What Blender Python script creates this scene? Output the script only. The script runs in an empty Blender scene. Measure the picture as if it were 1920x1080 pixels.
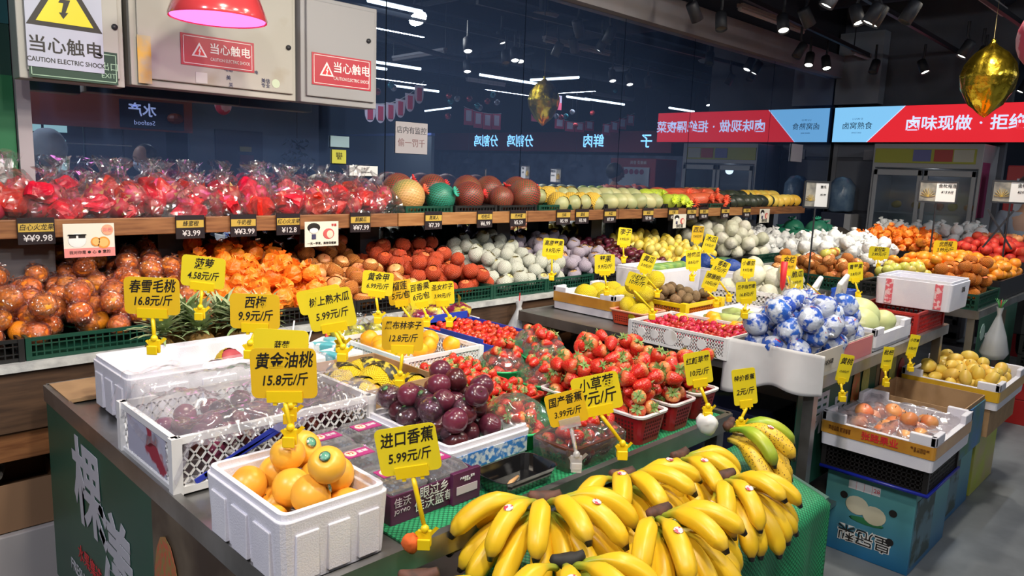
import bpy, bmesh, math, random
from mathutils import Vector, Matrix, Euler, noise
S = bpy.context.scene
COL = S.collection
rnd = random.Random(7)
PI = math.pi
# ------------------------------------------------------------------ camera, world, lights, exposure
F = 1383.0
CAMZ = 1.60
def _n(v): return Vector(v).normalized()
cX = _n((1390, 168, -F)); cY = Vector((-1410, 275, -F)); cY = (cY - cX * cY.dot(cX)).normalized(); cZ = cX.cross(cY)
# rows of R give camera axes in the world
Rw = Matrix((cX, cY, cZ))            # world <- camera
cam = bpy.data.cameras.new('camera'); camo = bpy.data.objects.new('camera', cam); COL.objects.link(camo)
camo.matrix_world = Matrix.Translation((0, 0, CAMZ)) @ Rw.to_4x4()
cam.sensor_width = 36; cam.lens = 36 * F / 1920; cam.clip_start = .05; cam.clip_end = 200
S.camera = camo
CAMP = Vector((0, 0, CAMZ))
def ray(x, y): return Rw @ Vector((x - 960, 540 - y, -F))
def PZ(x, y, z): d = ray(x, y); return CAMP + d * ((z - CAMZ) / d.z)
def PY(x, y, Y): d = ray(x, y); return CAMP + d * (Y / d.y)
def PX(x, y, X): d = ray(x, y); return CAMP + d * (X / d.x)
def PD(x, y, dep): return CAMP + ray(x, y) * (dep / F)
S.view_settings.view_transform = 'Standard'; S.view_settings.look = 'None'
S.view_settings.gamma = 1; S.view_settings.use_curve_mapping = False
S.view_settings.exposure = 0.12
S.cycles.max_bounces = 8; S.cycles.transparent_max_bounces = 14; S.cycles.glossy_bounces = 4
S.cycles.sample_clamp_indirect = 4.0; S.cycles.caustics_reflective = False; S.cycles.caustics_refractive = False
w = bpy.data.worlds.new('world'); S.world = w; w.use_nodes = True
w.node_tree.nodes['Background'].inputs[0].default_value = (.10, .13, .22, 1)
w.node_tree.nodes['Background'].inputs[1].default_value = 0.35
def area(loc, sx, sy, power, col, tgt=None, spread=150):
    l = bpy.data.lights.new('ceiling_and_fill_light', 'AREA'); l.shape = 'RECTANGLE'; l.size = sx; l.size_y = sy
    l.energy = power; l.color = col; l.spread = math.radians(spread)
    o = bpy.data.objects.new('ceiling_and_fill_light', l); o.location = loc; COL.objects.link(o)
    if tgt is not None: o.rotation_euler = (Vector(tgt) - Vector(loc)).to_track_quat('-Z', 'Y').to_euler()
    return o
LAMPS = []
def lamp(loc, power, col, tgt, spread=120):
    o = area(loc, .17, .17, power, col, tgt, spread); o.data.shape = 'DISK'; LAMPS.append((loc, tgt)); return o
WARM = (1, .90, .74); WHITE = (.93, .97, 1)
# ceiling track lamps over the fruit tables, then two added fill lamps
lamp((.7, .3, 2.95), 15, WARM, (1.2, 1.7, .9), 130)
lamp((1.9, .8, 2.95), 15, WARM, (1.7, 1.8, .9), 130)
lamp((3.2, .7, 2.95), 21, WARM, (3.5, 1.8, .9), 130)
lamp((1.0, 1.5, 2.95), 12, WARM, (1.0, 3.1, 1.2), 120)
lamp((2.6, 1.6, 2.95), 15, WARM, (2.6, 3.1, 1.2), 120)
lamp((4.4, 1.6, 2.95), 17, WARM, (4.4, 3.1, 1.2), 120)
lamp((5.8, 1.3, 2.95), 27, WARM, (6.0, 2.0, 1.0), 130)
lamp((-.6, -.4, 2.9), 15, (1, .93, .84), (1.4, 1.8, .9), 130)  # added fill from behind the camera, brightens the card fronts
lamp((-1.0, 1.2, 2.9), 16, (.85, .88, 1), (1.2, 1.8, .9), 130)  # added cool fill for the side of the front table
# cold batten light for the rest of the shop, plus added fill strips
area((1.6, -1.2, 3.1), 1.3, .06, 16, WHITE, (2.4, -.4, 0), 170)  # added fill strip behind the camera, no batten hangs here
area((4.4, -2.4, 3.1), 1.3, .05, 30, WHITE, (4.8, .4, 0), 170)  # added fill strip without a batten
area((4.7, .86, 2.95), .7, .04, 12, WHITE, (4.7, .86, 0), 170)
area((7.4, -2.76, 2.95), 1.1, .05, 24, WHITE, (7.4, -2.7, 0), 170)
area((9.6, -5.3, 2.95), 1.1, .05, 34, WHITE, (9.6, -5.3, 0), 170)
area((9.6, -2.3, 2.95), 1.4, .05, 34, WHITE, (9.6, -2.3, 0), 170)
area((9.9, -1.2, 2.95), .05, 1.0, 24, WHITE, (9.9, -1.2, 0), 170)
area((3.0, -4.5, 3.1), 1.3, .06, 34, WHITE, (3.0, -4.5, 0), 170)  # extra fill strip farther back, also without a batten
# ------------------------------------------------------------------ tagging
def tag(o, label=None, cat=None, group=None, kind=None):
    if label: o['label'] = label
    if cat: o['category'] = cat
    if group: o['group'] = group
    if kind: o['kind'] = kind
    return o
def empty(name, loc=(0, 0, 0), rz=0, label=None, cat=None, group=None, kind=None, rot=None):
    o = bpy.data.objects.new(name, None); COL.objects.link(o); o.location = loc
    o.rotation_euler = rot if rot else (0, 0, rz); o.empty_display_size = .05
    return tag(o, label, cat, group, kind)
def link(name, me, parent=None, loc=None, rot=None, scale=None):
    o = bpy.data.objects.new(name, me); COL.objects.link(o)
    if parent is not None: o.parent = parent
    if loc is not None: o.location = loc
    if rot is not None: o.rotation_euler = rot
    if scale is not None: o.scale = scale if hasattr(scale, '__len__') else (scale,) * 3
    return o
def copy_tree(o, parent=None):
    c = o.copy(); COL.objects.link(c); c.parent = parent
    for ch in o.children: copy_tree(ch, c)
    return c
# ------------------------------------------------------------------ materials
MATS = {}
def nodes(name):
    m = bpy.data.materials.new(name); m.use_nodes = True; nt = m.node_tree
    return m, nt, nt.nodes, nt.links, nt.nodes['Principled BSDF']
def mat(name, col, rough=.5, col2=None, ns=6, lo=.4, hi=.6, bump=0, bs=40, metal=0, emit=0, coat=0, rand=0, sss=0, spec=.5, stretch=None, alpha=1):
    if name in MATS: return MATS[name]
    m, nt, N, L, b = nodes(name)
    b.inputs['Base Color'].default_value = (*col, 1); b.inputs['Roughness'].default_value = rough
    b.inputs['Metallic'].default_value = metal; b.inputs['Specular IOR Level'].default_value = spec
    if coat: b.inputs['Coat Weight'].default_value = coat; b.inputs['Coat Roughness'].default_value = .12
    if sss: b.inputs['Subsurface Weight'].default_value = sss; b.inputs['Subsurface Scale'].default_value = .01; b.inputs['Subsurface Radius'].default_value = (1, .4, .2)
    if emit: b.inputs['Emission Color'].default_value = (*col, 1); b.inputs['Emission Strength'].default_value = emit
    if alpha < 1: b.inputs['Alpha'].default_value = alpha
    tc = N.new('ShaderNodeTexCoord'); vec = tc.outputs['Object']
    if rand or stretch:
        mp = N.new('ShaderNodeMapping'); L.new(vec, mp.inputs[0]); vec = mp.outputs[0]
        if stretch: mp.inputs['Scale'].default_value = stretch
        if rand:
            oi = N.new('ShaderNodeObjectInfo'); L.new(oi.outputs['Random'], mp.inputs['Location'])
    src = None
    if col2:
        t = N.new('ShaderNodeTexNoise'); t.inputs['Scale'].default_value = ns; t.inputs['Detail'].default_value = 4; L.new(vec, t.inputs['Vector'])
        r = N.new('ShaderNodeValToRGB'); r.color_ramp.elements[0].position = lo; r.color_ramp.elements[1].position = hi
        r.color_ramp.elements[0].color = (*col, 1); r.color_ramp.elements[1].color = (*col2, 1)
        L.new(t.outputs['Fac'], r.inputs[0]); src = r.outputs[0]; L.new(src, b.inputs['Base Color'])
        if emit: L.new(src, b.inputs['Emission Color'])
    if rand:
        h = N.new('ShaderNodeHueSaturation')
        if src: L.new(src, h.inputs['Color'])
        else: h.inputs['Color'].default_value = (*col, 1)
        mr = N.new('ShaderNodeMapRange'); L.new(oi.outputs['Random'], mr.inputs[0]); mr.inputs[3].default_value = 1 - rand; mr.inputs[4].default_value = 1 + rand
        L.new(mr.outputs[0], h.inputs['Value'])
        mr2 = N.new('ShaderNodeMapRange'); L.new(oi.outputs['Random'], mr2.inputs[0]); mr2.inputs[3].default_value = .5 + rand * .07; mr2.inputs[4].default_value = .5 - rand * .07
        L.new(mr2.outputs[0], h.inputs['Hue']); L.new(h.outputs[0], b.inputs['Base Color'])
    if bump:
        t = N.new('ShaderNodeTexNoise'); t.inputs['Scale'].default_value = bs; t.inputs['Detail'].default_value = 3; L.new(vec, t.inputs['Vector'])
        bm = N.new('ShaderNodeBump'); bm.inputs['Strength'].default_value = bump; bm.inputs['Distance'].default_value = .01
        L.new(t.outputs['Fac'], bm.inputs['Height']); L.new(bm.outputs[0], b.inputs['Normal'])
    MATS[name] = m; return m
def film(name, tint=(1, 1, 1), gloss=.35, bs=35, haze=.06, hcol=(.9, .9, .95), bstr=1.0, g0=.05):
    """thin clear crinkled plastic"""
    if name in MATS: return MATS[name]
    m, nt, N, L, b = nodes(name); N.remove(b); out = N['Material Output']
    tr = N.new('ShaderNodeBsdfTransparent'); tr.inputs[0].default_value = (*tint, 1)
    gl = N.new('ShaderNodeBsdfGlossy'); gl.inputs['Roughness'].default_value = .12; gl.inputs[0].default_value = (1, 1, 1, 1)
    df = N.new('ShaderNodeBsdfDiffuse'); df.inputs[0].default_value = (*hcol, 1)
    tc = N.new('ShaderNodeTexCoord'); t = N.new('ShaderNodeTexVoronoi'); t.feature = 'SMOOTH_F1'; t.inputs['Scale'].default_value = bs
    L.new(tc.outputs['Object'], t.inputs['Vector'])
    bm = N.new('ShaderNodeBump'); bm.inputs['Strength'].default_value = bstr; bm.inputs['Distance'].default_value = .02
    L.new(t.outputs['Distance'], bm.inputs['Height']); L.new(bm.outputs[0], gl.inputs['Normal'])
    lw = N.new('ShaderNodeLayerWeight'); lw.inputs[0].default_value = .35; L.new(bm.outputs[0], lw.inputs['Normal'])
    ml = N.new('ShaderNodeMath'); ml.operation = 'MULTIPLY_ADD'; ml.inputs[1].default_value = gloss; ml.inputs[2].default_value = g0; L.new(lw.outputs['Fresnel'], ml.inputs[0])
    m1 = N.new('ShaderNodeMixShader'); m1.inputs[0].default_value = haze; L.new(tr.outputs[0], m1.inputs[1]); L.new(df.outputs[0], m1.inputs[2])
    m2 = N.new('ShaderNodeMixShader'); L.new(ml.outputs[0], m2.inputs[0]); L.new(m1.outputs[0], m2.inputs[1]); L.new(gl.outputs[0], m2.inputs[2])
    L.new(m2.outputs[0], out.inputs[0]); MATS[name] = m; return m
def netmat(name, col, ku, kv, w=.3, base=None, rough=.5):
    """diamond netting in UV space; holes are open unless base gives the colour beneath (foam)"""
    if name in MATS: return MATS[name]
    m, nt, N, L, b = nodes(name); b.inputs['Roughness'].default_value = rough
    uv = N.new('ShaderNodeTexCoord'); sp = N.new('ShaderNodeSeparateXYZ'); L.new(uv.outputs['UV'], sp.inputs[0])
    def M(op, a, bb=None, c=None):
        n = N.new('ShaderNodeMath'); n.operation = op
        for i, v in enumerate((a, bb, c)):
            if v is None: continue
            if isinstance(v, (int, float)): n.inputs[i].default_value = v
            else: L.new(v, n.inputs[i])
        return n.outputs[0]
    a = M('MULTIPLY', sp.outputs[0], ku * PI); c = M('MULTIPLY', sp.outputs[1], kv * PI)
    s1 = M('ABSOLUTE', M('SINE', M('ADD', a, c))); s2 = M('ABSOLUTE', M('SINE', M('SUBTRACT', a, c)))
    mn = M('MINIMUM', s1, s2)
    if base is None:
        b.inputs['Base Color'].default_value = (*col, 1)
        mk = M('LESS_THAN', mn, w); L.new(mk, b.inputs['Alpha'])
    else:
        mx = N.new('ShaderNodeMix'); mx.data_type = 'RGBA'
        st = M('SMOOTH_MIN', M('MULTIPLY', mn, 1 / w), 1, .2); L.new(st, mx.inputs[0])
        mx.inputs[6].default_value = (*col, 1); mx.inputs[7].default_value = (*base, 1); L.new(mx.outputs[2], b.inputs['Base Color'])
        bm = N.new('ShaderNodeBump'); bm.inputs['Strength'].default_value = .8; bm.inputs['Distance'].default_value = .004; bm.invert = True
        L.new(mn, bm.inputs['Height']); L.new(bm.outputs[0], b.inputs['Normal'])
    MATS[name] = m; return m
def rampmat(name, stops, rough=.45, spots=None, attr='t', nb=.12):
    """colour runs along the attribute t of the mesh (stem to tip)"""
    if name in MATS: return MATS[name]
    m, nt, N, L, b = nodes(name); b.inputs['Roughness'].default_value = rough
    at = N.new('ShaderNodeAttribute'); at.attribute_name = attr
    tc = N.new('ShaderNodeTexCoord'); oi = N.new('ShaderNodeObjectInfo')
    mp = N.new('ShaderNodeMapping'); L.new(tc.outputs['Object'], mp.inputs[0]); L.new(oi.outputs['Random'], mp.inputs['Location'])
    t = N.new('ShaderNodeTexNoise'); t.inputs['Scale'].default_value = 30; L.new(mp.outputs[0], t.inputs['Vector'])
    ma = N.new('ShaderNodeMath'); ma.operation = 'MULTIPLY_ADD'; L.new(t.outputs['Fac'], ma.inputs[0]); ma.inputs[1].default_value = nb; L.new(at.outputs['Fac'], ma.inputs[2])
    r = N.new('ShaderNodeValToRGB'); L.new(ma.outputs[0], r.inputs[0])
    while len(r.color_ramp.elements) < len(stops): r.color_ramp.elements.new(.5)
    for e, (p, c) in zip(r.color_ramp.elements, stops): e.position = p; e.color = (*c, 1)
    src = r.outputs[0]
    if spots:
        sc, th, sc_col = spots
        v = N.new('ShaderNodeTexVoronoi'); v.inputs['Scale'].default_value = sc; L.new(mp.outputs[0], v.inputs['Vector'])
        lt = N.new('ShaderNodeMath'); lt.operation = 'LESS_THAN'; lt.inputs[1].default_value = th; L.new(v.outputs['Distance'], lt.inputs[0])
        mx = N.new('ShaderNodeMix'); mx.data_type = 'RGBA'; L.new(lt.outputs[0], mx.inputs[0]); L.new(src, mx.inputs[6]); mx.inputs[7].default_value = (*sc_col, 1)
        src = mx.outputs[2]
    L.new(src, b.inputs['Base Color']); MATS[name] = m; return m
# ------------------------------------------------------------------ mesh builder
class MB:
    def __init__(s): s.v = []; s.f = []; s.uv = {}; s.t = {}
    def add(s, vs, fs, uvs=None, ts=None):
        o = len(s.v); s.v += [tuple(p) for p in vs]; s.f += [tuple(i + o for i in f) for f in fs]
        if uvs: s.uv.update({o + i: u for i, u in enumerate(uvs)})
        if ts: s.t.update({o + i: u for i, u in enumerate(ts)})
        return s
    def box(s, x0, y0, z0, x1, y1, z1):
        vs = [(x, y, z) for z in (z0, z1) for x, y in ((x0, y0), (x1, y0), (x1, y1), (x0, y1))]
        return s.add(vs, [(3, 2, 1, 0), (4, 5, 6, 7), (0, 1, 5, 4), (1, 2, 6, 5), (2, 3, 7, 6), (3, 0, 4, 7)])
    def bar(s, a, b, w, h=None, up=(0, 0, 1)):
        a = Vector(a); b = Vector(b); h = h or w; d = (b - a).normalized(); u = Vector(up)
        if abs(d.dot(u)) > .98: u = Vector((1, 0, 0))
        r = d.cross(u).normalized() * w / 2; u = r.cross(d).normalized() * h / 2
        vs = [p + sr * r + su * u for p in (a, b) for sr, su in ((-1, -1), (1, -1), (1, 1), (-1, 1))]
        return s.add(vs, [(0, 1, 2, 3), (7, 6, 5, 4), (0, 4, 5, 1), (1, 5, 6, 2), (2, 6, 7, 3), (3, 7, 4, 0)])
    def loft(s, loops, cap0=True, cap1=True, uv=False, ts=None):
        n = len(loops[0]); vs = [p for l in loops for p in l]; fs = []
        for i in range(len(loops) - 1):
            for j in range(n): k = (j + 1) % n; fs.append((i * n + j, i * n + k, (i + 1) * n + k, (i + 1) * n + j))
        if cap0: fs.append(tuple(range(n - 1, -1, -1)))
        if cap1: fs.append(tuple((len(loops) - 1) * n + j for j in range(n)))
        uvs = None
        if uv:
            uvs = [(2 * abs(j / n - .5), i / (len(loops) - 1)) for i in range(len(loops)) for j in range(n)]
        tt = [t for t in ts for _ in range(n)] if ts else None
        return s.add(vs, fs, uvs, tt)
    def lathe(s, prof, n=16, c=(0, 0, 0), fn=None, uv=True, cap=True):
        loops = []
        for i, (r, z) in enumerate(prof):
            l = []
            for j in range(n):
                a = 2 * PI * j / n; rr = r; zz = z
                if fn: rr, zz = fn(r, z, a, i)
                l.append((c[0] + rr * math.cos(a), c[1] + rr * math.sin(a), c[2] + zz))
            loops.append(l)
        return s.loft(loops, cap and prof[0][0] > 1e-4, cap and prof[-1][0] > 1e-4, uv=uv)
    def ball(s, r, c=(0, 0, 0), sz=1, n=16, m=9, fn=None, a0=0, a1=PI):
        prof = [(max(r * math.sin(a0 + (a1 - a0) * i / m), 1e-5), r * sz * math.cos(a0 + (a1 - a0) * i / m)) for i in range(m, -1, -1)]
        return s.lathe(prof, n, c, fn, cap=False)
    def tube(s, pts, rad, n=8, ts=None, flat=1, up=(0, 0, 1)):
        pts = [Vector(p) for p in pts]; loops = []
        if not hasattr(rad, '__len__'): rad = [rad] * len(pts)
        pu = None
        for i, p in enumerate(pts):
            d = (pts[min(i + 1, len(pts) - 1)] - pts[max(i - 1, 0)]).normalized()
            u = pu if pu is not None else Vector(up)
            if abs(d.dot(u)) > .95 and pu is None: u = Vector((1, 0, 0)) if abs(d.x) < .9 else Vector((0, 1, 0))
            r = d.cross(u).normalized(); u = r.cross(d).normalized(); pu = u
            loops.append([tuple(p + rad[i] * (math.cos(2 * PI * j / n) * r + math.sin(2 * PI * j / n) * u * flat)) for j in range(n)])
        return s.loft(loops, ts=ts)
    def disp(s, amp, sc, seed=0):
        out = []
        for p in s.v:
            v = Vector(p); nv = noise.noise_vector(v * sc + Vector((seed, seed * 1.7, 0))); out.append(tuple(v + nv * amp))
        s.v = out; return s
    def mesh(s, name, m, smooth=True):
        me = bpy.data.meshes.new(name); me.from_pydata(s.v, [], s.f); me.materials.append(m)
        if smooth: me.polygons.foreach_set('use_smooth', [True] * len(me.polygons))
        if s.uv:
            ul = me.uv_layers.new(name='uv')
            for l in me.loops: ul.data[l.index].uv = s.uv.get(l.vertex_index, (0, 0))
        if s.t:
            at = me.attributes.new('t', 'FLOAT', 'POINT'); at.data.foreach_set('value', [s.t.get(i, 0.0) for i in range(len(s.v))])
        me.update(); return me
    def build(s, name, m, parent=None, smooth=False, loc=None, rz=0, bevel=0, rot=None):
        o = link(name, s.mesh(name, m, smooth), parent, loc, rot if rot else ((0, 0, rz) if rz else None))
        if bevel:
            b = o.modifiers.new('bevel', 'BEVEL'); b.width = bevel; b.segments = 2; b.limit_method = 'ANGLE'
        return o
def rrect(x0, y0, x1, y1, z, r, k=3):
    pts = []
    for cx, cy, a0 in ((x1 - r, y1 - r, 0), (x0 + r, y1 - r, PI / 2), (x0 + r, y0 + r, PI), (x1 - r, y0 + r, 1.5 * PI)):
        for i in range(k + 1): a = a0 + PI / 2 * i / k; pts.append((cx + r * math.cos(a), cy + r * math.sin(a), z))
    return pts
def tub(mb, w, d, h, t=.02, r=.015, taper=0, lip=0, floor=None, k=3):
    """open box: outer shell, rim and inner shell; origin at front left corner of the rim footprint"""
    T_ = taper; fl = floor if floor is not None else t
    L = [rrect(T_, T_, w - T_, d - T_, 0, r, k)]
    if lip:
        L += [rrect(T_ * .1, T_ * .1, w - T_ * .1, d - T_ * .1, h - lip[1], r, k), rrect(-lip[0], -lip[0], w + lip[0], d + lip[0], h - lip[1], r + lip[0], k), rrect(-lip[0], -lip[0], w + lip[0], d + lip[0], h, r + lip[0], k)]
    else: L += [rrect(0, 0, w, d, h, r, k)]
    ri = max(r - t, .004)
    L += [rrect(t, t, w - t, d - t, h, ri, k), rrect(t + T_ * .9, t + T_ * .9, w - t - T_ * .9, d - t - T_ * .9, fl, ri, k)]
    return mb.loft(L)
TXT = {}
def text_mesh(s, size, m, ext=.0006, bold=0, shear=0):
    k = (s, size, m.name, ext, bold, shear)
    if k in TXT: return TXT[k]
    cu = bpy.data.curves.new('t', 'FONT'); cu.body = s; cu.size = size; cu.extrude = ext; cu.offset = bold; cu.shear = shear
    cu.align_x = 'CENTER'; cu.align_y = 'CENTER'; cu.resolution_u = 2; cu.space_line = .95
    o = bpy.data.objects.new('t', cu); me = bpy.data.meshes.new_from_object(o); me.materials.clear(); me.materials.append(m)
    bpy.data.objects.remove(o); TXT[k] = me; return me
def lettering(s, size, m, parent, loc, rot, ext=.0006, bold=0, shear=0, name='lettering', sx=1):
    return link(name, text_mesh(s, size, m, ext, bold, shear), parent, loc, rot, (sx, 1, 1))
# ------------------------------------------------------------------ palette
foam = mat('white_foam', (.78, .77, .84), .6, (.72, .71, .80), 9, bump=.15, bs=300)
foam_in = foam
steel = mat('steel', (.42, .42, .42), .35, (.28, .27, .26), 5, metal=.9)
dark = mat('dark_metal', (.02, .022, .03), .5)
black_pl = mat('black_plastic', (.012, .013, .014), .4)
green_pl = mat('green_plastic', (.006, .055, .035), .4)
wood = mat('wood', (.30, .13, .05), .5, (.16, .06, .022), 5, .35, .65, stretch=(1.2, 14, 14))
wood_d = mat('dark_wood', (.10, .055, .032), .5, (.05, .028, .018), 5, .35, .65, stretch=(1, 12, 12))
card = mat('cardboard', (.40, .25, .13), .8, (.34, .21, .11), 12)
yellow_card = mat('yellow_card', (.76, .61, .018), .45)
yellow_card2 = mat('orange_yellow_card', (.74, .46, .012), .5)
yellow_pl = mat('yellow_plastic', (.82, .58, .01), .35)
ink = mat('black_ink', (.012, .010, .010), .5)
white_p = mat('white_paper', (.75, .75, .76), .6)
whitepl = mat('white_plastic', (.78, .78, .80), .35)
redp = mat('red_plastic', (.45, .02, .015), .35)
red_print = mat('red_print', (.62, .02, .03), .5)
film_c = film('clear_film'); film_bag = film('bag_film', gloss=.45, bs=14, haze=.025)
# ------------------------------------------------------------------ setting
XE, YM = 9.15, 3.65
conc = mat('concrete_floor', (.19, .21, .235), .45, (.13, .145, .165), 3, bump=.1, bs=25)
MB().box(-3, -9, -.1, 15, 3.75, 0).build('floor', conc).__setitem__('kind', 'structure')
ceilm = mat('ceiling_paint', (.012, .016, .03), .9)
MB().box(-3, -9, 3.9, 15, 3.75, 4.0).build('ceiling', ceilm).__setitem__('kind', 'structure')
wallm = mat('grey_wall', (.13, .14, .17), .7, (.11, .12, .15), 3)
wl = empty('wall_left', (0, 0, 0), kind='structure')
MB().box(-3, YM + .02, 0, XE + .1, YM + .1, 3.9).build('backing', mat('dark_wall', (.02, .022, .03), .8), wl)
m, nt, N, L, b = nodes('mirror_glass')
b.inputs['Metallic'].default_value = 1; b.inputs['Base Color'].default_value = (.56, .64, .76, 1); b.inputs['Roughness'].default_value = .0
df = N.new('ShaderNodeBsdfDiffuse'); df.inputs[0].default_value = (.16, .28, .62, 1); mx = N.new('ShaderNodeMixShader'); mx.inputs[0].default_value = .10  # blue diffuse share stands in for bluish haze over the reflections
L.new(b.outputs[0], mx.inputs[1]); L.new(df.outputs[0], mx.inputs[2]); L.new(mx.outputs[0], N['Material Output'].inputs[0]); mirror = m
xs = [.80, 2.59, 3.73, 4.85, 5.87, 7.4, 9.02]
for i in range(len(xs) - 1):
    MB().box(xs[i] + .004, 0, .4, xs[i + 1] - .004, .012, 2.80).build('mirror_panel', mirror, wl, loc=(0, YM, 0))
tr = MB().box(.8, 3.57, 2.80, XE, 3.66, 3.04).build('trim_1', mat('beam_paint', (.36, .34, .36), .7, (.30, .29, .31), 2)); tr['kind'] = 'structure'
wb = empty('wall_back', (0, 0, 0), kind='structure')
MB().box(XE, 1.9, 0, XE + .1, YM + .1, 3.9).build('wall_sheet', wallm, wb)
g = mat('grey_panel', (.20, .215, .26), .6); g2 = mat('grey_strip', (.27, .28, .32), .6)
for y0, y1, z0, z1 in ((3.0, 3.64, 1.9, 2.05), (3.0, 3.64, 1.28, 1.86), (3.0, 3.64, .1, 1.25), (2.0, 2.96, .1, 1.86)):
    MB().box(XE - .02, y0, z0, XE, y1, z1).build('panel', g, wb, bevel=.004)
MB().box(XE - .03, 3.0, 1.87, XE, 3.3, 1.99).build('panel', mat('grey_door', (.3, .3, .34), .5), wb)
MB().box(XE - .04, 3.60, 0, XE, 3.65, 2.9).build('post', g2, wb)
MB().box(XE - .2, 3.15, 2.5, XE - .02, 3.64, 3.3).build('panel', mat('pale_panel', (.32, .36, .42), .7), wb)
for nm, bx in (('wall_far', (14.9, -9, 0, 15, 3.7, 3.9)), ('wall_rear', (-3, -9, 0, 15, -8.9, 3.9)), ('wall_entry', (-3, -9, 0, -2.9, 3.7, 3.9))):
    MB().box(*bx).build(nm, mat('shop_wall', (.07, .08, .10), .8)).__setitem__('kind', 'structure')
MB().box(.745, 3.59, 0, .795, 3.66, 3.9).build('trim_2', mat('pale_post', (.42, .38, .42), .55)).__setitem__('kind', 'structure')
gp = empty('green_pillar', (.47, 3.64, 0), label='green painted pillar at the far left beside the pale post', cat='pillar')
MB().box(-.55, -.03, 0, .27, .02, 1.9).build('lower_sheet', mat('green_paint', (.01, .16, .06), .5), gp)
MB().box(-.55, -.025, 1.9, .27, .02, 2.1).build('middle_sheet', mat('dark_green_paint', (.004, .05, .04), .5), gp)
MB().box(-.55, -.03, 2.1, .27, .02, 3.8).build('upper_sheet', mat('teal_paint', (.01, .10, .12), .5), gp)
lab = MB().box(.2, -.035, 1.47, .25, -.03, 1.57).build('notice', white_p, gp)

# ---- shelving along the mirror
sh = empty('upper_shelf', (3.3, 3.05, 1.3), label='long wooden display shelf running along the mirror wall above the bins', cat='shelf')
edges = [-.6, .35, 1.27, 2.25, 3.2, 4.1, 5.0, 5.9, 6.6, 7.08]
for i in range(len(edges) - 1):
    a, c = edges[i] - 3.3, edges[i + 1] - 3.3
    MB().box(a + .003, 0, -.004, c - .003, .022, .062).build('edge_board', wood if i % 3 else mat('wood_light', (.40, .20, .075), .5, (.28, .12, .04), 5, .35, .65, stretch=(1.2, 14, 14)), sh, bevel=.003)
MB().box(-3.9, .022, 0, 3.78, .58, .03).build('shelf_deck', wood_d, sh)
for x in (1.18, 2.21, 3.22, 4.16, 5.15, 6.12, 6.9):
    MB().box(x - 3.3, .28, -.9, x - 3.3 + .12, .40, 0).build('post', dark, sh)
MB().box(.05 - 3.3, .1, -.36, .745 - 3.3, .45, 0).build('side_panel', mat('grey_side', (.10, .09, .10), .6), sh)
bn = empty('lower_counter', (3.3, 2.72, 0), label='wood-panelled lower counter under the mirror holding rows of plastic fruit crates', cat='counter')
MB().box(-4.0, .0, .90, 4.0, .86, .925).build('counter_top', mat('white_film_sheet', (.55, .56, .56), .35, (.42, .43, .44), 20, bump=.4, bs=30), bn)
pe = [-4.0, -2.4, -1.2, 0, 1.2, 2.4, 4.0]
for i in range(6):
    MB().box(pe[i] + .003, .015, .70, pe[i + 1] - .003, .035, .898).build('front_panel', wood_d, bn)
    MB().box(pe[i] + .003, .03, .60, pe[i + 1] - .003, .06, .697).build('front_panel', wood, bn)
MB().box(-4, .5, 0, 4, .86, .9).build('carcass', mat('dark_board', (.03, .022, .02), .8), bn)  # plain dark brown board

# crate builder: lattice walls, rim and floor
def crate(w, d, h, m, pitch=.022, t=.004, rimw=.012, floor=True, diamond=False, front_h=None, name='plastic_crate', handles=False):
    mb = MB(); rim = MB()
    for (a, b2) in (((0, 0), (w, 0)), ((w, 0), (w, d)), ((w, d), (0, d)), ((0, d), (0, 0))):
        A = Vector((*a, 0)); B = Vector((*b2, 0)); l = (B - A).length; dd = (B - A) / l
        for z in (rimw * .5, h - rimw * .5): rim.bar(A + Vector((0, 0, z)), B + Vector((0, 0, z)), rimw * .8, rimw)
        rim.bar(A, A + Vector((0, 0, h)), rimw * 1.4, rimw * 1.4)
        n = max(2, int(l / pitch))
        if diamond:
            k = h
            for i in range(-int(h / pitch) - 1, n + 1):
                for s in (0, 1):
                    x0, x1 = i * pitch, i * pitch + h * .8
                    z0, z1 = 0, h
                    if x0 < 0: z0 = -x0 / (x1 - x0) * h; x0 = 0
                    if x1 > l: z1 = z0 + (l - x0) / .8 if x0 > 0 else (l - i * pitch) / .8; x1 = l
                    if x1 - x0 < .004: continue
                    if s: x0, x1 = l - x0, l - x1
                    mb.bar(A + dd * x0 + Vector((0, 0, z0)), A + dd * x1 + Vector((0, 0, min(z1, h))), t, t)
        else:
            for i in range(1, n): mb.bar(A + dd * (l * i / n), A + dd * (l * i / n) + Vector((0, 0, h)), t, t)
            nz = max(2, int(h / pitch))
            for i in range(1, nz): mb.bar(A + Vector((0, 0, h * i / nz)), B + Vector((0, 0, h * i / nz)), t, t)
    parts = [('lattice', mb.mesh('lattice', m, False)), ('rim', rim.mesh('rim', m, False))]
    if floor: parts.append(('base', MB().box(0, 0, 0, w, d, .006).mesh('base', m, False)))
    return parts
def put(parts, name, loc, rz=0, label=None, cat=None, group=None, rot=None):
    o = empty(name, loc, rz, label, cat, group, rot=rot)
    for n, me in parts: link(n, me, o)
    return o
cr_b = crate(.40, .80, .075, black_pl); cr_g = crate(.40, .80, .075, green_pl)
x = -.30; i = 0
names = [('black', cr_b), ('green', cr_g)]
desc = ['film-wrapped oranges', 'film-wrapped oranges', 'film-wrapped oranges', 'film-wrapped oranges', 'paper-wrapped oranges', 'foam-sleeved apples', 'foam-sleeved apples', 'red-netted apples', 'white-sleeved pears', 'white-sleeved pears', 'lilac-sleeved apples', 'lilac-sleeved apples', 'dark plums', 'yellow mangoes', 'yellow mangoes', 'grey-sleeved melons', 'grey-sleeved melons', 'pale wrapped fruit', 'green netted melons', 'green netted melons']
seen = {}
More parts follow.
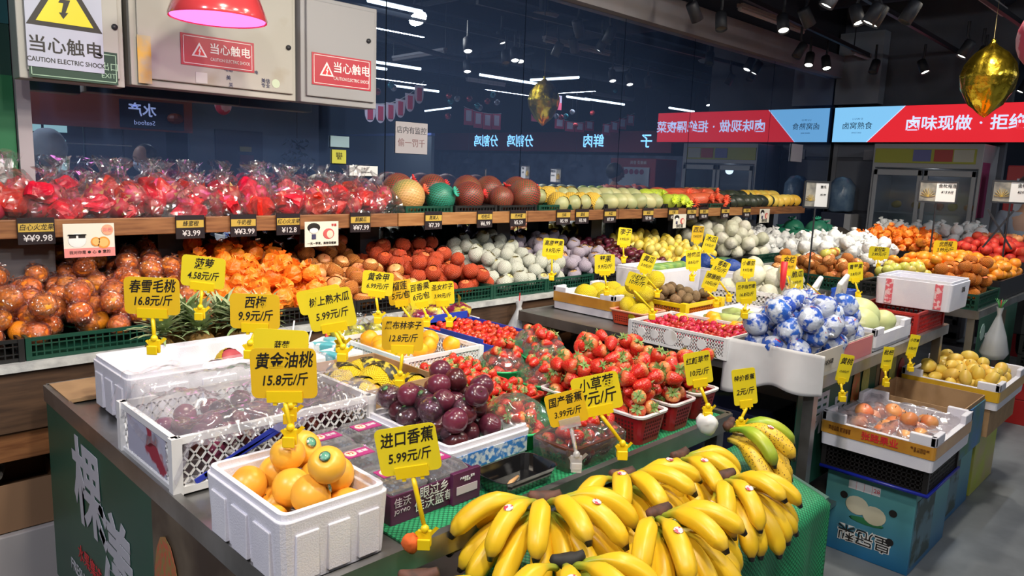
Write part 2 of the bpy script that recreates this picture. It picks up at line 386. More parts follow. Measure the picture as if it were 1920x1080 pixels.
while x < 7.2 and i < len(desc):
    c = ['green', 'black', 'green', 'green', 'black', 'black', 'green', 'green'][i % 8]
    k = (c, desc[i]); seen[k] = seen.get(k, 0) + 1
    put(cr_b if c == 'black' else cr_g, 'plastic_crate', (x, 2.76, .926), 0,
        '%s slatted plastic crate on the lower counter, filled with %s' % (c, desc[i]), 'crate', 'crates of %s on the lower counter' % desc[i])
    x += .42 if i != 0 else .44; i += 1
crs_b = crate(.30, .45, .062, black_pl, t=.006); crs_g = crate(.30, .45, .062, green_pl, t=.006)
x = 2.32; i = 0
udesc = ['netted melons', 'netted melons', 'netted melons', 'yellow-sleeved melons', 'pale melons', 'pale melons', 'lime-netted melons', 'orange-netted papayas', 'orange-netted papayas', 'dark green squash', 'dark green squash', 'yellow melons', 'yellow melons', 'yellow melons']
while i < len(udesc):
    c = 'black' if i % 3 else 'green'
    put(crs_b if c == 'black' else crs_g, 'shelf_crate', (x, 3.078, 1.334), 0, '%s low plastic crate on the upper shelf under the %s' % (c, udesc[i]), 'crate', 'low crates under the %s' % udesc[i])
    x += .335; i += 1

# ---- steel tables
def table(name, X0, X1, Y0, Y1, label, banner=False):
    o = empty(name, ((X0 + X1) / 2, (Y0 + Y1) / 2, 0), label=label, cat='table'); w = (X1 - X0) / 2; d = (Y1 - Y0) / 2
    MB().box(-w, -d, .838, w, d, .868).build('table_top', steel, o, bevel=.004)
    MB().bar((-w, -d, .855), (w, -d, .855), .02, .05).bar((-w, d, .855), (w, d, .855), .02, .05).bar((-w, -d, .855), (-w, d, .855), .02, .05).bar((w, -d, .855), (w, d, .855), .02, .05).build('edge_rail', steel, o)
    for sx in (-1, 1):
        for sy in (-1, 1):
            MB().box(sx * (w - .03) - .02, sy * (d - .03) - .02, 0, sx * (w - .03) + .02, sy * (d - .03) + .02, .84).build('leg', steel, o)
    MB().box(-w + .05, -d + .05, .2, w - .05, d - .05, .22).build('under_shelf', steel, o)
    return o
t1 = table('steel_table', .57, 2.06, 1.06, 2.60, 'front steel table under the peaches, plums and strawberries')
t2 = table('steel_table', 2.72, 4.38, 1.06, 2.62, 'middle steel table holding foam boxes, kiwis and blue-wrapped fruit')
t3 = table('steel_table', 5.0, 7.3, 1.06, 2.62, 'farthest steel table, piled with oranges, apples and white-sleeved pears')
meshm = None
def clothmat(uv=False):
    m, nt, N, L, b = nodes('green_mesh_uv' if uv else 'green_mesh_mat'); b.inputs['Roughness'].default_value = .5
    tc = N.new('ShaderNodeTexCoord'); v = N.new('ShaderNodeTexVoronoi'); v.inputs['Scale'].default_value = 105; v.inputs['Randomness'].default_value = 0
    mp = N.new('ShaderNodeMapping'); mp.inputs['Rotation'].default_value = (0, 0, .78); mp.inputs['Scale'].default_value = (1, 1, 0); L.new(tc.outputs['UV' if uv else 'Object'], mp.inputs[0]); L.new(mp.outputs[0], v.inputs['Vector'])
    r = N.new('ShaderNodeValToRGB'); r.color_ramp.elements[0].position = .32; r.color_ramp.elements[1].position = .5
    r.color_ramp.elements[0].color = (.03, .34, .14, 1); r.color_ramp.elements[1].color = (.008, .12, .05, 1)
    L.new(v.outputs['Distance'], r.inputs[0]); L.new(r.outputs[0], b.inputs['Base Color'])
    bm = N.new('ShaderNodeBump'); bm.inputs['Strength'].default_value = .6; bm.inputs['Distance'].default_value = .003; L.new(v.outputs['Distance'], bm.inputs['Height']); L.new(bm.outputs[0], b.inputs['Normal'])
    return m
meshm = clothmat()
tag(MB().box(.82, 1.075, .869, 2.04, 2.2, .873).build('mesh_mat', meshm), 'green mesh mat spread over the front steel table', 'mat')
# banana stand: sloping board with a mesh cloth draped over it
bs_ = empty('banana_stand', (1.35, .8, 0), label='low sloping stand in front of the first table, covered for the bananas', cat='stand')
MB().add([(-.72, .22, .78), (.75, .22, .78), (.75, -.05, .70), (-.72, -.05, .70), (-.72, .22, .74), (.75, .22, .74), (.75, -.05, .66), (-.72, -.05, .66)],
         [(0, 3, 2, 1), (4, 5, 6, 7), (0, 1, 5, 4), (1, 2, 6, 5), (2, 3, 7, 6), (3, 0, 4, 7)]).build('sloping_board', mat('stand_board', (.05, .12, .10), .6), bs_)
for sx in (-.68, .70):
    for sy in (-.03, .2): MB().box(sx - .015, sy - .015, 0, sx + .015, sy + .015, .66 if sy < 0 else .74).build('leg', steel, bs_)
s_arc = lambda j: j / 44 * 1.05
cl = MB(); nx, ny = 60, 44
prof = []
for j in range(ny + 1):
    s = j / ny * 1.05
    if s < .30: prof.append((1.02 - s * .92, .793 - s * .29))
    else: prof.append((.738, .706 - (s - .30) * .98))
for j, (yy, zz) in enumerate(prof):
    for i in range(nx + 1):
        u = i / nx * 1.9
        if u < 1.48: X, Z, dy = .60 + u, zz, 0
        else: X, Z, dy = 2.085 + .03 * (u - 1.48), zz - (u - 1.48) * .98, 0
        if zz < .70: Y = yy - .014 * math.sin(X * 24) * min(1, (.70 - zz) * 8)
        else: Y = yy + dy
        if u > 1.48: X += .018 * math.sin(Y * 30) * min(1, (u - 1.48) * 6)
        cl.uv[len(cl.v)] = (u, s_arc(j)); cl.v.append((X, Y, Z + .002 * noise.noise(Vector((X * 9, Y * 9, 3)))))
for j in range(ny):
    for i in range(nx):
        a = j * (nx + 1) + i; cl.f.append((a, a + nx + 1, a + nx + 2, a + 1))
o = cl.build('mesh_cloth', clothmat(True), smooth=True); m_ = o.modifiers.new('t', 'SOLIDIFY'); m_.thickness = .004
tag(o, 'bright green mesh cloth draped over the banana stand', 'cloth')

# ---- electrical cabinets on the mirror wall
cabm = mat('cabinet_paint', (.36, .355, .36), .45, (.40, .40, .41), 3); cabm2 = mat('cabinet_dirty', (.38, .37, .34), .5, (.30, .26, .18), 5, .62, .85)
cabm3 = mat('cabinet_grey', (.28, .28, .30), .45)
def cabinet(X0, X1, Y0, z0, z1, m, label, lock):
    o = empty('electrical_cabinet', (X0, Y0, z0), label=label, cat='cabinet'); w = X1 - X0
    MB().box(0, 0, 0, w, .10, z1 - z0).build('body', m, o, bevel=.004); MB().box(w * .3, .10, .1, w * .7, YM - Y0 - .002, .2).build('wall_bracket', dark, o)
    MB().box(.025, -.014, .03, w - .02, 0, z1 - z0 - .02).build('door', m, o, bevel=.004)
    k = MB(); k.tube([(lock[0], -.014, lock[1]), (lock[0], -.022, lock[1])], [.012, .011], 12)
    k.build('lock', dark, o, smooth=True); return o
c1 = cabinet(.70, 1.065, 3.3, 1.87, 2.75, mat('cabinet_cream', (.40, .40, .38), .45), 'leftmost cream electrical cabinet with the large yellow warning sign', (.33, .23))
c2 = cabinet(1.09, 1.825, 3.3, 1.885, 2.75, cabm2, 'middle wide electrical cabinet with a stained corner and red caution sticker', (.69, .24))
MB().box(.022, -.016, .01, .075, -.0145, .20).build('yellow_stain', mat('yellow_stain', (.72, .42, .02), .6, (.45, .38, .25), 12), c2)
c3 = cabinet(1.84, 2.27, 3.28, 1.885, 2.38, cabm3, 'rightmost grey electrical cabinet with a small red caution sticker', (.37, .33))
def tri(mb, cx, cz, r, y):
    P = [(cx + r * math.sin(a), y, cz + r * math.cos(a)) for a in (0, 2 * PI / 3, 4 * PI / 3)]
    mb.add(P + [(p[0], y + .001, p[2]) for p in P], [(0, 1, 2), (5, 4, 3), (0, 3, 4, 1), (1, 4, 5, 2), (2, 5, 3, 0)]); return mb
def bolt(mb, cx, cz, s, y):
    pl = [(.15, 1), (-.35, .05), (-.05, .05), (-.2, -.6), (-.35, -.6), (-.1, -1), (.22, -.55), (.05, -.58), (.38, .3), (.02, .28), (.38, 1)]
    n = len(pl); P = [(cx + a * s, y, cz + b_ * s) for a, b_ in pl]
    mb.add(P, [(0, 1, 2, 9, 10), (2, 3, 7, 8, 9), (3, 4, 5, 6, 7)]); return mb
FR = (PI / 2, 0, 0)
yp = mat('sign_yellow', (.78, .68, .01), .45); whs = mat('sign_white', (.46, .50, .64), .5)
s = MB().box(.025, -.019, .045, .285, -.015, .50).build('warning_sign', whs, c1)
tri(MB(), .155, .27, .148, -.0205).build('black_triangle', ink, s); tri(MB(), .155, .268, .112, -.022).build('yellow_triangle', yp, s)
bolt(MB(), .155, .285, .055, -.0235).build('lightning_bolt', ink, s)
lettering('当心触电', .064, ink, s, (.155, -.0195, .125), FR, bold=.0008)
lettering('CAUTION ELECTRIC SHOCK', .0245, ink, s, (.155, -.0195, .072), FR, bold=.0003, sx=.84)
es = MB().box(.028, -.0155, .006, .335, -.0145, .13).build('exit_sign', mat('exit_green', (.01, .05, .03), .5), c1)
lettering('出口', .034, mat('exit_pale', (.35, .55, .40), .5), es, (.305, -.016, .072), FR); lettering('EXIT', .026, MATS['exit_pale'], es, (.30, -.016, .038), FR)
for a in ((.035, .014, .33, .017), (.035, .118, .33, .121)): MB().box(a[0], -.0165, a[1], a[2], -.0155, a[3]).build('border', MATS['exit_pale'], es)
for a in ((.327, .014, .33, .121), (.035, .014, .038, .121)): MB().box(a[0], -.0165, a[1], a[2], -.0155, a[3]).build('border', MATS['exit_pale'], es)
def redsticker(par, x0, x1, z0, z1):
    s = MB().box(x0, -.0165, z0, x1, -.0145, z1).build('caution_sticker', mat('caution_red', (.40, .02, .04), .4), par); w, h = x1 - x0, z1 - z0
    for a in ((x0 + .01, z0 + .008, x1 - .01, z0 + .0105), (x0 + .01, z1 - .0105, x1 - .01, z1 - .008), (x0 + .01, z0 + .008, x0 + .0125, z1 - .008), (x1 - .0125, z0 + .008, x1 - .01, z1 - .008)):
        MB().box(a[0], -.0175, a[1], a[2], -.0165, a[3]).build('border', white_p, s)
    tri(MB(), x0 + w * .24, z0 + h * .46, h * .30, -.0178).build('white_triangle', white_p, s); tri(MB(), x0 + w * .24, z0 + h * .455, h * .2, -.0188).build('red_triangle', red_print, s)
    bolt(MB(), x0 + w * .24, z0 + h * .46, h * .13, -.0195).build('lightning_bolt', white_p, s)
    lettering('当心触电', h * .36, white_p, s, (x0 + w * .66, -.0175, z0 + h * .6), FR, bold=.0005); lettering('CAUTION ELECTRIC SHOCK', h * .15, white_p, s, (x0 + w * .66, -.0175, z0 + h * .27), FR, sx=.72)
redsticker(c2, .195, .52, .105, .235); redsticker(c3, .05, .385, .085, .235)
for (px, pz, sz, t) in ((.40, .085, .02, '电话'), (.40, .05, .022, '美'), (.41, .02, .022, '关'), (.53, .088, .018, '电'), (.575, .045, .022, '美信\n专业')):
    lettering(t, sz, mat('stamp_blue', (.02, .025, .10), .6), c2, (px, -.0155, pz + .02), FR)
MB().lathe([(.02, 0), (.02, .001)], 20).build('round_sticker', mat('pale_green_paper', (.5, .6, .45), .6), c2, loc=(.625, -.0145, .07), rot=FR)
MB().box(.255, -.016, .035, .305, -.0145, .08).build('tape_patch', mat('dull_tape', (.5, .5, .48), .3), c2)
# pink meat lamp
lm = empty('hanging_lamp', (1.28, 2.9, 2.13), label='red bell-shaped hanging lamp glowing pink, in front of the cabinets', cat='lamp')
MB().lathe([(.178, -.004), (.18, .004), (.172, .03), (.15, .09), (.10, .14), (.045, .165), (.045, .21), (.0, .215)], 36, cap=False).build('lamp_shade', mat('red_enamel', (.55, .05, .06), .2, coat=1), lm, smooth=True)
MB().lathe([(.172, 0), (.165, .03), (.14, .085), (.09, .13), (.0, .15)], 36, cap=False).build('shade_lining', mat('pink_glow', (1, .26, .78), .5, emit=.9), lm, smooth=True)
MB().tube([(0, 0, .21), (0, 0, 1.7)], .005, 6).build('cord', dark, lm)
MB().ball(.03, (0, 0, .09), 1.2, 16, 8).build('bulb', mat('pink_bulb', (1, .45, .88), .4, emit=.9), lm, smooth=True)
pl = bpy.data.lights.new('pink', 'POINT'); pl.energy = .7; pl.color = (1, .5, .85); pl.shadow_soft_size = .1
po = link('lamp_light', pl, lm, (0, 0, -.03))

# ---- notices on the mirror
n = MB().box(2.66, 3.643, 1.675, 2.90, 3.645, 1.86).build('paper_notice', mat('notice_paper', (.40, .38, .42), .6)); tag(n, 'white paper notice taped to the mirror with two lines of large writing', 'notice')
lettering('店内有监控', .045, mat('notice_ink', (.05, .05, .07), .6), n, (2.78, 3.6425, 1.81), FR); lettering('偷一罚千', .052, mat('notice_red', (.22, .12, .13), .6), n, (2.78, 3.6425, 1.735), FR)
n = MB().box(2.34, 3.635, 1.535, 2.53, 3.645, 1.592).build('paper_label', white_p); tag(n, 'small white label standing behind the red bags', 'label')
lettering('正单', .014, ink, n, (2.43, 3.634, 1.575), FR); lettering('商品详情以实物为准', .008, ink, n, (2.45, 3.634, 1.555), FR)
n = MB().box(2.23, 3.64, 1.60, 2.32, 3.645, 1.675).build('yellow_note', mat('note_yellow', (.45, .45, .05), .6)); tag(n, 'small yellow handwritten note on the mirror', 'note')
lettering('拣货处\n请保持\n清洁', .014, ink, n, (2.275, 3.639, 1.64), FR)
n = MB().box(2.22, 3.64, 1.69, 2.34, 3.645, 1.75).build('blue_note', mat('note_blue', (.25, .38, .45), .6)); tag(n, 'pale blue notice above the yellow note on the mirror', 'note')
n = MB().box(7.95, 3.635, 1.81, 8.22, 3.645, 2.0).build('paper_sheet', mat('sheet_grey', (.5, .5, .56), .6)); tag(n, 'blank white sheet on the mirror beneath the lit sign reflection', 'sheet')

# ---- lit sign
sg = empty('lit_sign', (8.96, 2.42, 2.27), label='long backlit red and pale blue shop sign over the refrigerator', cat='sign')
MB().box(.004, -1.2, -.205, .14, 1.2, .2).build('casing', dark, sg)
def emi(name, col, s):
    m, nt, N, L, b = nodes(name); b.inputs['Base Color'].default_value = (*[c * .5 for c in col], 1); b.inputs['Emission Color'].default_value = (*col, 1); b.inputs['Emission Strength'].default_value = s; MATS[name] = m; return m
er = emi('sign_red', (.80, .022, .035), .85); eb = emi('sign_blue', (.24, .60, .95), .85); ew = emi('sign_lettering', (.62, .72, 1.0), 1.0)
MB().add([(0, -1.2, -.2), (0, .80, -.2), (0, .43, .195), (0, -1.2, .195)], [(0, 1, 2, 3)]).build('red_face', er, sg)
MB().add([(0, .81, -.2), (0, 1.2, -.2), (0, 1.2, .195), (0, .44, .195)], [(0, 1, 2, 3)]).build('blue_face', eb, sg)
MB().add([(-.002, .80, -.2), (-.002, .812, -.2), (-.002, .442, .195), (-.002, .43, .195)], [(0, 1, 2, 3)]).build('divider', ew, sg)
RX = (PI / 2, 0, -PI / 2)
for i, ch in enumerate('卤味现做·拒绝隔夜菜'):
    lettering(ch, .165, ew, sg, (-.003, .335 - i * .163, -.01), RX, bold=.0012); lettering(ch, .165, ew, sg, (-.0045, .338 - i * .163, -.007), RX, bold=.0012)
eink = mat('sign_ink', (.02, .10, .16), .5)
lettering('卤窝熟食', .085, eink, sg, (-.003, .93, -.02), RX); lettering('L U W O', .03, mat('sign_ink2', (.12, .3, .45), .5), sg, (-.003, .93, .06), RX); lettering('·SINCE 2022·', .022, MATS['sign_ink2'], sg, (-.003, .93, -.095), RX)

# ---- refrigerator
fm = mat('fridge_grey', (.32, .33, .36), .45)
fr = empty('display_refrigerator', (8.82, 2.46, 0), label='tall grey two-door glass refrigerator under the lit sign', cat='refrigerator')
MB().box(-.30, -.5, 0, -.28, .5, .12).box(-.3, -.52, .05, .3, -.49, 2.03).box(-.3, .49, .05, .3, .52, 2.03).box(.27, -.5, .05, .3, .5, 2.03).box(-.3, -.5, 1.78, .3, .5, 2.03).box(-.3, -.5, .05, .3, .5, .2).build('cabinet', fm, fr, bevel=.006)
hd = MB().box(-.306, -.46, 1.83, -.30, .5, 1.98).build('header_panel', mat('header_yellow', (.32, .33, .05), .5), fr)
for y0, y1, m_ in ((-.05, .12, mat('header_blue', (.12, .13, .32), .5)), (-.25, -.08, mat('header_red', (.35, .05, .05), .5)), (-.44, -.26, mat('header_paper', (.42, .42, .36), .6))):
    MB().box(-.309, y0, 1.85, -.306, y1, 1.97).build('header_sheet', m_, hd)
for s_ in (0, 1):
    y0 = -.485 + s_ * .495; y1 = y0 + .475
    dr = MB().box(-.33, y0, .2, -.305, y0 + .04, 1.76).box(-.33, y1 - .04, .2, -.305, y1, 1.76).box(-.33, y0, 1.70, -.305, y1, 1.76).box(-.33, y0, .2, -.305, y1, .26).build('door', fm, fr, bevel=.004)
    MB().box(-.318, y0 + .04, .26, -.312, y1 - .04, 1.70).build('glass', film('fridge_glass', (.78, .83, .88), .25, 2, .08, (.2, .25, .3), .02), dr)
for z in (.6, .95, 1.3): MB().box(-.29, -.48, z, .25, .48, z + .012).build('shelf', mat('fridge_shelf', (.35, .35, .36), .4), fr)
for i, (y, z, c, r_) in enumerate(((.32, 1.02, (.5, .42, .2), .07), (.2, 1.02, (.55, .5, .25), .07), (.05, 1.02, (.08, .3, .2), .08), (-.15, 1.01, (.45, .3, .05), .06), (-.3, 1.01, (.4, .1, .05), .06), (.3, 1.36, (.55, .4, .1), .05), (.1, 1.36, (.5, .35, .1), .05), (-.12, 1.36, (.35, .1, .08), .05), (-.25, 1.36, (.35, .35, .08), .05), (-.4, 1.36, (.5, .2, .05), .05))):
    tag(MB().ball(r_, sz=.8, n=12, m=7).disp(.01, 20, i).build('wrapped_tray', mat('fridge_food_%d' % i, c, .4), smooth=True, loc=(8.75, 2.46 + y, z + r_ * .6)), '%s bundle of food on a shelf inside the refrigerator' % ['tan', 'pale yellow', 'green', 'amber', 'dark red', 'golden', 'ochre', 'maroon', 'olive', 'orange'][i], 'food')
MB().box(-.29, -.527, 1.3, -.02, -.521, 1.85).build('side_poster', mat('side_poster', (.25, .03, .12), .5), fr)
MB().box(-.28, -.527, .9, .0, -.521, 1.25).build('side_poster', mat('side_poster_green', (.30, .33, .45), .5, (.10, .25, .05), 3), fr)
for z_, e_ in ((1.70, .35), (1.25, .3)):  # added point lights that brighten the dim interior
    l_ = bpy.data.lights.new('refrigerator_fill', 'POINT'); l_.energy = e_; l_.color = (.9, .95, 1); l_.shadow_soft_size = .05
    link('interior_fill', l_, fr, (.0, .0, z_))
# water dispenser under plastic
wd = empty('water_dispenser', (8.8, 3.38, 0), label='dark water dispenser with a white front beside the refrigerator, its bottle wrapped in blue plastic', cat='dispenser')
MB().box(-.16, -.16, 0, .16, .16, 1.26).build('cabinet', mat('dispenser_dark', (.03, .035, .06), .4), wd, bevel=.02)
MB().box(-.165, -.19, .3, .1, -.12, 1.25).build('side_panel', mat('dispenser_white', (.5, .5, .52), .4), wd)
MB().box(-.17, .03, 1.08, -.16, .11, 1.18).build('label', white_p, wd)
MB().lathe([(.0, 0), (.13, .0), (.15, .02), (.15, .3), (.08, .38), (.0, .4)], 20).disp(.015, 12).build('bottle_cover', mat('blue_plastic_cover', (.12, .20, .32), .25, (.2, .3, .42), 8, bump=.5, bs=20), wd, smooth=True, loc=(0, 0, 1.27))
# dark stools and bags beside it
tag(MB().ball(.22, sz=.5, n=18, m=10).disp(.05, 8).build('cloth_bag', mat('brown_cloth', (.09, .07, .055), .8), smooth=True, loc=(8.2, 3.2, 1.02)), 'dark brown cloth heap beyond the green melons beside the dispenser', 'cloth')
tb = empty('side_table', (8.2, 3.2, 0), label='low dark side table beyond the far end of the mirror shelf', cat='table')
MB().box(-.45, -.25, .90, .35, .25, .94).build('table_top', mat('dark_top', (.07, .06, .06), .5), tb)
for sx in (-.4, .3):
    for sy in (-.2, .2): MB().box(sx - .02, sy - .02, 0, sx + .02, sy + .02, .9).build('leg', dark, tb)
# red machine at the right edge
rm = empty('vending_machine', (8.3, 1.35, 0), label='red and white machine at the right edge behind the far table', cat='machine')
MB().box(0, -.42, 0, .5, .33, 1.82).build('cabinet', mat('machine_red', (.28, .015, .02), .4), rm, bevel=.01)
f_ = MB().box(-.012, -.42, .3, 0, .24, 1.70).build('front_panel', mat('machine_white', (.38, .42, .50), .4), rm)
lettering('麻辣烫 香锅', .05, white_p, rm, (-.003, .05, 1.76), RX)
for k in range(4): MB().lathe([(.035, 0), (.035, .002)], 20).build('button', mat('machine_plum', (.22, .03, .08), .5), f_, loc=(-.013, .12 - k * .085, 1.64), rot=(0, -PI / 2, 0))
# suspended framed price signs on poles
def framesign(px, py, wpx, hpx, X, base, label, text, price):
    c = PX(px, py, X); dep = (Rw.transposed() @ (c - CAMP)).z * -1; w_, h_ = wpx * dep / F, hpx * dep / F
    o = empty('framed_price_sign', (c.x, c.y, base), rz=-PI / 2 + .35, label=label, cat='sign'); z = c.z - base
    if wpx < 40: o.rotation_euler.z += .5; w_ *= 1.3
    for a in ((-w_ / 2, z - h_ / 2, w_ / 2, z - h_ / 2), (-w_ / 2, z + h_ / 2, w_ / 2, z + h_ / 2), (-w_ / 2, z - h_ / 2, -w_ / 2, z + h_ / 2), (w_ / 2, z - h_ / 2, w_ / 2, z + h_ / 2)):
        MB().bar((a[0], 0, a[1]), (a[2], 0, a[3]), .012, .012).build('frame_bar', dark, o)
    pn = MB().box(-w_ / 2, -.002, z - h_ / 2, w_ / 2, .002, z + h_ / 2).build('panel', white_p, o)
    MB().box(-w_ / 2 + .004, -.004, z - h_ / 2 + .004, -.01, -.0025, z + h_ / 2 - .004).build('picture', mat('picture_dark', (.12, .12, .12), .5, (.35, .33, .28), 9), pn)
    fan = MB()
    for k in range(9):
        a = PI * (k + .5) / 9; fan.bar((-w_ * .25, -.005, z - h_ * .25), (-w_ * .25 + math.cos(a) * w_ * .2, -.005, z - h_ * .25 + math.sin(a) * w_ * .26), w_ * .035, .002)
    fan.build('banana_print', mat('print_gold', (.55, .38, .08), .5), pn)
    lettering(text, w_ * .12, ink, pn, (w_ * .25, -.004, z + h_ * .3), FR); lettering(price, w_ * .1, ink, pn, (w_ * .25, -.004, z), FR, shear=.3)
    MB().tube([(0, 0, 0), (0, 0, z - h_ / 2)], .006, 8).build('pole', dark, o); MB().box(-.05, -.05, 0, .05, .05, .008).build('foot', dark, o)
    return o
framesign(1531, 365, 36, 48, 4.9, .87, 'narrow framed sign on a black pole, near the water dispenser', '蜜瓜', '¥5.98')
framesign(1758, 360, 62, 38, 6.3, .87, 'framed picture sign on a black pole in front of the refrigerator', '金枕榴莲', '¥19.9元')
s3 = framesign(1897, 360, 62, 40, 6.3, .87, 'framed picture sign with crossed stays at the right edge', '金枕', '¥29.9')
MB().bar((-.13, .01, .58), (.05, .01, .30), .012).bar((.03, .01, .58), (-.13, .01, .30), .012).build('stay', dark, s3)
# ------------------------------------------------------------------ ceiling fittings
tube_on = emi('tube_lit', (.86, .95, 1.0), 5.0); tube_off = mat('tube_unlit', (.40, .36, .36), .5)
def batten(a, b, z, lit, label, group):
    a = Vector((*a, z)); b = Vector((*b, z)); c = (a + b) / 2
    o = empty('batten_light', c, label=label, cat='light', group=group)
    MB().bar(a - c + Vector((0, 0, .03)), b - c + Vector((0, 0, .03)), .06, .03).build('housing', dark if lit else tube_off, o)
    mb = MB().tube([a - c, b - c], .02, 8); mb.build('tube', tube_on if lit else tube_off, o)
    MB().bar(a - c + Vector((0, 0, .04)), a - c + Vector((0, 0, 3.9 - z)), .008).bar(b - c + Vector((0, 0, .04)), b - c + Vector((0, 0, 3.9 - z)), .008).build('suspension_rod', dark, o)
def rp(x, y, z): p = PZ(x, y, z); return (p.x, 2 * YM - p.y)
LIT = 'lit white tube battens hanging in rows under the dark ceiling'
for p in (((690, 0), (793, 22)), ((698, 115), (780, 130)), ((735, 160), (815, 172)), ((900, 140), (1025, 158)), ((995, 150), (1085, 145)), ((1097, 185), (1145, 197)), ((1063, 181), (1092, 188)), ((797, 208), (845, 202)), ((700, 126), (722, 130)), ((1255, 202), (1305, 209))):
    a, b_ = rp(*p[0], 3.0), rp(*p[1], 3.0)
    if abs(a[1] - b_[1]) < .5: b_ = (b_[0], a[1])
    if max(abs(a[1]), abs(b_[1])) > 8.5: continue
    batten(a, b_, 3.0, True, 'lit white tube batten under the dark ceiling, seen in the mirror', LIT)
UN = 'unlit pale battens under the ceiling'
for p in (((738, 112), (835, 97)), ((1020, 75), (1135, 103)), ((875, 150), (955, 160)), ((1110, 176), (1190, 188))):
    a, b_ = rp(*p[0], 3.0), rp(*p[1], 3.0)
    if abs(a[1] - b_[1]) < .5: b_ = (b_[0], a[1])
    batten(a, b_, 3.0, False, 'unlit pale batten under the ceiling, seen in the mirror', UN)
batten((5.87, 3.25), (7.1, 3.25), 3.0, False, 'unlit pale batten above the grey beam, nearest the camera', None)
batten((8.5, 3.3), (9.9, 3.3), 3.0, False, 'unlit pale batten above the lit sign, behind the triple spotlights', None)
glow = emi('spot_glow', (1, .95, .80), 9)
def spot(x, y, z, tx, ty, tz, lit, label, group=None):
    o = empty('track_spotlight', (x, y, z), label=label, cat='spotlight', group=group)
    o.rotation_euler = (Vector((tx, ty, tz)) - Vector((x, y, z))).to_track_quat('-Z', 'Y').to_euler()
    MB().lathe([(.0, .07), (.040, .07), (.044, .06), (.046, -.07), (.040, -.07), (.037, -.045), (0, -.04)], 20, cap=False).build('housing', dark, o, smooth=True)
    MB().lathe([(0, -.055), (.038, -.057), (.038, -.053)], 20, cap=False).build('lens', glow if lit else mat('lens_dark', (.15, .14, .12), .2), o)
    q = o.rotation_euler.to_matrix().inverted() @ Vector((0, 0, 1)); e = q * .22
    MB().tube([Vector((0, 0, .05)), e * .5, e], .012, 6).build('arm', dark, o)
for i, (px, py, z, lit, dx, dy) in enumerate(((1302, 22, 2.8, 0, .5, -.1), (1352, 40, 2.8, 0, -.2, -.2), (1468, 44, 2.8, 1, -.25, -.25), (1512, 32, 2.8, 0, .5, -.2), (1607, 28, 2.8, 1, -.1, -.3), (1500, 95, 2.8, 0, -.4, .2), (1518, 112, 2.8, 1, -.35, -.1), (1549, 118, 2.8, 1, -.25, -.25), (1640, 125, 2.8, 0, -.4, 0), (1666, 152, 2.8, 0, -.4, 0), (1685, 165, 2.8, 1, -.35, -.2), (1731, 125, 2.8, 1, -.1, -.35))):
    p = PZ(px, py, z)
    spot(p.x, p.y, z, p.x + dx, p.y + dy, z - .7, lit, '%s black track spotlight, %s' % ('lit' if lit else 'unlit', ['leftmost at the top edge', 'second from the left at the top edge', 'with a round glow near the top edge', 'right of the glowing one at the top edge', 'alone at the top edge', 'left of a group of three', 'middle of a group of three', 'right of a group of three', 'tilted beside the pale wall panel', 'left of the pair above the sign', 'right of the pair above the sign', 'alone between the sign and the gold balloon'][i]))
for i, (px, py, lit) in enumerate(((877, 85, 1), (876, 125, 1), (965, 103, 1), (948, 108, 0), (975, 105, 1), (1148, 143, 1), (1180, 150, 1), (1215, 155, 0), (1386, 185, 1), (1328, 190, 1))):
    x, y = rp(px, py, 2.72); spot(x, y, 2.72, x - .2, y + .3, 2.0, lit, '%s track spotlight farther back, reflected in the mirror' % ('lit' if lit else 'unlit'), 'spotlights reflected in the mirror' if lit else 'unlit spotlights reflected in the mirror')
for i, (a, t_) in enumerate(LAMPS):
    d = (Vector(a) - Vector(t_)).normalized(); c = Vector(a) + d * .075
    spot(c.x, c.y, c.z, t_[0], t_[1], t_[2], True, 'unseen black spotlight aimed down at the fruit, above the top of the photo', 'track spotlights above the photo')  # the last two house the added fill lamps
def rail(a, b_, label): tag(MB().bar(a, b_, .035, .04).build('lighting_track', dark), label, 'track')
rail((4.2, 3.0, 3.03), (9.1, 3.3, 3.03), 'black lighting track above the mirror beam'); rail((4.5, 2.3, 3.03), (9.1, 2.45, 3.03), 'black lighting track over the middle aisle'); rail((3.5, 1.6, 2.95), (12, 1.5, 2.95), 'black lighting track over the front tables')
rail((4.5, .9, 3.1), (4.5, 3.4, 3.1), 'short cross track near the top right spotlights')
duct = mat('duct_grey', (.035, .042, .06), .7)
for i, (a, b_, r_) in enumerate((((-2, 2.1, 3.6), (14, 2.1, 3.6), .16), ((-2, -1.5, 3.5), (14, -1.5, 3.5), .22), ((-2, -4.5, 3.6), (14, -4.5, 3.6), .16), ((7.8, -8, 3.45), (7.8, 3.4, 3.45), .12))):
    tag(MB().tube([a, b_], r_, 16).build('ceiling_duct', duct, smooth=True), 'round dark duct under the ceiling, %s' % ['above the front tables', 'over the aisle, seen in the mirror', 'far back, seen in the mirror', 'crossing beyond the far table'][i], 'duct')
for i in range(9):
    MB().box(-3, 3.0 - i * 1.35, 3.7, 15, 3.12 - i * 1.35, 3.9).build('trim_%d' % (i + 3), mat('ceiling_beam', (.022, .027, .045), .8)).__setitem__('kind', 'structure')
for i, (px, py) in enumerate(((1020, 33), (1160, 132), (1330, 117), (1530, 170))):
    x, y = rp(px, py, 3.3); tag(MB().lathe([(0, 0), (.14, 0), (.17, .03), (.10, .06), (0, .06)], 24).build('air_vent', mat('vent_grey', (.22, .21, .22), .5), smooth=False, loc=(x, y, 3.3)), 'round ceiling vent seen in the mirror', 'vent', 'round ceiling vents')
    tag(None or MB().tube([(x, y, 3.36), (x, y, 3.9)], .06, 10).build('vent_pipe', duct), 'dark pipe above a round ceiling vent', 'pipe', 'pipes above the vents')
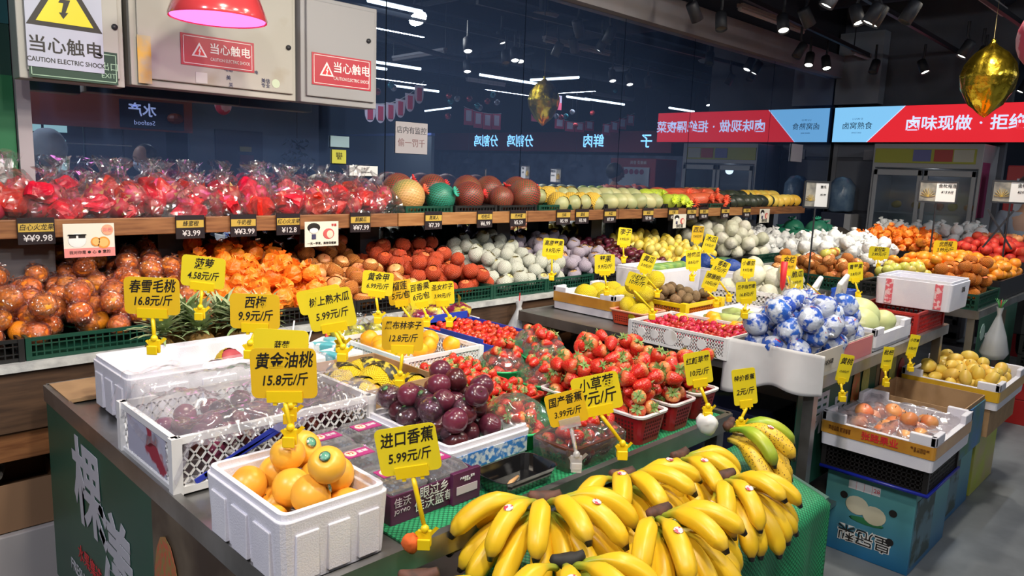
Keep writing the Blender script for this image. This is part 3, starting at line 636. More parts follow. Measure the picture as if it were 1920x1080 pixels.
tag(MB().tube([(4.6 + .5 * i, -.2 + .25 * math.sin(i * .7), 3.2 - .25 * math.sin(i * .52)) for i in range(8)], .03, 8).build('flexible_hose', duct, smooth=True), 'dark flexible hose drooping from the ceiling', 'hose')
# gold foil balloons
gold = mat('gold_foil', (.85, .60, .05), .22, metal=1, bump=.9, bs=13)
def balloon(x, y, z, h, label):
    o = empty('foil_balloon', (x, y, z), label=label, cat='balloon'); n = 48
    pr = [(.0, -.5), (.05, -.47), (.2, -.33), (.31, -.12), (.34, .05), (.30, .22), (.19, .37), (.07, .45), (.028, .50), (.03, .56)]
    pr2 = []
    for i in range(len(pr) - 1):
        for k in range(4): t = k / 4; pr2.append((pr[i][0] * (1 - t) + pr[i + 1][0] * t, pr[i][1] * (1 - t) + pr[i + 1][1] * t))
    mb = MB().lathe([(r * h, z_ * h) for r, z_ in pr2], n, fn=lambda r, z_, a, i: (r * (1 + .05 * abs(math.sin(a * 4)) + .05 * noise.noise(Vector((math.cos(a) * 4, math.sin(a) * 4, z_ * 9)))), z_ + .01 * noise.noise(Vector((a * 3, z_ * 20, 1)))), uv=False)
    mb.build('envelope', gold, o, smooth=True)
    MB().tube([(0, 0, .56 * h), (0, 0, 3.9 - z)], .0012, 5).build('string', mat('string_gold', (.4, .3, .1), .4), o)
balloon(6.3, 1.47, 2.37, .52, 'gold foil leaf-shaped balloon hanging at the right above the lit sign')
hb = PX(1918, 75, 3.0)
tag(MB().ball(.075, sz=1.3, n=20, m=10).build('paper_lantern', mat('pink_print', (.6, .35, .42), .6, (.45, .05, .1), 12, .5, .55), smooth=True, loc=(hb.x, hb.y - .055, hb.z)), 'pink patterned paper decoration cut by the right edge of the photo', 'decoration')
# bunting seen in the mirror
pinkc = mat('bunting_white', (.75, .66, .80), .6); redc = mat('bunting_red', (.62, .06, .12), .6)
def garland(A, B, n, style, label, sag=.1, sc=1.0):
    A = Vector(A); B = Vector(B); o = empty('bunting', A, label=label, cat='bunting'); d = B - A
    pts = [d * (i / 20) + Vector((0, 0, -sag * 4 * (i / 20) * (1 - i / 20))) for i in range(21)]
    MB().tube(pts, .004, 4).build('string', white_p, o); a = math.atan2(d.y, d.x); wd_ = d.length / n * .92
    for i in range(n):
        t = (i + .5) / n; p = d * t + Vector((0, 0, -sag * 4 * t * (1 - t)))
        h_ = .17 * sc
        if style == 'oval':
            f = MB().add([(-wd_ / 2, 0, 0), (wd_ / 2, 0, 0), (wd_ / 2, 0, -h_ * .5)] + [(wd_ / 2 * math.cos(k * PI / 8), 0, -h_ * .5 - h_ * .5 * math.sin(k * PI / 8)) for k in range(1, 8)] + [(-wd_ / 2, 0, -h_ * .5)], [tuple(range(11))])
            fo = f.build('flag', pinkc, o, loc=p, rot=(0, 0, a)); sd = fo.modifiers.new('s', 'SOLIDIFY'); sd.thickness = .004
            MB().box(-wd_ * .25, -.004, -h_ * .85, wd_ * .25, .006, -h_ * .12).build('emblem', redc, fo)
        else:
            fo = MB().box(-wd_ / 2, -.002, -h_ * .5, wd_ / 2, .002, 0).build('flag', pinkc if style == 'half' else redc, o, loc=p, rot=(0, 0, a))
            MB().box(-wd_ / 2, -.002, -h_, wd_ / 2, .002, -h_ * .5).build('flag_tail', redc, fo)
            MB().box(-wd_ * .3, -.004, -h_ * .75, wd_ * .3, .004, -h_ * .1).build('emblem', redc if style == 'half' else pinkc, fo)
def rY(px, py, Y): p = PY(px, py, Y); return (p.x, 2 * YM - p.y, p.z)
garland(rY(684, 190, 7.1), rY(795, 152, 7.35), 6, 'oval', 'pink and white bunting of oval tags, leftmost in the mirror', .12, 1.25)
garland(rY(870, 200, 9.0), rY(940, 213, 9.0), 4, 'red', 'red card bunting left of the gold balloon in the mirror', .04, 1.5)
garland(rY(997, 205, 8.6), rY(1054, 172, 8.6), 3, 'half', 'white and red bunting right of the gold balloon in the mirror', .02, 1.4)
garland(rY(1040, 218, 10.2), rY(1115, 225, 10.2), 4, 'red', 'red and white card bunting under the hanging baubles in the mirror', .08, 1.2)
garland(rY(1130, 235, 9.6), rY(1190, 212, 9.6), 4, 'red', 'red card bunting beside the lit sign reflection', .02, 1.3)
for i in range(22):
    px = [708, 733, 738, 842, 845, 857, 880, 895, 900, 914, 924, 932, 840, 1032, 1043, 1052, 1061, 1073, 1111, 1154, 1025, 1079][i]; py = [172, 160, 165, 180, 190, 185, 185, 198, 202, 190, 178, 192, 218, 172, 218, 220, 218, 210, 212, 170, 205, 235][i]
    x, y, z = rY(px, py, 8.4)
    c = [('red', (.5, .05, .05)), ('teal', (.05, .3, .35)), ('silver', (.5, .5, .55))][i % 3]
    o = empty('hanging_bauble', (x, y, z), label='%s bauble on a thread under the ceiling, reflected in the mirror' % c[0], cat='bauble', group='%s baubles on threads' % c[0])
    MB().ball(.045, n=14, m=8).build('ball', mat('bauble_' + c[0], c[1], .2, metal=.6), o, smooth=True)
    MB().tube([(0, 0, .045), (0, 0, 3.9 - z)], .0015, 4).build('thread', dark, o)
# ------------------------------------------------------------------ shop behind and beside the camera, seen in the mirror
b1 = empty('meat_counter_sign', (12.9, -5.0, 2.28), label='long dark red counter sign with glowing blue characters, reflected in the mirror', cat='sign')
MB().box(0, -3.6, -.22, .1, 3.9, .22).build('board', mat('dull_red', (.22, .02, .03), .6), b1)
for ch, y in (('分割鸡', .35), ('分割鸡', -.85), ('鲜肉', 2.6), ('子', 4.0)):
    lettering(ch, .30, emi('blue_glow', (.25, .6, 1.0), 2.2), b1, (-.01, y - .7, 0), RX, bold=.004)
dk = mat('dark_unit', (.04, .045, .07), .6)
o = empty('meat_counter', (12.9, -4.8, 0), label='dark meat counter below the red sign, reflected in the mirror', cat='counter')
MB().box(-.6, -3.6, 0, .2, 4.2, 1.1).build('cabinet', dk, o); MB().box(.0, -3.6, 1.1, .2, 4.2, 2.0).build('back_wall', mat('counter_back', (.05, .055, .09), .5, (.10, .11, .16), 3), o)
MB().box(-.6, -3.6, 1.1, -.58, 4.2, 1.4).build('glass', MATS['fridge_glass'], o)
for k in range(5):
    y = -8 + k * 1.7
    lp = empty('pendant_lamp', (12.1, y, 1.72), label='small dark pendant lamp over the meat counter', cat='lamp', group='pendant lamps over the meat counter')
    MB().lathe([(.16, 0), (.15, .03), (.05, .11), (0, .12)], 16, cap=False).build('shade', dk, lp, smooth=True); MB().lathe([(0, .01), (.13, .01)], 16, cap=False).build('bulb', emi('pendant_glow', (1, .9, .7), 4), lp)
    MB().tube([(0, 0, .12), (0, 0, 2.18)], .004, 4).build('cord', dark, lp)
o = empty('partition', (9.9, -5.6, 0), label='plain grey partition with a pale blue top strip, reflected in the mirror', cat='partition')
MB().box(0, -3.2, 0, .08, .6, 2.25).build('panel', mat('partition_grey', (.10, .11, .12), .7), o); MB().box(-.01, -3.2, 2.25, .09, .6, 2.30).build('top_strip', mat('blue_strip', (.12, .16, .40), .5), o)
# seafood stall
o = empty('seafood_stall', (2.6, -1.5, 0), label='seafood stall with a reddish header board, reflected in the mirror', cat='stall')
MB().box(-1.2, -.1, 1.88, .95, 0, 2.25).build('header_board', mat('header_brown', (.30, .09, .08), .6), o)
hb_ = MB().box(.17, .0, 1.90, .85, .012, 2.20).build('name_board', mat('seafood_navy', (.015, .025, .07), .5), o)
RB = (PI / 2, 0, PI)
sfw = mat('seafood_white', (.40, .46, .75), .5, emit=.7)  # glow put into the lettering to brighten it
lettering('水产', .15, sfw, hb_, (.40, .016, 2.09), RB, bold=.003); lettering('Seafood', .07, sfw, hb_, (.42, .016, 1.96), RB)
MB().ball(.09, (.75, .014, 2.03), .7, 12, 6).build('fish_print', mat('fish_print', (.22, .06, .04), .5), hb_)
MB().box(-1.2, -1.0, 0, 1.0, -.95, 2.0).build('back_wall', mat('stall_back', (.06, .065, .085), .6), o)
for x0, x1, z0, z1 in ((-1.1, -.75, 1.55, 1.85), (-.68, -.4, 1.2, 1.78), (-.62, -.1, 1.83, 1.97), (-.35, -.12, 1.2, 1.75)):
    MB().box(x0, -.95, z0, x1, -.94, z1).build('lit_pane', emi('pane_glow', (.45, .72, .70), .75), o)
MB().box(-1.0, -.6, 0, 1.0, -.2, .9).build('counter', dk, o)
for k in range(3): MB().box(-.45, -.5, 1.3 + k * .2, .35, -.2, 1.31 + k * .2).build('rack_shelf', steel, o)
for x in (-.45, -.05, .35): MB().box(x - .01, -.5, .9, x + .01, -.48, 1.95).build('rack_post', dark, o)
MB().bar((-.85, .25, 2.4), (-.62, .2, 1.1), .03).build('pale_pole', white_p, o)
o = empty('blue_partition', (4.15, -1.6, 0), label='blue-grey wall panel with a dark doorway beside the seafood stall, reflected in the mirror', cat='partition')
MB().box(-.6, -.05, 0, 1.1, 0, 2.6).build('panel', mat('blue_grey', (.13, .17, .24), .6), o)
MB().box(-.3, .0, 0, .3, .015, 1.95).build('door', mat('navy_door', (.045, .055, .09), .5), o)
MB().box(.0, .015, 1.70, .15, .02, 1.76).build('yellow_label', mat('gold_label', (.3, .26, .08), .5), o); MB().box(.0, .015, 1.5, .18, .02, 1.66).build('maroon_notice', mat('maroon', (.12, .04, .07), .5), o)
hp = empty('hanging_plant', (4.85, -1.45, 1.9), label='dark trailing plant hanging by the blue-grey wall, reflected in the mirror', cat='plant')
lf = MB(); rr = random.Random(3)
for k in range(140):
    x, y, z = rr.gauss(0, .09), rr.gauss(0, .05), -rr.random() * .75; a = rr.random() * 6.28; l = .05
    lf.add([(x, y, z), (x + l * math.cos(a), y + .02, z - l * .5), (x + l * 1.6 * math.cos(a), y, z - l), (x + l * .6 * math.cos(a + .8), y, z - l * .7)], [(0, 1, 2, 3)])
lf.build('foliage', mat('dark_leaf', (.015, .03, .03), .5), hp); MB().tube([(0, 0, 0), (0, 0, .3), (0, 0, 2.0)], .006, 4).build('cord', dark, hp)
# ------------------------------------------------------------------ people
def skinmesh(pts, edges, rad, m, name, sub=2):
    me = bpy.data.meshes.new('g'); me.from_pydata(pts, edges, []); o = bpy.data.objects.new('g', me); COL.objects.link(o)
    sk = o.modifiers.new('s', 'SKIN'); me.skin_vertices[0].data[0].use_root = True
    for i, r in enumerate(rad): me.skin_vertices[0].data[i].radius = (r if hasattr(r, '__len__') else (r, r))
    sb = o.modifiers.new('u', 'SUBSURF'); sb.levels = sub
    dg = bpy.context.evaluated_depsgraph_get(); out = bpy.data.meshes.new_from_object(o.evaluated_get(dg)); out.materials.clear(); out.materials.append(m)
    out.polygons.foreach_set('use_smooth', [True] * len(out.polygons)); out.name = name
    bpy.data.objects.remove(o); return out
def person(loc, face, label, top, legs, hair, bend=0, hood=None, mask=False, apron=None, arms='fwd'):
    """a standing figure facing +Y locally, turned by face; bend leans the trunk forward"""
    o = empty('person', loc, face, label=label, cat='person'); sb, cb = math.sin(bend), math.cos(bend)
    def T(x, f, h):    # trunk space: h above the hips, f forward
        return (x, f * cb + h * sb, .92 + h * cb - f * sb)
    J = {'pel': (0, 0, .92), 'wai': T(0, 0, .16), 'che': T(0, 0, .36), 'nec': T(0, .0, .52), 'hd': T(0, .02, .60)}
    names_ = list(J); pts = [J[k] for k in names_]; ed = [(0, 1), (1, 2), (2, 3), (3, 4)]; rd = [(.15, .11), (.135, .095), (.165, .11), (.055, .055), (.05, .05)]
    cl = [J['pel'], J['wai'], J['che'], T(0, 0, .47)]; ce = [(0, 1), (1, 2), (2, 3)]; cr = [(.172, .13), (.155, .115), (.185, .13), (.10, .085)]
    lg = [J['pel']]; le = []; lr = [(.165, .125)]
    def ext(P, E, R, root, chain):
        pr = root
        for p, r in chain: P.append(p); R.append(r); E.append((pr, len(P) - 1)); pr = len(P) - 1
        return pr
    for s in (-1, 1):
        sh_ = T(s * .185, 0, .44); el = T(s * .24, .06, .16) if arms == 'fwd' else T(s * .26, -.02, .15)
        wr = T(s * .17, .28, .14) if arms == 'fwd' else T(s * .25, .06, -.08)
        hv = (Vector(wr) - Vector(el)).normalized(); ha = Vector(wr) + hv * .07
        ext(pts, ed, rd, 2, [(sh_, .058), (el, .042), (wr, .028)]); iw = len(pts) - 1
        pts.append(tuple(ha)); rd.append((.034, .018)); ed.append((iw, len(pts) - 1)); ip = len(pts) - 1
        side = hv.cross(Vector((0, 0, 1))).normalized()
        for k in range(4):
            b0 = ha + side * (k - 1.5) * .019 + hv * .03; ext(pts, ed, rd, ip, [(tuple(b0), .009), (tuple(b0 + hv * .03 + Vector((0, 0, -.01))), .008), (tuple(b0 + hv * (.045 + .006 * (k in (1, 2))) + Vector((0, 0, -.028))), .007)])
        b0 = Vector(wr) + hv * .03 - side * s * .03; ext(pts, ed, rd, iw, [(tuple(b0), .010), (tuple(b0 + hv * .035 - side * s * .012), .008)])
        ext(cl, ce, cr, 2, [(sh_, .075), (el, .060), (tuple(Vector(el) * .12 + Vector(wr) * .88), .045)])
        ext(pts, ed, rd, 0, [((s * .09, 0, .86), .085), ((s * .10, .02, .48), .052), ((s * .10, -.01, .09), .036), ((s * .10, .12, .03), .03)])
        ext(lg, le, lr, 0, [((s * .09, 0, .86), .098), ((s * .10, .02, .48), .072), ((s * .10, -.01, .12), .06)])
    skin = mat('skin', (.42, .24, .17), .5, sss=.1)
    link('body', skinmesh(pts, ed, rd, skin, 'body'), o); link('top', skinmesh(cl, ce, cr, top, 'top'), o); link('trousers', skinmesh(lg, le, lr, legs, 'trousers'), o)
    hc = Vector(T(0, .03, .70))
    def hf(r, z, a, i):
        f = math.sin(a); return (r * (.80 + .10 * f * (f > 0) + (.10 if abs(a - PI / 2) < .25 and abs(z) < .03 else 0)) * (1 - .12 * (z < -.05)), z)
    hd = MB().ball(.105, sz=1.18, n=28, m=18, fn=hf).build('head', skin, o, smooth=True, loc=hc, rot=(-bend * 1.1 - .1, 0, 0))
    for s in (-1, 1):
        MB().ball(.012, (s * .034, .085, .008), .7, 10, 6).build('eye', mat('eye_white', (.7, .7, .7), .3), hd, smooth=True); MB().ball(.006, (s * .034, .096, .008), 1, 8, 5).build('pupil', ink, hd, smooth=True)
        MB().ball(.022, (s * .088, .0, -.005), 1.3, 10, 6).build('ear', skin, hd, smooth=True)
    MB().tube([(0, .088, .01), (0, .112, -.025), (0, .09, -.035)], [.008, .013, .006], 8).build('nose', skin, hd, smooth=True)
    MB().tube([(-.025, .085, -.062), (0, .093, -.06), (.025, .085, -.062)], [.003, .006, .003], 6).build('mouth', mat('lips', (.35, .1, .08), .5), hd, smooth=True)
    if hood:
        MB().ball(.155, (0, -.03, .02), 1.15, 24, 14).disp(.016, 9).build('hood', hood, hd, smooth=True)
    else:
        MB().ball(.112, (0, -.018, .022), 1.12, 24, 12, a0=0, a1=PI * .60).disp(.006, 14).build('hair', hair, hd, smooth=True, loc=(0, -.01, 0), rot=(.75, 0, 0))
    if mask: MB().ball(.090, (0, .035, -.05), .85, 20, 10).build('face_mask', mat('mask_blue', (.60, .68, .82), .6), hd, smooth=True)
    if apron: MB().box(-.19, -.14, .35, .19, -.12, 1.0).box(-.19, .12, .35, .19, .14, 1.2).build('apron', apron, o, bevel=.02)
    return o
hair = mat('black_hair', (.02, .018, .018), .5); jeans = mat('dark_trousers', (.02, .022, .03), .8)
hoodm = mat('pale_blue_hoodie', (.38, .42, .48), .85, (.32, .36, .42), 6, bump=.3, bs=8)
p_ = rY(92, 265, 7.85)
person((p_[0], p_[1], 0), .5, 'person in a pale blue-grey hooded top with the hood up, reflected at the mirror\'s left', hoodm, jeans, hair, bend=.06, hood=hoodm)
p_ = rY(295, 300, 8.0)
person((p_[0], p_[1], 0), .9, 'masked person with dark tied hair bending over the counter, reflected in the mirror', mat('dark_jacket', (.05, .05, .06), .8), jeans, hair, bend=.30, mask=True)
person((7.75, 1.36, 0), -1.2, 'person in a grey shirt and black apron behind the far table at the right edge', mat('grey_shirt', (.28, .31, .38), .8), mat('black_trousers', (.008, .008, .01), .8), hair, bend=.1, apron=mat('black_apron', (.008, .008, .01), .7), arms='down')
# ------------------------------------------------------------------ fruit
PR = {}
def proto(kind, r, parts, sz=1.0, full=True, flat=1.0):
    """parts: list of (name, mesh, [sub-parts]); the first is the body"""
    PR[kind] = dict(r=r, parts=parts, full=full, flat=flat)
def inst(kind, name, loc, rot, sc, label, cat, group, only=None):
    P = PR[kind]; b = P['parts'][0]
    o = link(name, b[1], None, loc, rot, sc)
    for p in P['parts'][1:]:
        c = link(p[0], p[1], o)
        if len(p) > 3: c.location = p[3]
    tag(o, label, cat, group); return o
def drop(n, w, d, r, rs, k=14, zf=None, zc=None, mx=None, sq=.93):
    """drop n balls of radius r one by one into a box w x d; returns resting centres"""
    cell = {}; out = []
    g = lambda x, y: (int(x // (2 * r)), int(y // (2 * r)))
    tries = 0
    while len(out) < n and tries < n * 3:
        tries += 1; best = None
        for _ in range(k):
            x = rs.uniform(r * .8, w - r * .8); y = rs.uniform(r * .8, d - r * .8)
            z = (zf(x, y) if zf else 0) + r; cx, cy = g(x, y)
            for i in (-1, 0, 1):
                for j in (-1, 0, 1):
                    for (a, b_, c_) in cell.get((cx + i, cy + j), ()):
                        q = (2 * r * sq) ** 2 - (a - x) ** 2 - (b_ - y) ** 2
                        if q > 0: z = max(z, c_ + math.sqrt(q))
            sc = z - (zc(x, y) if zc else 0)
            if best is None or sc < best[3]: best = (x, y, z, sc)
        x, y, z, sc = best
        if mx is not None and sc > mx: break
        cell.setdefault(g(x, y), []).append((x, y, z)); out.append((x, y, z))
    return out
def heap(kind, name, X0, X1, Y0, Y1, z0, n, label, cat, group, slope=0, mound=0, mx=None, tilt=.6, seed=1, sc=(.92, 1.06), top=None, rsc=1.0, frame=None, sq=.93, rz=None):
    P = PR[kind]; rs = random.Random(seed); w, d = X1 - X0, Y1 - Y0; r = P['r'] * rsc
    zf = lambda x, y: slope * y
    zc = (lambda x, y: slope * y + mound * (1 - ((2 * x / w - 1) ** 2 + (2 * y / d - 1) ** 2) / 2) * 1.0) if mound else (lambda x, y: slope * y)
    res = []
    for (x, y, z) in drop(n, w, d, r, rs, zf=zf, zc=zc, mx=mx, sq=sq):
        if P['full']: rot = (rs.uniform(-tilt, tilt), rs.uniform(-tilt, tilt), rs.uniform(0, 6.28))
        else: rot = (rs.uniform(-.25, .25), rs.uniform(-.25, .25), (rz + rs.uniform(-.4, .4)) if rz is not None else rs.uniform(0, 6.28))
        p = Vector((x, y, z))
        if frame: p = frame @ p
        else: p = p + Vector((X0, Y0, z0))
        res.append(inst(kind, name, p, rot, rs.uniform(*sc) * rsc, label, cat, group))
    return res
def dimple(depth=.16, lobes=0, la=.04, narrow=0, rr_=1):
    def f(r, z, a, i):
        q = z / rr_; k = max(0, (q - .72) / .28) if q > 0 else max(0, (-q - .8) / .2) * .5
        r2 = r * (1 - narrow * max(0, -q) ** 1.5)
        if lobes: r2 *= 1 + la * math.cos(a * lobes)
        return (r2, z * (1 - depth * k * k * 2))
    return f
stemm = mat('stem_brown', (.10, .06, .02), .7); leafg = mat('leaf_green', (.06, .17, .025), .55, (.15, .28, .06), 30)
def stem(r, h=.012, rad=.0014): return MB().tube([(0, 0, r * .72), (.001, 0, r * .72 + h)], rad, 5).mesh('stem', stemm)
# oranges
org = mat('orange_skin', (.88, .27, .015), .42, (.80, .20, .01), 5, bump=.25, bs=250, rand=.10, sss=.05)
r = .039
body = MB().ball(r, sz=.94, n=16, m=10, fn=dimple(.05, rr_=r)).mesh('orange', org); cal = MB().lathe([(0, r * .93), (.004, r * .95), (.003, r * .90)], 6).mesh('calyx', mat('calyx_green', (.12, .14, .03), .7))
proto('orange', r, [('orange', body), ('calyx', cal)])
wrap_f = film('pink_wrap', (1, .95, .92), .6, 80, .05, (.9, .35, .35), g0=.10)
wm = MB().ball(r * 1.12, sz=.98, n=13, m=8).disp(.013, 60, 2); wm.add([(0, 0, r * .9), (.018, .004, r * 1.35), (-.012, .012, r * 1.4), (-.008, -.016, r * 1.32)], [(0, 1, 2), (0, 2, 3), (0, 3, 1)])
orr = mat('orange_red_skin', (.95, .20, .02), .42, (.98, .33, .02), 5, bump=.2, bs=250, rand=.12)
body2 = MB().ball(r, sz=.94, n=16, m=10, fn=dimple(.05, rr_=r)).mesh('orange', orr)
proto('wrapped_orange', r * 1.02, [('orange', body2), ('plastic_wrap', wm.mesh('plastic_wrap', wrap_f, False))])
pw = mat('orange_paper', (.85, .17, .012), .42, (.92, .32, .03), 14, .4, .6, bump=.6, bs=45, rand=.08)
pm = MB().ball(r * 1.02, n=18, m=12).disp(.011, 42, 5)
tw = MB()
for k in range(7):
    a = k * .9; tw.add([(.006 * math.cos(a), .006 * math.sin(a), r * .85), (.026 * math.cos(a), .026 * math.sin(a), r * 1.45), (.028 * math.cos(a + .8), .028 * math.sin(a + .8), r * 1.3), (.007 * math.cos(a + .8), .007 * math.sin(a + .8), r * .85)], [(0, 1, 2, 3)])
proto('paper_orange', r * 1.0, [('paper_wrap', pm.mesh('paper_wrap', pw, False)), ('twisted_end', tw.mesh('twisted_end', pw, False))])
mand = mat('mandarin_skin', (.85, .25, .012), .38, (.75, .30, .02), 6, bump=.2, bs=200, rand=.1)
mb_ = MB().ball(.036, sz=.84, n=16, m=10, fn=dimple(.12, rr_=.036)).mesh('mandarin', mand)
proto('mandarin', .033, [('mandarin', mb_), ('calyx', MB().lathe([(0, .026), (.004, .028), (.003, .024)], 6).mesh('calyx', MATS['calyx_green']))])
# apples and sleeves
def sleeve(r, col, base, name, top=.62, bot=PI, ku=13, kv=8, sz=.95, n=22):
    def fn(rr, z, a, i): return (rr * (1 + .035 * math.sin(a * 11 + i * 1.3)), z)
    mb = MB().ball(r * 1.09, sz=sz, n=n, m=11, fn=fn, a0=top, a1=bot)
    return mb.mesh('foam_net', netmat(name, col, ku, kv, .5, base))
r = .037
app = mat('apple_peach', (.72, .22, .09), .32, (.85, .50, .18), 3.5, .42, .62, rand=.12)
ab = lambda m: MB().ball(r, sz=.90, n=18, m=11, fn=dimple(.17, 5, .012, .16, r)).mesh('apple', m)
proto('foam_apple', r * 1.06, [('apple', ab(app)), ('stem', stem(r)), ('foam_net', sleeve(r, (.88, .33, .05), (.45, .14, .03), 'net_orange', .95))])
proto('bare_apple', r, [('apple', ab(app)), ('stem', stem(r))])
appr = mat('apple_red', (.72, .10, .04), .35, (.80, .28, .10), 3.5, .42, .62, rand=.12)
proto('red_net_apple', r * 1.06, [('apple', ab(appr)), ('stem', stem(r)), ('foam_net', sleeve(r, (.85, .13, .04), (.45, .05, .015), 'net_red', .55))])
appy = mat('apple_yellow', (.62, .60, .12), .3, (.55, .26, .08), 3, .5, .68, rand=.1)
proto('yellow_apple', r * .98, [('apple', ab(appy)), ('stem', stem(r))])
appo = mat('orange_fruit', (.85, .26, .03), .4, (.80, .16, .03), 4, rand=.1)
proto('orange_foam', r * 1.06, [('fruit', ab(appo)), ('foam_net', sleeve(r, (.95, .32, .03), (.6, .14, .01), 'net_bright_orange', .5))])
pear = mat('pear_skin', (.66, .60, .28), .4, (.60, .48, .20), 8, rand=.08)
pb = MB().ball(r, sz=1.08, n=18, m=11, fn=dimple(.12, 0, 0, .1, r)).mesh('pear', pear)
proto('white_pear', r * 1.06, [('pear', pb), ('stem', stem(r, .016)), ('foam_net', sleeve(r, (.80, .82, .78), (.55, .57, .48), 'net_white', .55, sz=1.08))])
proto('bare_pear', r, [('pear', pb), ('stem', stem(r, .016))])
proto('lilac_apple', r * 1.06, [('apple', ab(mat('apple_brown', (.55, .28, .13), .35, (.65, .42, .16), 4, rand=.1))), ('stem', stem(r)), ('foam_net', sleeve(r, (.62, .55, .66), (.42, .36, .46), 'net_lilac', .60))])
bag_w = mat('white_sleeve', (.76, .77, .78), .55, (.68, .69, .68), 9, bump=.6, bs=60, rand=.04)
wb_ = MB().ball(.05, sz=1.15, n=18, m=12, fn=lambda r_, z, a, i: (r_ * (1 + .07 * math.sin(a * 9 + z * 60)), z)).disp(.010, 26, 3)
proto('sleeved_pear', .046, [('sleeve', wb_.mesh('sleeve', bag_w)), ('gathered_end', MB().lathe([(.010, .048), (.022, .072), (.014, .070), (.004, .05)], 9).disp(.006, 60).mesh('gathered_end', bag_w))])
gm = mat('grey_sleeve', (.55, .55, .42), .5, (.66, .64, .55), 7, bump=.5, bs=60, rand=.1)
proto('sleeved_melon', .052, [('sleeve', MB().ball(.055, sz=.95, n=18, m=12).disp(.008, 28, 6).mesh('sleeve', gm))])
# stone fruit
plum = mat('plum_dark', (.055, .010, .022), .28, (.12, .018, .028), 7, .35, .7, rand=.25, coat=.3)
def crease(rr_):
    def f(r, z, a, i):
        q = z / rr_; k = max(0, (q - .7) / .3); c = math.exp(-((a - PI) / .22) ** 2)
        return (r * (1 - .06 * c), z * (1 - .22 * k * k))
    return f
r = .031
proto('plum', r, [('plum', MB().ball(r, sz=.97, n=20, m=12, fn=crease(r)).mesh('plum', plum)), ('stem', stem(r, .006))])
pwm = MB().ball(r * 1.1, n=18, m=10).disp(.005, 55, 9)
proto('wrapped_plum', r * 1.03, [('plum', PR['plum']['parts'][0][1]), ('film', pwm.mesh('film', film('plum_film', (.92, .88, 1), .6, 60, .015))),
      ('sticker', MB().lathe([(0, r * 1.13), (.009, r * 1.10)], 10).mesh('sticker', mat('sticker_green', (.12, .30, .10), .4)))])
proto('small_plum', .027, [('plum', MB().ball(.027, sz=.97, n=14, m=8, fn=crease(.027)).mesh('plum', mat('plum_mixed', (.05, .012, .02), .25, (.22, .03, .04), 5, .35, .7, rand=.5)))])
nect = mat('nectarine_yellow', (.90, .47, .05), .36, (.88, .30, .03), 3.2, .48, .66, rand=.07, sss=.08)
r = .0365
nb_ = MB().ball(r, sz=.98, n=28, m=18, fn=crease(r)).mesh('nectarine', nect)
stk = MB(); stk.lathe([(0, r * .999), (.006, r * .985), (.011, r * .93)], 14)
proto('nectarine', r, [('nectarine', nb_), ('stem_pit', MB().lathe([(0, r * .80), (.004, r * .79)], 8).mesh('stem_pit', stemm))])
stkm = stk.mesh('sticker', mat('sticker_teal', (.10, .32, .22), .35, (.75, .78, .6), 120, .52, .56))
proto('nectarine_sticker', r, [('nectarine', nb_), ('stem_pit', MB().lathe([(0, r * .80), (.004, r * .79)], 8).mesh('stem_pit', stemm)), ('sticker', stkm)])
peach = mat('peach_red', (.38, .05, .06), .6, (.62, .22, .16), 5, .45, .75, rand=.1)
proto('peach', .036, [('peach', MB().ball(.036, n=22, m=14, fn=crease(.036)).mesh('peach', peach)), ('foam_net', sleeve(.036, (.90, .66, .02), (.62, .38, .01), 'net_yellow', 1.15, n=28, ku=22, kv=10))])
mang = mat('mango_yellow', (.78, .54, .09), .4, (.75, .38, .07), 5, .5, .75, rand=.1)
proto('mango', .030, [('mango', MB().ball(.030, n=16, m=12, fn=lambda r_, z, a, i: (r_ * (1 + .15 * math.cos(a)), z * 1.45)).mesh('mango', mang)), ('stem_scar', MB().ball(.003, (0, 0, .0435), n=6, m=4).mesh('stem_scar', ink))], full=True)
proto('yellow_mango', .033, [('mango', MB().ball(.032, n=14, m=9, sz=1.2).mesh('mango', mat('yellow_fruit', (.82, .60, .06), .42, (.70, .60, .18), 5, rand=.08)))])
proto('orange_mango', .034, [('fruit', MB().ball(.034, n=18, m=11, fn=dimple(.08, rr_=.034)).mesh('fruit', mat('golden_fruit', (.92, .42, .015), .4, rand=.05, sss=.05)))])
proto('cherry_tomato', .0125, [('tomato', MB().ball(.0125, sz=1.15, n=9, m=6).mesh('tomato', mat('tomato_red', (.50, .018, .010), .22, (.62, .06, .012), 18, rand=.15, coat=.3)))])
proto('jujube', .012, [('tomato', MB().ball(.0125, sz=1.2, n=8, m=5).mesh('tomato', mat('jujube_red', (.45, .02, .04), .22, rand=.25)))])
proto('grape', .013, [('grape', MB().ball(.014, n=10, m=6).mesh('grape', mat('grape_purple', (.12, .018, .045), .3, (.25, .05, .09), 8, rand=.3)))])
proto('kiwi', .030, [('kiwi', MB().ball(.027, n=14, m=9, sz=1.3).mesh('kiwi', mat('kiwi_brown', (.14, .085, .04), .8, (.22, .14, .07), 40, bump=.4, bs=200, rand=.15))), ('tip', MB().ball(.004, (0, 0, .034), n=6, m=4).mesh('tip', stemm))])
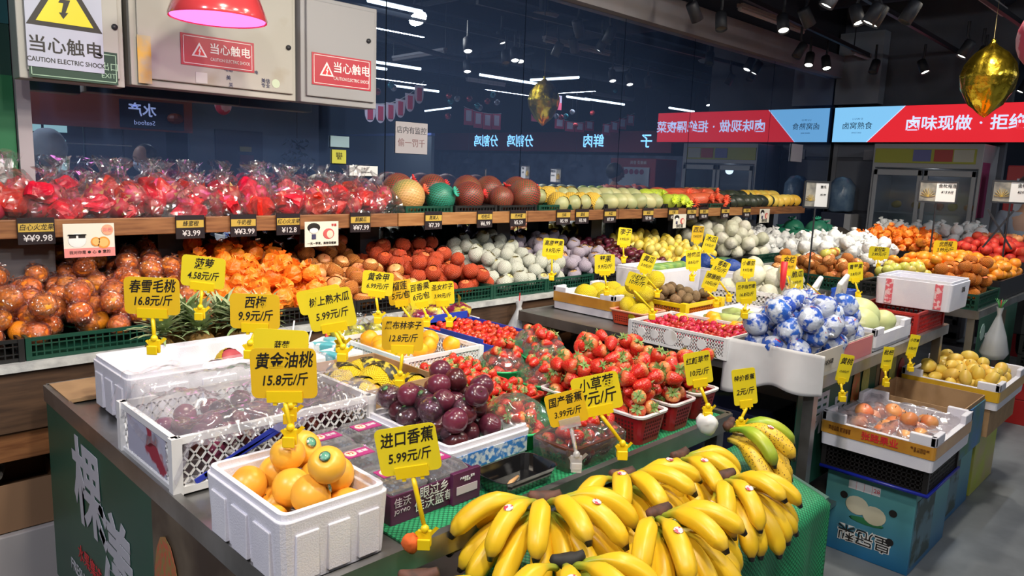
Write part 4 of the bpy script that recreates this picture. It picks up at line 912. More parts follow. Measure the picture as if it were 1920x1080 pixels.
# strawberry
sbm, nt, N, L, b = nodes('strawberry_skin'); b.inputs['Roughness'].default_value = .33
tc = N.new('ShaderNodeTexCoord'); v = N.new('ShaderNodeTexVoronoi'); v.inputs['Scale'].default_value = 190; L.new(tc.outputs['Object'], v.inputs['Vector'])
r_ = N.new('ShaderNodeValToRGB'); r_.color_ramp.elements[0].position = .13; r_.color_ramp.elements[1].position = .2; r_.color_ramp.elements[0].color = (.75, .42, .08, 1); r_.color_ramp.elements[1].color = (.54, .018, .012, 1); L.new(v.outputs['Distance'], r_.inputs[0])
sx = N.new('ShaderNodeSeparateXYZ'); L.new(tc.outputs['Object'], sx.inputs[0]); mr = N.new('ShaderNodeMapRange'); mr.inputs[1].default_value = .004; mr.inputs[2].default_value = .016; L.new(sx.outputs[2], mr.inputs[0])
oi = N.new('ShaderNodeObjectInfo'); mm = N.new('ShaderNodeMath'); mm.operation = 'MULTIPLY'; mm.use_clamp = True; L.new(mr.outputs[0], mm.inputs[0]); L.new(oi.outputs['Random'], mm.inputs[1])
mx = N.new('ShaderNodeMix'); mx.data_type = 'RGBA'; L.new(mm.outputs[0], mx.inputs[0]); L.new(r_.outputs[0], mx.inputs[6]); mx.inputs[7].default_value = (.70, .30, .10, 1); L.new(mx.outputs[2], b.inputs['Base Color'])
bm = N.new('ShaderNodeBump'); bm.inputs['Strength'].default_value = .5; bm.inputs['Distance'].default_value = .002; L.new(v.outputs['Distance'], bm.inputs['Height']); L.new(bm.outputs[0], b.inputs['Normal'])
def straw(s):
    pr = [(.0, -.024), (.006, -.022), (.012, -.012), (.0165, 0), (.0175, .009), (.013, .016), (.004, .0175), (0, .0165)]
    body = MB().lathe([(a * s, z * s) for a, z in pr], 14, cap=False).mesh('strawberry', sbm)
    c = MB()
    for k in range(9):
        a = k * 2 * PI / 9 + .2 * (k % 2); l = .015 * s; ca, sa = math.cos(a), math.sin(a)
        c.add([(0, 0, .0178 * s), (ca * l * .55 - sa * .003 * s, sa * l * .55 + ca * .003 * s, .0195 * s), (ca * l * 1.1, sa * l * 1.1, (.014 + .006 * (k % 3)) * s), (ca * l * .55 + sa * .003 * s, sa * l * .55 - ca * .003 * s, .0195 * s)], [(0, 1, 2, 3)])
    c.tube([(0, 0, .017 * s), (.002 * s, 0, .026 * s)], .0012 * s, 5)
    return [('strawberry', body), ('calyx', c.mesh('calyx', mat('calyx_leaf', (.13, .24, .05), .6, (.30, .36, .14), 60)))]
proto('strawberry', .0175, straw(1.0)); proto('big_strawberry', .0215, straw(1.28)); proto('small_strawberry', .0145, straw(.85))
# melons in nets
def melon(kind, r, sz, col, col2, netc=None, ku=16, kv=8, w_=.28, knot=None, full=False):
    b = MB().ball(r, sz=1, n=26, m=16, fn=lambda q, z, a, i: (q, z)).mesh('melon', mat('melon_' + kind, col, .4, col2, 5, rand=.08))
    parts = [('melon', b)]
    if netc:
        parts.append(('net', MB().ball(r * 1.025, n=26, m=16).mesh('net', netmat('net_' + kind, netc, ku, kv, w_))))
        tf = MB()
        for k in range(12):
            a = k * PI / 6; tf.tube([(0, 0, r * .98), (.012 * math.cos(a), .012 * math.sin(a), r * 1.15), (.035 * math.cos(a), .035 * math.sin(a), r * 1.28)], [.004, .005, .004], 4)
        parts.append(('net_knot', tf.mesh('net_knot', mat('knot_' + kind, knot or netc, .5))))
    proto(kind, r, parts, full=full)
melon('orange_net_melon', .105, 1, (.55, .32, .10), (.20, .30, .08), (.80, .45, .20), 16, 11, .24, (.85, .13, .06))
melon('teal_net_melon', .095, 1, (.03, .14, .08), (.02, .08, .05), (.03, .36, .26), 16, 11, .28)
melon('red_net_melon', .105, 1, (.10, .13, .05), (.05, .06, .03), (.50, .03, .04), 17, 12, .27, (.75, .04, .04))
melon('green_net_melon', .10, 1, (.03, .16, .09), (.02, .10, .06), (.02, .30, .18), 18, 12, .3)
melon('lime_net_melon', .06, 1, (.35, .45, .05), (.40, .50, .08), (.66, .80, .05), 14, 9, .3)
melon('pale_melon', .062, 1, (.48, .46, .22), (.35, .38, .18))
melon('dark_squash', .06, 1, (.018, .025, .018), (.04, .05, .03))
melon('yellow_melon', .062, 1, (.82, .48, .05), (.80, .60, .12))
melon('papaya', .055, 1, (.60, .16, .06), (.45, .10, .05), (.85, .12, .05), 14, 10, .35)
foamy = sleeve(.062, (.85, .55, .06), (.70, .45, .06), 'net_gold', 1.0)
PR['sleeved_yellow'] = dict(r=.06, parts=[('melon', PR['pale_melon']['parts'][0][1]), ('foam_net', foamy)], full=False, flat=1)

# ---- lower counter heaps
HZ, SL = .945, .20
def bin_(kind, name, X0, X1, n, label, cat, group, **k): return heap(kind, name, X0, X1, 2.77, 3.40, HZ, n, label, cat, group, slope=k.pop('slope', SL), **k)
bin_('wrapped_orange', 'wrapped_orange', -.12, 1.20, 215, 'orange wrapped in clear pinkish plastic on the lower counter at the left', 'wrapped orange', 'film-wrapped oranges on the lower counter', seed=3)
bin_('orange', 'orange', .30, 1.25, 12, 'bare orange lying among the plastic-wrapped ones on the left counter', 'orange', 'bare oranges among the wrapped ones', seed=14, slope=.20).__len__()
bin_('paper_orange', 'paper_wrapped_orange', 1.24, 1.72, 85, 'orange wrapped in crinkled bright orange paper on the lower counter', 'paper orange', 'paper-wrapped oranges on the lower counter', seed=5)
bin_('foam_apple', 'apple', 1.72, 2.20, 62, 'rosy apple in an orange foam net on the lower counter', 'apple', 'foam-netted apples on the lower counter', seed=6)
bin_('bare_apple', 'apple', 1.75, 2.2, 7, 'bare pinkish apple lying among the foam-netted ones', 'apple', 'bare apples among the foam-netted ones', seed=7, slope=.36)
bin_('red_net_apple', 'apple', 2.20, 2.72, 72, 'apple in a red-orange foam net on the lower counter left of the white-sleeved pears', 'apple', 'red-netted apples on the lower counter', seed=8)
bin_('white_pear', 'pear', 2.74, 3.30, 78, 'pear in a white foam net on the lower counter', 'pear', 'white-netted pears on the lower counter', seed=9)
bin_('lilac_apple', 'apple', 3.32, 3.86, 74, 'brownish apple in a lilac sleeve on the lower counter', 'apple', 'lilac-sleeved apples on the lower counter', seed=10)
bin_('small_plum', 'plum', 3.88, 4.36, 130, 'small dark plum on the lower counter between the lilac-sleeved apples and the yellow fruit', 'plum', 'dark plums on the lower counter', seed=11)
bin_('yellow_mango', 'mango', 4.38, 5.02, 120, 'bright yellow fruit heaped on the lower counter behind the foam boxes', 'fruit', 'yellow fruit on the lower counter', seed=12)
bin_('sleeved_melon', 'melon', 5.25, 5.85, 60, 'greyish sleeved fruit on the lower counter', 'fruit', 'grey-sleeved fruit on the lower counter', seed=13)
bin_('sleeved_pear', 'pear', 5.85, 6.6, 60, 'pear in a cream sleeve near the far end of the lower counter', 'pear', 'cream-sleeved pears on the lower counter', seed=15)
heap('green_net_melon', 'melon', 6.55, 7.15, 2.72, 3.3, HZ, 7, 'round melon in a dark green net at the far end of the lower counter', 'melon', 'green-netted melons at the far end', seed=16)
# ---- upper shelf
SZ = 1.35
rs = random.Random(21)
def row(kind, name, X0, X1, label, cat, group, depth=(3.12, 3.35), rsc=1.0, elong=1.0, rows=2, seed=1, dz=0, gap=.92):
    r = PR[kind]['r'] * rsc; rr_ = random.Random(seed); x = X0 + r
    k = 0
    while x < X1 - r * .5:
        for j in range(rows):
            y = depth[0] + j * (depth[1] - depth[0]) / max(1, rows - 1) + rr_.uniform(-.01, .01)
            inst(kind, name, (x + (r * .5 if j % 2 else 0), y, SZ + r * .95 + (.03 * j)), (PI / 2 + rr_.uniform(-.3, .3), rr_.uniform(-.4, .4), rr_.uniform(-.5, .9)), (rsc, rsc, rsc * elong), label, cat, group)
        x += 2 * r * gap; k += 1
inst('orange_net_melon', 'melon', (2.42, 3.20, SZ + .09), (1.2, .3, 1.25), .88, 'round melon in a cream-orange net with a red knot on the upper shelf', 'melon', None)
inst('teal_net_melon', 'melon', (2.64, 3.19, SZ + .085), (1.2, 0, .4), .86, 'melon in a teal net beside the cream-orange netted one', 'melon', None)
inst('red_net_melon', 'melon', (2.86, 3.20, SZ + .09), (1.4, .2, 1.3), .82, 'dark red netted melon right of the teal one', 'melon', None)
inst('red_net_melon', 'melon', (3.09, 3.17, SZ + .08), (.3, .2, .3), .70, 'smallest dark red netted melon, in a low black crate', 'melon', None)
inst('red_net_melon', 'melon', (3.33, 3.21, SZ + .10), (1.2, .3, 1.6), .95, 'largest red netted melon with a bright knot, left of the yellow-sleeved melons', 'melon', None)
for i, (x, y) in enumerate(((2.52, 3.42), (2.78, 3.44), (3.04, 3.42), (3.24, 3.44), (3.5, 3.45))): inst('red_net_melon', 'melon', (x, y, SZ + .12), (1, i, 1), .85, 'red netted melon in the back row of the upper shelf', 'melon', 'back-row netted melons')
row('sleeved_yellow', 'melon', 3.50, 3.98, 'pale melon in a golden foam sleeve on the upper shelf', 'melon', 'gold-sleeved melons on the upper shelf', elong=1.3, seed=2)
row('pale_melon', 'melon', 3.98, 4.72, 'pale green oval melon on the upper shelf', 'melon', 'pale melons on the upper shelf', elong=1.35, seed=3)
row('lime_net_melon', 'melon', 4.72, 5.12, 'melon in a bright lime net on the upper shelf', 'melon', 'lime-netted melons on the upper shelf', elong=1.2, seed=4)
row('papaya', 'papaya', 4.98, 5.70, 'papaya in a red-orange net on the upper shelf', 'papaya', 'red-netted papayas on the upper shelf', depth=(3.2, 3.36), elong=1.9, seed=5, rsc=1.15)
row('dark_squash', 'squash', 5.66, 6.42, 'dark green squash on the upper shelf', 'squash', 'dark squashes on the upper shelf', elong=1.4, seed=6)
row('yellow_melon', 'melon', 6.30, 7.02, 'golden yellow melon at the far end of the upper shelf', 'melon', 'yellow melons at the far end of the upper shelf', elong=1.3, seed=7)
# bagged dragon fruit
dfb = MB().ball(.05, sz=1.2, n=16, m=10).mesh('dragon_fruit', mat('dragon_pink', (.45, .02, .05), .45, (.50, .16, .12), 8, .5, .75, rand=.2))
sc_ = MB()
for k in range(20):
    a = k * 2.4; z = -.045 + k * .0052; q = math.sqrt(max(.0001, .05 ** 2 - (z / 1.2) ** 2)); sc_.add([(q * math.cos(a - .25), q * math.sin(a - .25), z), (q * math.cos(a + .25), q * math.sin(a + .25), z), ((q + .012) * math.cos(a), (q + .012) * math.sin(a), z + .028)], [(0, 1, 2)])
proto('dragon', .05, [('dragon_fruit', dfb), ('scales', sc_.mesh('scales', mat('scale_green', (.50, .30, .10), .5, (.60, .05, .06), 15)))])
rwm = mat('red_wrapper', (.72, .012, .012), .35, (.45, .004, .01), 14, bump=.5, bs=30, rand=.12)
def bag_mesh(seed):
    def fn(r, z, a, i):
        return (r * (1 + .10 * math.sin(a * 5 + seed) + .05 * math.sin(a * 11)), z)
    pr = [(.06, 0), (.105, .008), (.115, .04), (.115, .09), (.095, .135), (.06, .17), (.025, .20), (.035, .235), (.055, .26)]
    pr2 = []
    for i in range(len(pr) - 1): pr2 += [pr[i], ((pr[i][0] + pr[i + 1][0]) / 2, (pr[i][1] + pr[i + 1][1]) / 2)]
    return MB().lathe(pr2 + [pr[-1]], 20, fn=fn, cap=False).disp(.030, 12, seed).disp(.010, 40, seed).mesh('film', film_bag, False)
bags = [bag_mesh(i) for i in range(3)]
wr_ = [MB().ball(.066, sz=.85, n=14, m=10).disp(.034, 17, 11 + i).mesh('red_wrapper', rwm, False) for i in range(3)]
bl = ['leftmost on the upper shelf', 'behind the first shelf price label', 'above the rabbit card', 'just right of the rabbit card', 'left of the second price label', 'above the second price label', 'left of the third price label', 'above the third price label', 'between the third and fourth price labels', 'above the fourth price label', 'above the apple-girl card', 'right of the apple-girl card', 'above the fifth price label', 'last before the netted melons']
x = .40
for i in range(14):
    x = .46 + i * .136
    b_ = empty('fruit_bag', (x, 3.17 + .02 * math.sin(i * 2), SZ - .014), i * .8, 'clear plastic bag of red-wrapped dragon fruit, %s' % bl[i], 'bag', 'clear bags of dragon fruit')
    b_.scale = (.86, .95, .86 + .12 * math.sin(i * 1.7)); link('film', bags[i % 3], b_)
    link('red_wrapper', wr_[i % 3], b_, (.035 * math.cos(i), -.045, .055 + .03 * (i % 2)), (i, .4, i * 2)); link('red_wrapper', wr_[(i + 1) % 3], b_, (-.03, .03 * math.sin(i), .10 + .02 * (i % 3)), (.4, i, 1), (.8, .8, .8))
    for q in range(2):
        inst('dragon', 'dragon_fruit', (x + (.035 if q else -.035), 3.16 + .03 * q, SZ + .045 + .05 * q), (rs.uniform(-1, 1), rs.uniform(-1, 1), i), .78, 'pink-red dragon fruit inside a clear bag on the upper shelf', 'dragon fruit', 'dragon fruit inside the clear bags')
for i in range(11):
    x = .5 + i * .17
    b_ = empty('fruit_bag', (x, 3.42, SZ - .014), i * .5, 'clear plastic bag in the back row of the upper shelf', 'bag', 'back-row bags on the upper shelf'); b_.scale = (.9, .9, .95)
    link('film', bags[i % 3], b_); link('red_wrapper', wr_[i % 3], b_, (0, 0, .08), (i, 0, 0), 1.2); link('red_wrapper', wr_[(i + 1) % 3], b_, (.02, -.02, .13), (0, i, 0), .8)
# shelf price labels and comic cards
gl = mat('label_gold', (.50, .34, .06), .5); bk = mat('label_black', (.018, .012, .016), .4); lw_ = mat('label_white', (.62, .60, .62), .5)
labs = [(68, '白心火龙果', '¥¥9.98'), (357, '蜂蜜橙', '¥3.99'), (457, '牛奶橙', '¥¥3.99'), (541, '红心火龙果', '¥12.8'), (676, '麒麟瓜', '¥¥7.99'), (813, '黑美人', '¥7.39'), (909, '哈密瓜', '¥6.99'), (971, '西州蜜', '¥5.59'), (1056, '玉菇', '¥5.99'), (1091, '甜瓜', '¥5.98'), (1143, '木瓜', '¥7.99'), (1214, '南瓜', '¥7.98'), (1261, '冬瓜', '¥5.98'), (1295, '冬瓜', '¥3.98'), (1318, '金瓜', '¥3.98'), (1358, '金瓜', '¥3.98'), (1398, '香瓜', '¥4.98')]
for i, (px, a, b_) in enumerate(labs):
    X = PY(px, 425, 3.04).x; w_ = .115 if i < 7 else .13
    o = empty('shelf_price_label', (X, 3.046, 1.275), label='black and gold price label on the upper shelf edge reading %s' % b_ if i < 9 else 'small black price label on the far part of the upper shelf edge', cat='price label', group='shelf edge price labels')
    o['label'] = ('black and gold shelf-edge price label reading %s %s' % (a, b_)) if i not in (13, 14, 15) else 'black and gold price label number-lettered ¥3.98 near the far shelf end'
    MB().box(-w_ / 2, -.006, 0, w_ / 2, 0, .095).build('holder', bk, o); g_ = MB().box(-w_ / 2 + .002, -.0075, .045, w_ / 2 - .004, -.006, .075).build('name_strip', gl, o)
    lettering(a, .024, ink, g_, (0, -.008, .06), FR, shear=.2, sx=.9); lettering(b_, .032, lw_, o, (.004, -.0065, .021), FR, bold=.0003)
def comic(px0, px1, py0, py1, Y, label, kind):
    A = PY(px0, py0, Y); B = PY(px1, py1, Y); w_ = B.x - A.x; h_ = A.z - B.z
    o = empty('picture_card', ((A.x + B.x) / 2, Y, B.z), label=label, cat='card')
    MB().box(-w_ / 2, -.002, 0, w_ / 2, 0, h_).build('card', mat('card_cream', (.70, .68, .60), .45), o)
    if kind == 'rabbit':   # cartoon left out; fruit picture and writing kept
        p = mat('card_pink', (.72, .25, .24), .5); MB().box(-w_ / 2, -.003, 0, w_ / 2, -.002, h_ * .27).build('pink_band', p, o)
        lettering('我对你是 ● 心 ● 意的', w_ * .082, ink, o, (0, -.0035, h_ * .14), FR)
        for (x, z, r_) in ((w_ * .12, h_ * .45, .017), (w_ * .27, h_ * .42, .022)):
            MB().lathe([(0, .001), (r_, .001), (r_, 0)], 20).build('orange_print', mat('print_orange', (.80, .28, .04), .5), o, loc=(x, -.003, z), rot=FR); MB().lathe([(0, .002), (r_ * .75, .002)], 20, cap=False).build('orange_print_flesh', mat('print_flesh', (.85, .45, .15), .5), o, loc=(x, -.003, z), rot=FR)
        MB().lathe([(0, .001), (.02, .001), (.02, 0)], 20).build('stamp', mat('stamp_salmon', (.80, .35, .22), .5), o, loc=(w_ * .36, -.003, h_ * .80), rot=FR); lettering('甜橙', .016, p, o, (w_ * .36, -.0045, h_ * .8), FR)
        # plain generic face with sunglasses
        MB().ball(1, n=20, m=8).build('face_print', white_p, o, smooth=True, loc=(-w_ * .24, -.0025, h_ * .5)).scale = (.030, .001, .026)
        MB().box(-w_ * .24 - .026, -.005, h_ * .58, -w_ * .24 - .004, -.0036, h_ * .68).box(-w_ * .24 + .004, -.005, h_ * .58, -w_ * .24 + .026, -.0036, h_ * .68).box(-w_ * .24 - .03, -.005, h_ * .655, -w_ * .24 + .03, -.0036, h_ * .685).build('sunglasses_print', ink, o)
    else:
        MB().ball(1, n=20, m=8).build('apple_print', mat('print_apple', (.55, .10, .10), .5), o, smooth=True, loc=(w_ * .2, -.0025, h_ * .5)).scale = (w_ * .17, .001, h_ * .22)
        MB().ball(1, n=20, m=8).build('apple_flesh_print', mat('print_flesh2', (.80, .62, .50), .5), o, smooth=True, loc=(w_ * .24, -.0035, h_ * .48)).scale = (w_ * .10, .001, h_ * .16)
        MB().ball(1, n=20, m=8).build('hair_print', ink, o, smooth=True, loc=(-w_ * .24, -.0025, h_ * .76)).scale = (w_ * .19, .001, h_ * .19)
        MB().ball(1, n=20, m=8).build('face_print', white_p, o, smooth=True, loc=(-w_ * .24, -.0035, h_ * .64)).scale = (w_ * .13, .001, h_ * .11)
        MB().box(-w_ * .30, -.004, h_ * .3, -w_ * .18, -.002, h_ * .5).build('dress_print', mat('print_navy', (.05, .05, .12), .5), o)
        if kind == 'girl': lettering('一天一苹果，美丽保健康', w_ * .078, ink, o, (0, -.0035, h_ * .12), FR); lettering('苹果', .014, red_print, o, (w_ * .36, -.0035, h_ * .84), FR)
        else: lettering('你好甜', w_ * .18, ink, o, (0, -.0035, h_ * .14), FR)
comic(117, 216, 420, 479, 3.0, 'pink and cream picture card with oranges hanging from the upper shelf edge', 'rabbit')
comic(571, 634, 416, 460, 3.0, 'white picture card with a sliced apple hanging from the upper shelf edge', 'girl')
comic(1263, 1285, 402, 427, 3.0, 'small white picture card above the yellow fruit', 'far')
comic(1425, 1441, 392, 417, 3.0, 'small white card tied near the far end of the upper shelf', 'far')
tag(MB().box(.76, 3.32, 1.02, 1.0, 3.33, 1.29).build('dark_picture_card', mat('dark_print', (.03, .032, .04), .5, (.12, .12, .13), 14)), 'dark picture card standing behind the wrapped oranges below the pink card', 'card')
# ------------------------------------------------------------------ front table
T = .8735
def foambox(X0, X1, Y0, Y1, z0, h, label, t=.022, group=None, notch=True, m=foam, name='foam_box', cat='box', panels=True, floor=None):
    o = empty(name, (X0, Y0, z0), label=label, cat=cat, group=group); w, d = X1 - X0, Y1 - Y0
    tub(MB(), w, d, h - .012, t, .02, .006, floor=floor).build('shell', m, o, smooth=False, bevel=.002)
    rm_ = MB(); L = [rrect(.006, .006, w - .006, d - .006, h - .012, .018), rrect(.006, .006, w - .006, d - .006, h, .018), rrect(t - .006, t - .006, w - t + .006, d - t + .006, h, .012), rrect(t - .006, t - .006, w - t + .006, d - t + .006, h - .012, .012)]
    rm_.loft(L, False, False).build('rim', m, o)
    if panels:
        for k in range(3):
            x0 = w * (.12 + .28 * k); MB().box(x0, -.003, .01, x0 + w * .2, .012, h * .72).build('moulded_rib', m, o, bevel=.002)
            y0 = d * (.12 + .28 * k); MB().box(-.003, y0, .01, .012, y0 + d * .2, h * .72).build('moulded_rib', m, o, bevel=.002)
    return o
fb = foambox(.56, .785, 1.075, 1.385, T, .135, 'small white foam box at the front corner of the first table, full of yellow nectarines', floor=.03)
ns = heap('nectarine', 'nectarine', .580, .765, 1.10, 1.365, T + .022, 15, 'yellow nectarine with a red blush in the small foam box', 'nectarine', 'nectarines in the small foam box', tilt=1.2, seed=4, sq=.91)
top = sorted(ns, key=lambda q: -q.location.z)[:8]
for k, q in enumerate(top):
    if k % 2 == 0:
        q.rotation_euler = (.5 + .15 * k, -.5, k * .3); link('sticker', stkm, q)
        q['label'] = 'yellow nectarine with a teal sticker, in the upper layer of the small foam box'; q['group'] = 'stickered nectarines in the small foam box'
foambox(.63, 1.13, 2.04, 2.34, T, .15, 'long white foam box behind the plum crate, holding three netted peaches', floor=.02)
for k, (x, y) in enumerate(((.91, 2.13), (1.0, 2.24), (1.06, 2.14))):
    inst('peach', 'peach', (x, y, T + .085), (.75, -.65, k), 1.22, 'dark red peach in a yellow foam net, %s' % ['nearest in the long foam box', 'farthest in the long foam box', 'rightmost in the long foam box'][k], 'peach', None)
# mesh-sided crate of plums under film
cp = crate(.50, .33, .13, whitepl, pitch=.026, t=.004, rimw=.016, diamond=True)
ct = put(cp, 'mesh_crate', (.575, 1.57, T), 0, 'white diamond-mesh crate of small plums covered in clear film', 'crate')
MB().box(-.003, .05, .02, 0, .29, .11).build('printed_card', mat('printed_card', (.45, .45, .58), .5, (.35, .03, .06), 11, .55, .6), ct)
MB().bar((.04, -.004, .02), (.25, -.004, .11), .004, .012).bar((.06, -.004, .03), (.30, -.004, .115), .004, .01).build('blue_stripe', mat('stripe_blue', (.03, .05, .45), .5), ct)
heap('small_plum', 'plum', .60, 1.05, 1.59, 1.88, T + .03, 105, 'small dark red plum in the white diamond-mesh crate', 'plum', 'plums in the mesh crate', seed=30, mx=.085)
g = MB(); nx_, ny_ = 40, 34
for j in range(ny_ + 1):
    for i in range(nx_ + 1):
        u, v = i / nx_, j / ny_; x = .555 + u * .55; y = 1.545 + v * .42
        z = T + .135 + .05 * v + .035 * noise.noise(Vector((u * 5, v * 5, 2))) + .015 * noise.noise(Vector((u * 16, v * 14, 4)))
        if u < .06: z -= (.06 - u) * 1.3; x += .01
        if v < .1: z -= (.1 - v) * .25
        z = max(z, T + .02)
        g.v.append((x, y, z))
for j in range(ny_):
    for i in range(nx_): a = j * (nx_ + 1) + i; g.f.append((a, a + 1, a + nx_ + 2, a + nx_ + 1))
tag(g.build('plastic_film', film('loose_film', gloss=.6, bs=22, haze=.16, hcol=(.75, .70, .82)), smooth=True), 'loose crumpled clear film lying over the diamond-mesh crate of plums', 'film')
# blueberry carton and clamshells
bc = empty('blueberry_carton', (.84, 1.15, T), label='low purple carton of blueberry packs beside the small foam box', cat='carton')
pur = mat('carton_purple', (.09, .015, .06), .45, (.07, .012, .05), 4)
tub(MB(), .235, .42, .062, .005, .003).build('tray', pur, bc)
MB().box(.155, -.012, 0, .235, .0, .072).build('end_flap', pur, bc, bevel=.001)
lettering('眼过乡\n佳沃蓝莓', .027, white_p, bc, (.112, -.002, .036), FR); lettering('佳沃', .022, mat('pale_print', (.5, .42, .48), .5), bc, (.028, -.002, .045), FR); lettering('JOYVIO', .012, MATS['pale_print'], bc, (.028, -.002, .027), FR)
MB().box(.165, -.0135, .022, .225, -.012, .040).build('handling_marks', MATS['pale_print'], bc); lettering('产品名称：蓝莓\n净含量', .006, white_p, bc, (.195, -.0135, .055), FR)
clam = film('clamshell', gloss=.7, bs=8, haze=.10, bstr=.3); blueb = mat('blueberry', (.025, .032, .07), .5, (.07, .08, .14), 20, rand=.3)
rsb = random.Random(6)
for k in range(6):
    x0, y0 = .845 + .115 * (k % 2), 1.165 + .135 * (k // 2)
    lab = ['front left', 'front right', 'middle left', 'middle right', 'back left', 'back right'][k]
    o = empty('blueberry_pack', (x0, y0, T + .012), label='clear clamshell of blueberries, %s of the six in the purple carton' % lab, cat='punnet')
    tub(MB(), .108, .125, .05, .002, .012, .008).build('shell', clam, o, smooth=True)
    MB().loft([rrect(0, 0, .108, .125, .05, .012), rrect(.01, .01, .098, .115, .064, .012)]).build('lid', clam, o, smooth=False)
    bb = MB()
    for q in range(48): bb.ball(.0078, (.018 + .0145 * (q % 6), .018 + .0125 * (q // 6), .043 + rsb.uniform(-.003, .004)), n=8, m=5)
    ob = bb.build('blueberries', blueb, o, smooth=True); ob['kind'] = 'stuff'
    lb = MB().box(.02, .045, .064, .09, .085, .066).build('label', mat('label_magenta', (.40, .03, .18), .4), o)
    MB().lathe([(0, .0015), (.014, .0015), (.014, 0)], 16).build('badge', mat('badge_cream', (.75, .62, .50), .5), lb, loc=(.038, .065, .066)); lettering('T2', .014, red_print, lb, (.038, .065, .068), (0, 0, 0)); lettering('蓝莓', .014, white_p, lb, (.070, .065, .0665), (0, 0, 0))
# black plum tray
o = foambox(1.06, 1.34, 1.23, 1.58, T, .085, 'white foam tray with blue printed sides, heaped with dark purple plums', panels=False, floor=.03)
MB().box(.02, -.002, .02, .26, 0, .06).box(-.002, .02, .02, 0, .33, .06).build('blue_print', mat('blue_print', (.55, .62, .70), .5, (.04, .18, .50), 60, .45, .55), o)
heap('plum', 'plum', 1.085, 1.315, 1.25, 1.56, T + .04, 31, 'dark purple plum heaped in the blue-printed foam tray', 'plum', 'bare dark plums in the foam tray', mound=.05, tilt=1, seed=8, rsc=1.02)
heap('wrapped_plum', 'plum', 1.075, 1.20, 1.26, 1.56, T + .06, 10, 'dark plum in shiny film with a green sticker, left in the foam tray', 'plum', 'film-wrapped plums in the foam tray', tilt=.5, seed=9)
# papaya carton
def carton(X0, X1, Y0, Y1, z0, h, label, m=card, t=.005, flaps=(), cat='carton', name='open_carton', floor=None):
    o = empty(name, (X0, Y0, z0), label=label, cat=cat); w, d = X1 - X0, Y1 - Y0
    tub(MB(), w, d, h, t, .002, k=1, floor=floor).build('body', m, o)
    return o
carton(1.09, 1.37, 1.64, 1.98, T, .115, 'brown cardboard carton of papayas in yellow foam nets behind the plums')
pap = MB().ball(.055, n=20, m=12, sz=1.35, fn=lambda q, z, a, i: (q * (1 - .15 * z / .075), z)).mesh('papaya', mat('papaya_gold', (.80, .42, .05), .4, (.70, .50, .08), 5))
psl = MB().ball(.060, n=26, m=12, sz=1.35, a0=.9, a1=PI, fn=lambda q, z, a, i: (q * (1 - .15 * z / .08) * (1 + .03 * math.sin(a * 13 + i)), z)).mesh('foam_net', netmat('net_lemon', (.88, .70, .02), 24, 14, .5, (.75, .50, .01)))
pst = MB().lathe([(.0625, -.018), (.0645, .0), (.0615, .022)], 24, cap=False).mesh('printed_band', mat('band_black', (.02, .02, .015), .4, (.55, .42, .05), 40, .5, .6))
for k, (x, y, z, rz_) in enumerate(((1.16, 1.74, .062, .5), (1.27, 1.80, .075, 1.8), (1.19, 1.88, .07, 2.9), (1.31, 1.70, .055, .2), (1.30, 1.91, .062, 1.2))):
    o = link('papaya', pap, None, (x, y, T + z), (1.45, 0, rz_)); link('foam_net', psl, o); link('printed_band', pst, o)
    tag(o, 'papaya in a yellow foam net with a black band, %s of the carton' % ['front left', 'centre', 'back left', 'front right corner', 'back right corner'][k], 'papaya')
# white crate of golden fruit
ct = put(crate(.34, .40, .09, whitepl, pitch=.016, t=.005, rimw=.014), 'plastic_crate', (1.46, 1.93, T), 0, 'white slatted plastic crate of golden-orange fruit on the front table', 'crate')
heap('orange_mango', 'fruit', 1.475, 1.785, 1.945, 2.315, T + .045, 46, 'smooth golden-orange fruit in the white slatted crate', 'fruit', 'golden fruit in the white crate', seed=17, mx=.06)
# lemons and packaged goods at the back
for k in range(7):
    x, y = 1.58 + .09 * (k % 4), 2.42 + .10 * (k // 4)
    o = empty('lemon_bag', (x, y, T), k, 'small clear bag of yellow-green lemons behind the golden fruit', 'bag', 'bags of lemons at the back of the front table')
    link('film', MB().lathe([(.035, 0), (.05, .02), (.045, .07), (.015, .095), (.03, .12)], 14, cap=False).disp(.006, 30, k).mesh('film', film_bag), o)
    for q in range(3): MB().ball(.024, (.022 * math.cos(q * 2.1), .022 * math.sin(q * 2.1), .03 + .012 * q), 1.2, 12, 8).build('lemon', mat('lemon', (.72, .66, .05), .4, (.45, .55, .06), 9), o, smooth=True)
tealp = mat('wave_print', (.80, .82, .84), .5, (.10, .42, .48), 16, .48, .52)
for k, (x, y) in enumerate(((1.20, 2.14), (1.33, 2.12), (1.25, 2.30), (1.38, 2.27))):
    o = empty('coconut_carton', (x, y, T), .2 * k, 'white carton printed with teal waves and a red straw tip, %s of the four' % ['front left', 'front right', 'back left', 'back right'][k], 'carton')
    MB().box(-.055, -.055, 0, .055, .055, .10).build('box', tealp, o, bevel=.006)
    MB().lathe([(.022, .10), (.022, .108), (0, .108)], 14).build('cap', mat('cup_teal', (.15, .45, .50), .4), o); MB().tube([(.02, .02, .10), (.05, .03, .17)], .003, 6).build('straw', white_p, o); MB().tube([(.02, .02, .105), (.032, .024, .13)], .006, 6).build('straw_tip', red_print, o)
foambox(1.88, 2.28, 2.43, 2.62, T, .05, 'low white foam tray under the purple and yellow passion fruit bags', floor=.012, panels=False)
pv = mat('purple_bag', (.16, .01, .05), .25, (.60, .52, .05), 9, .5, .56, bump=.5, bs=25)
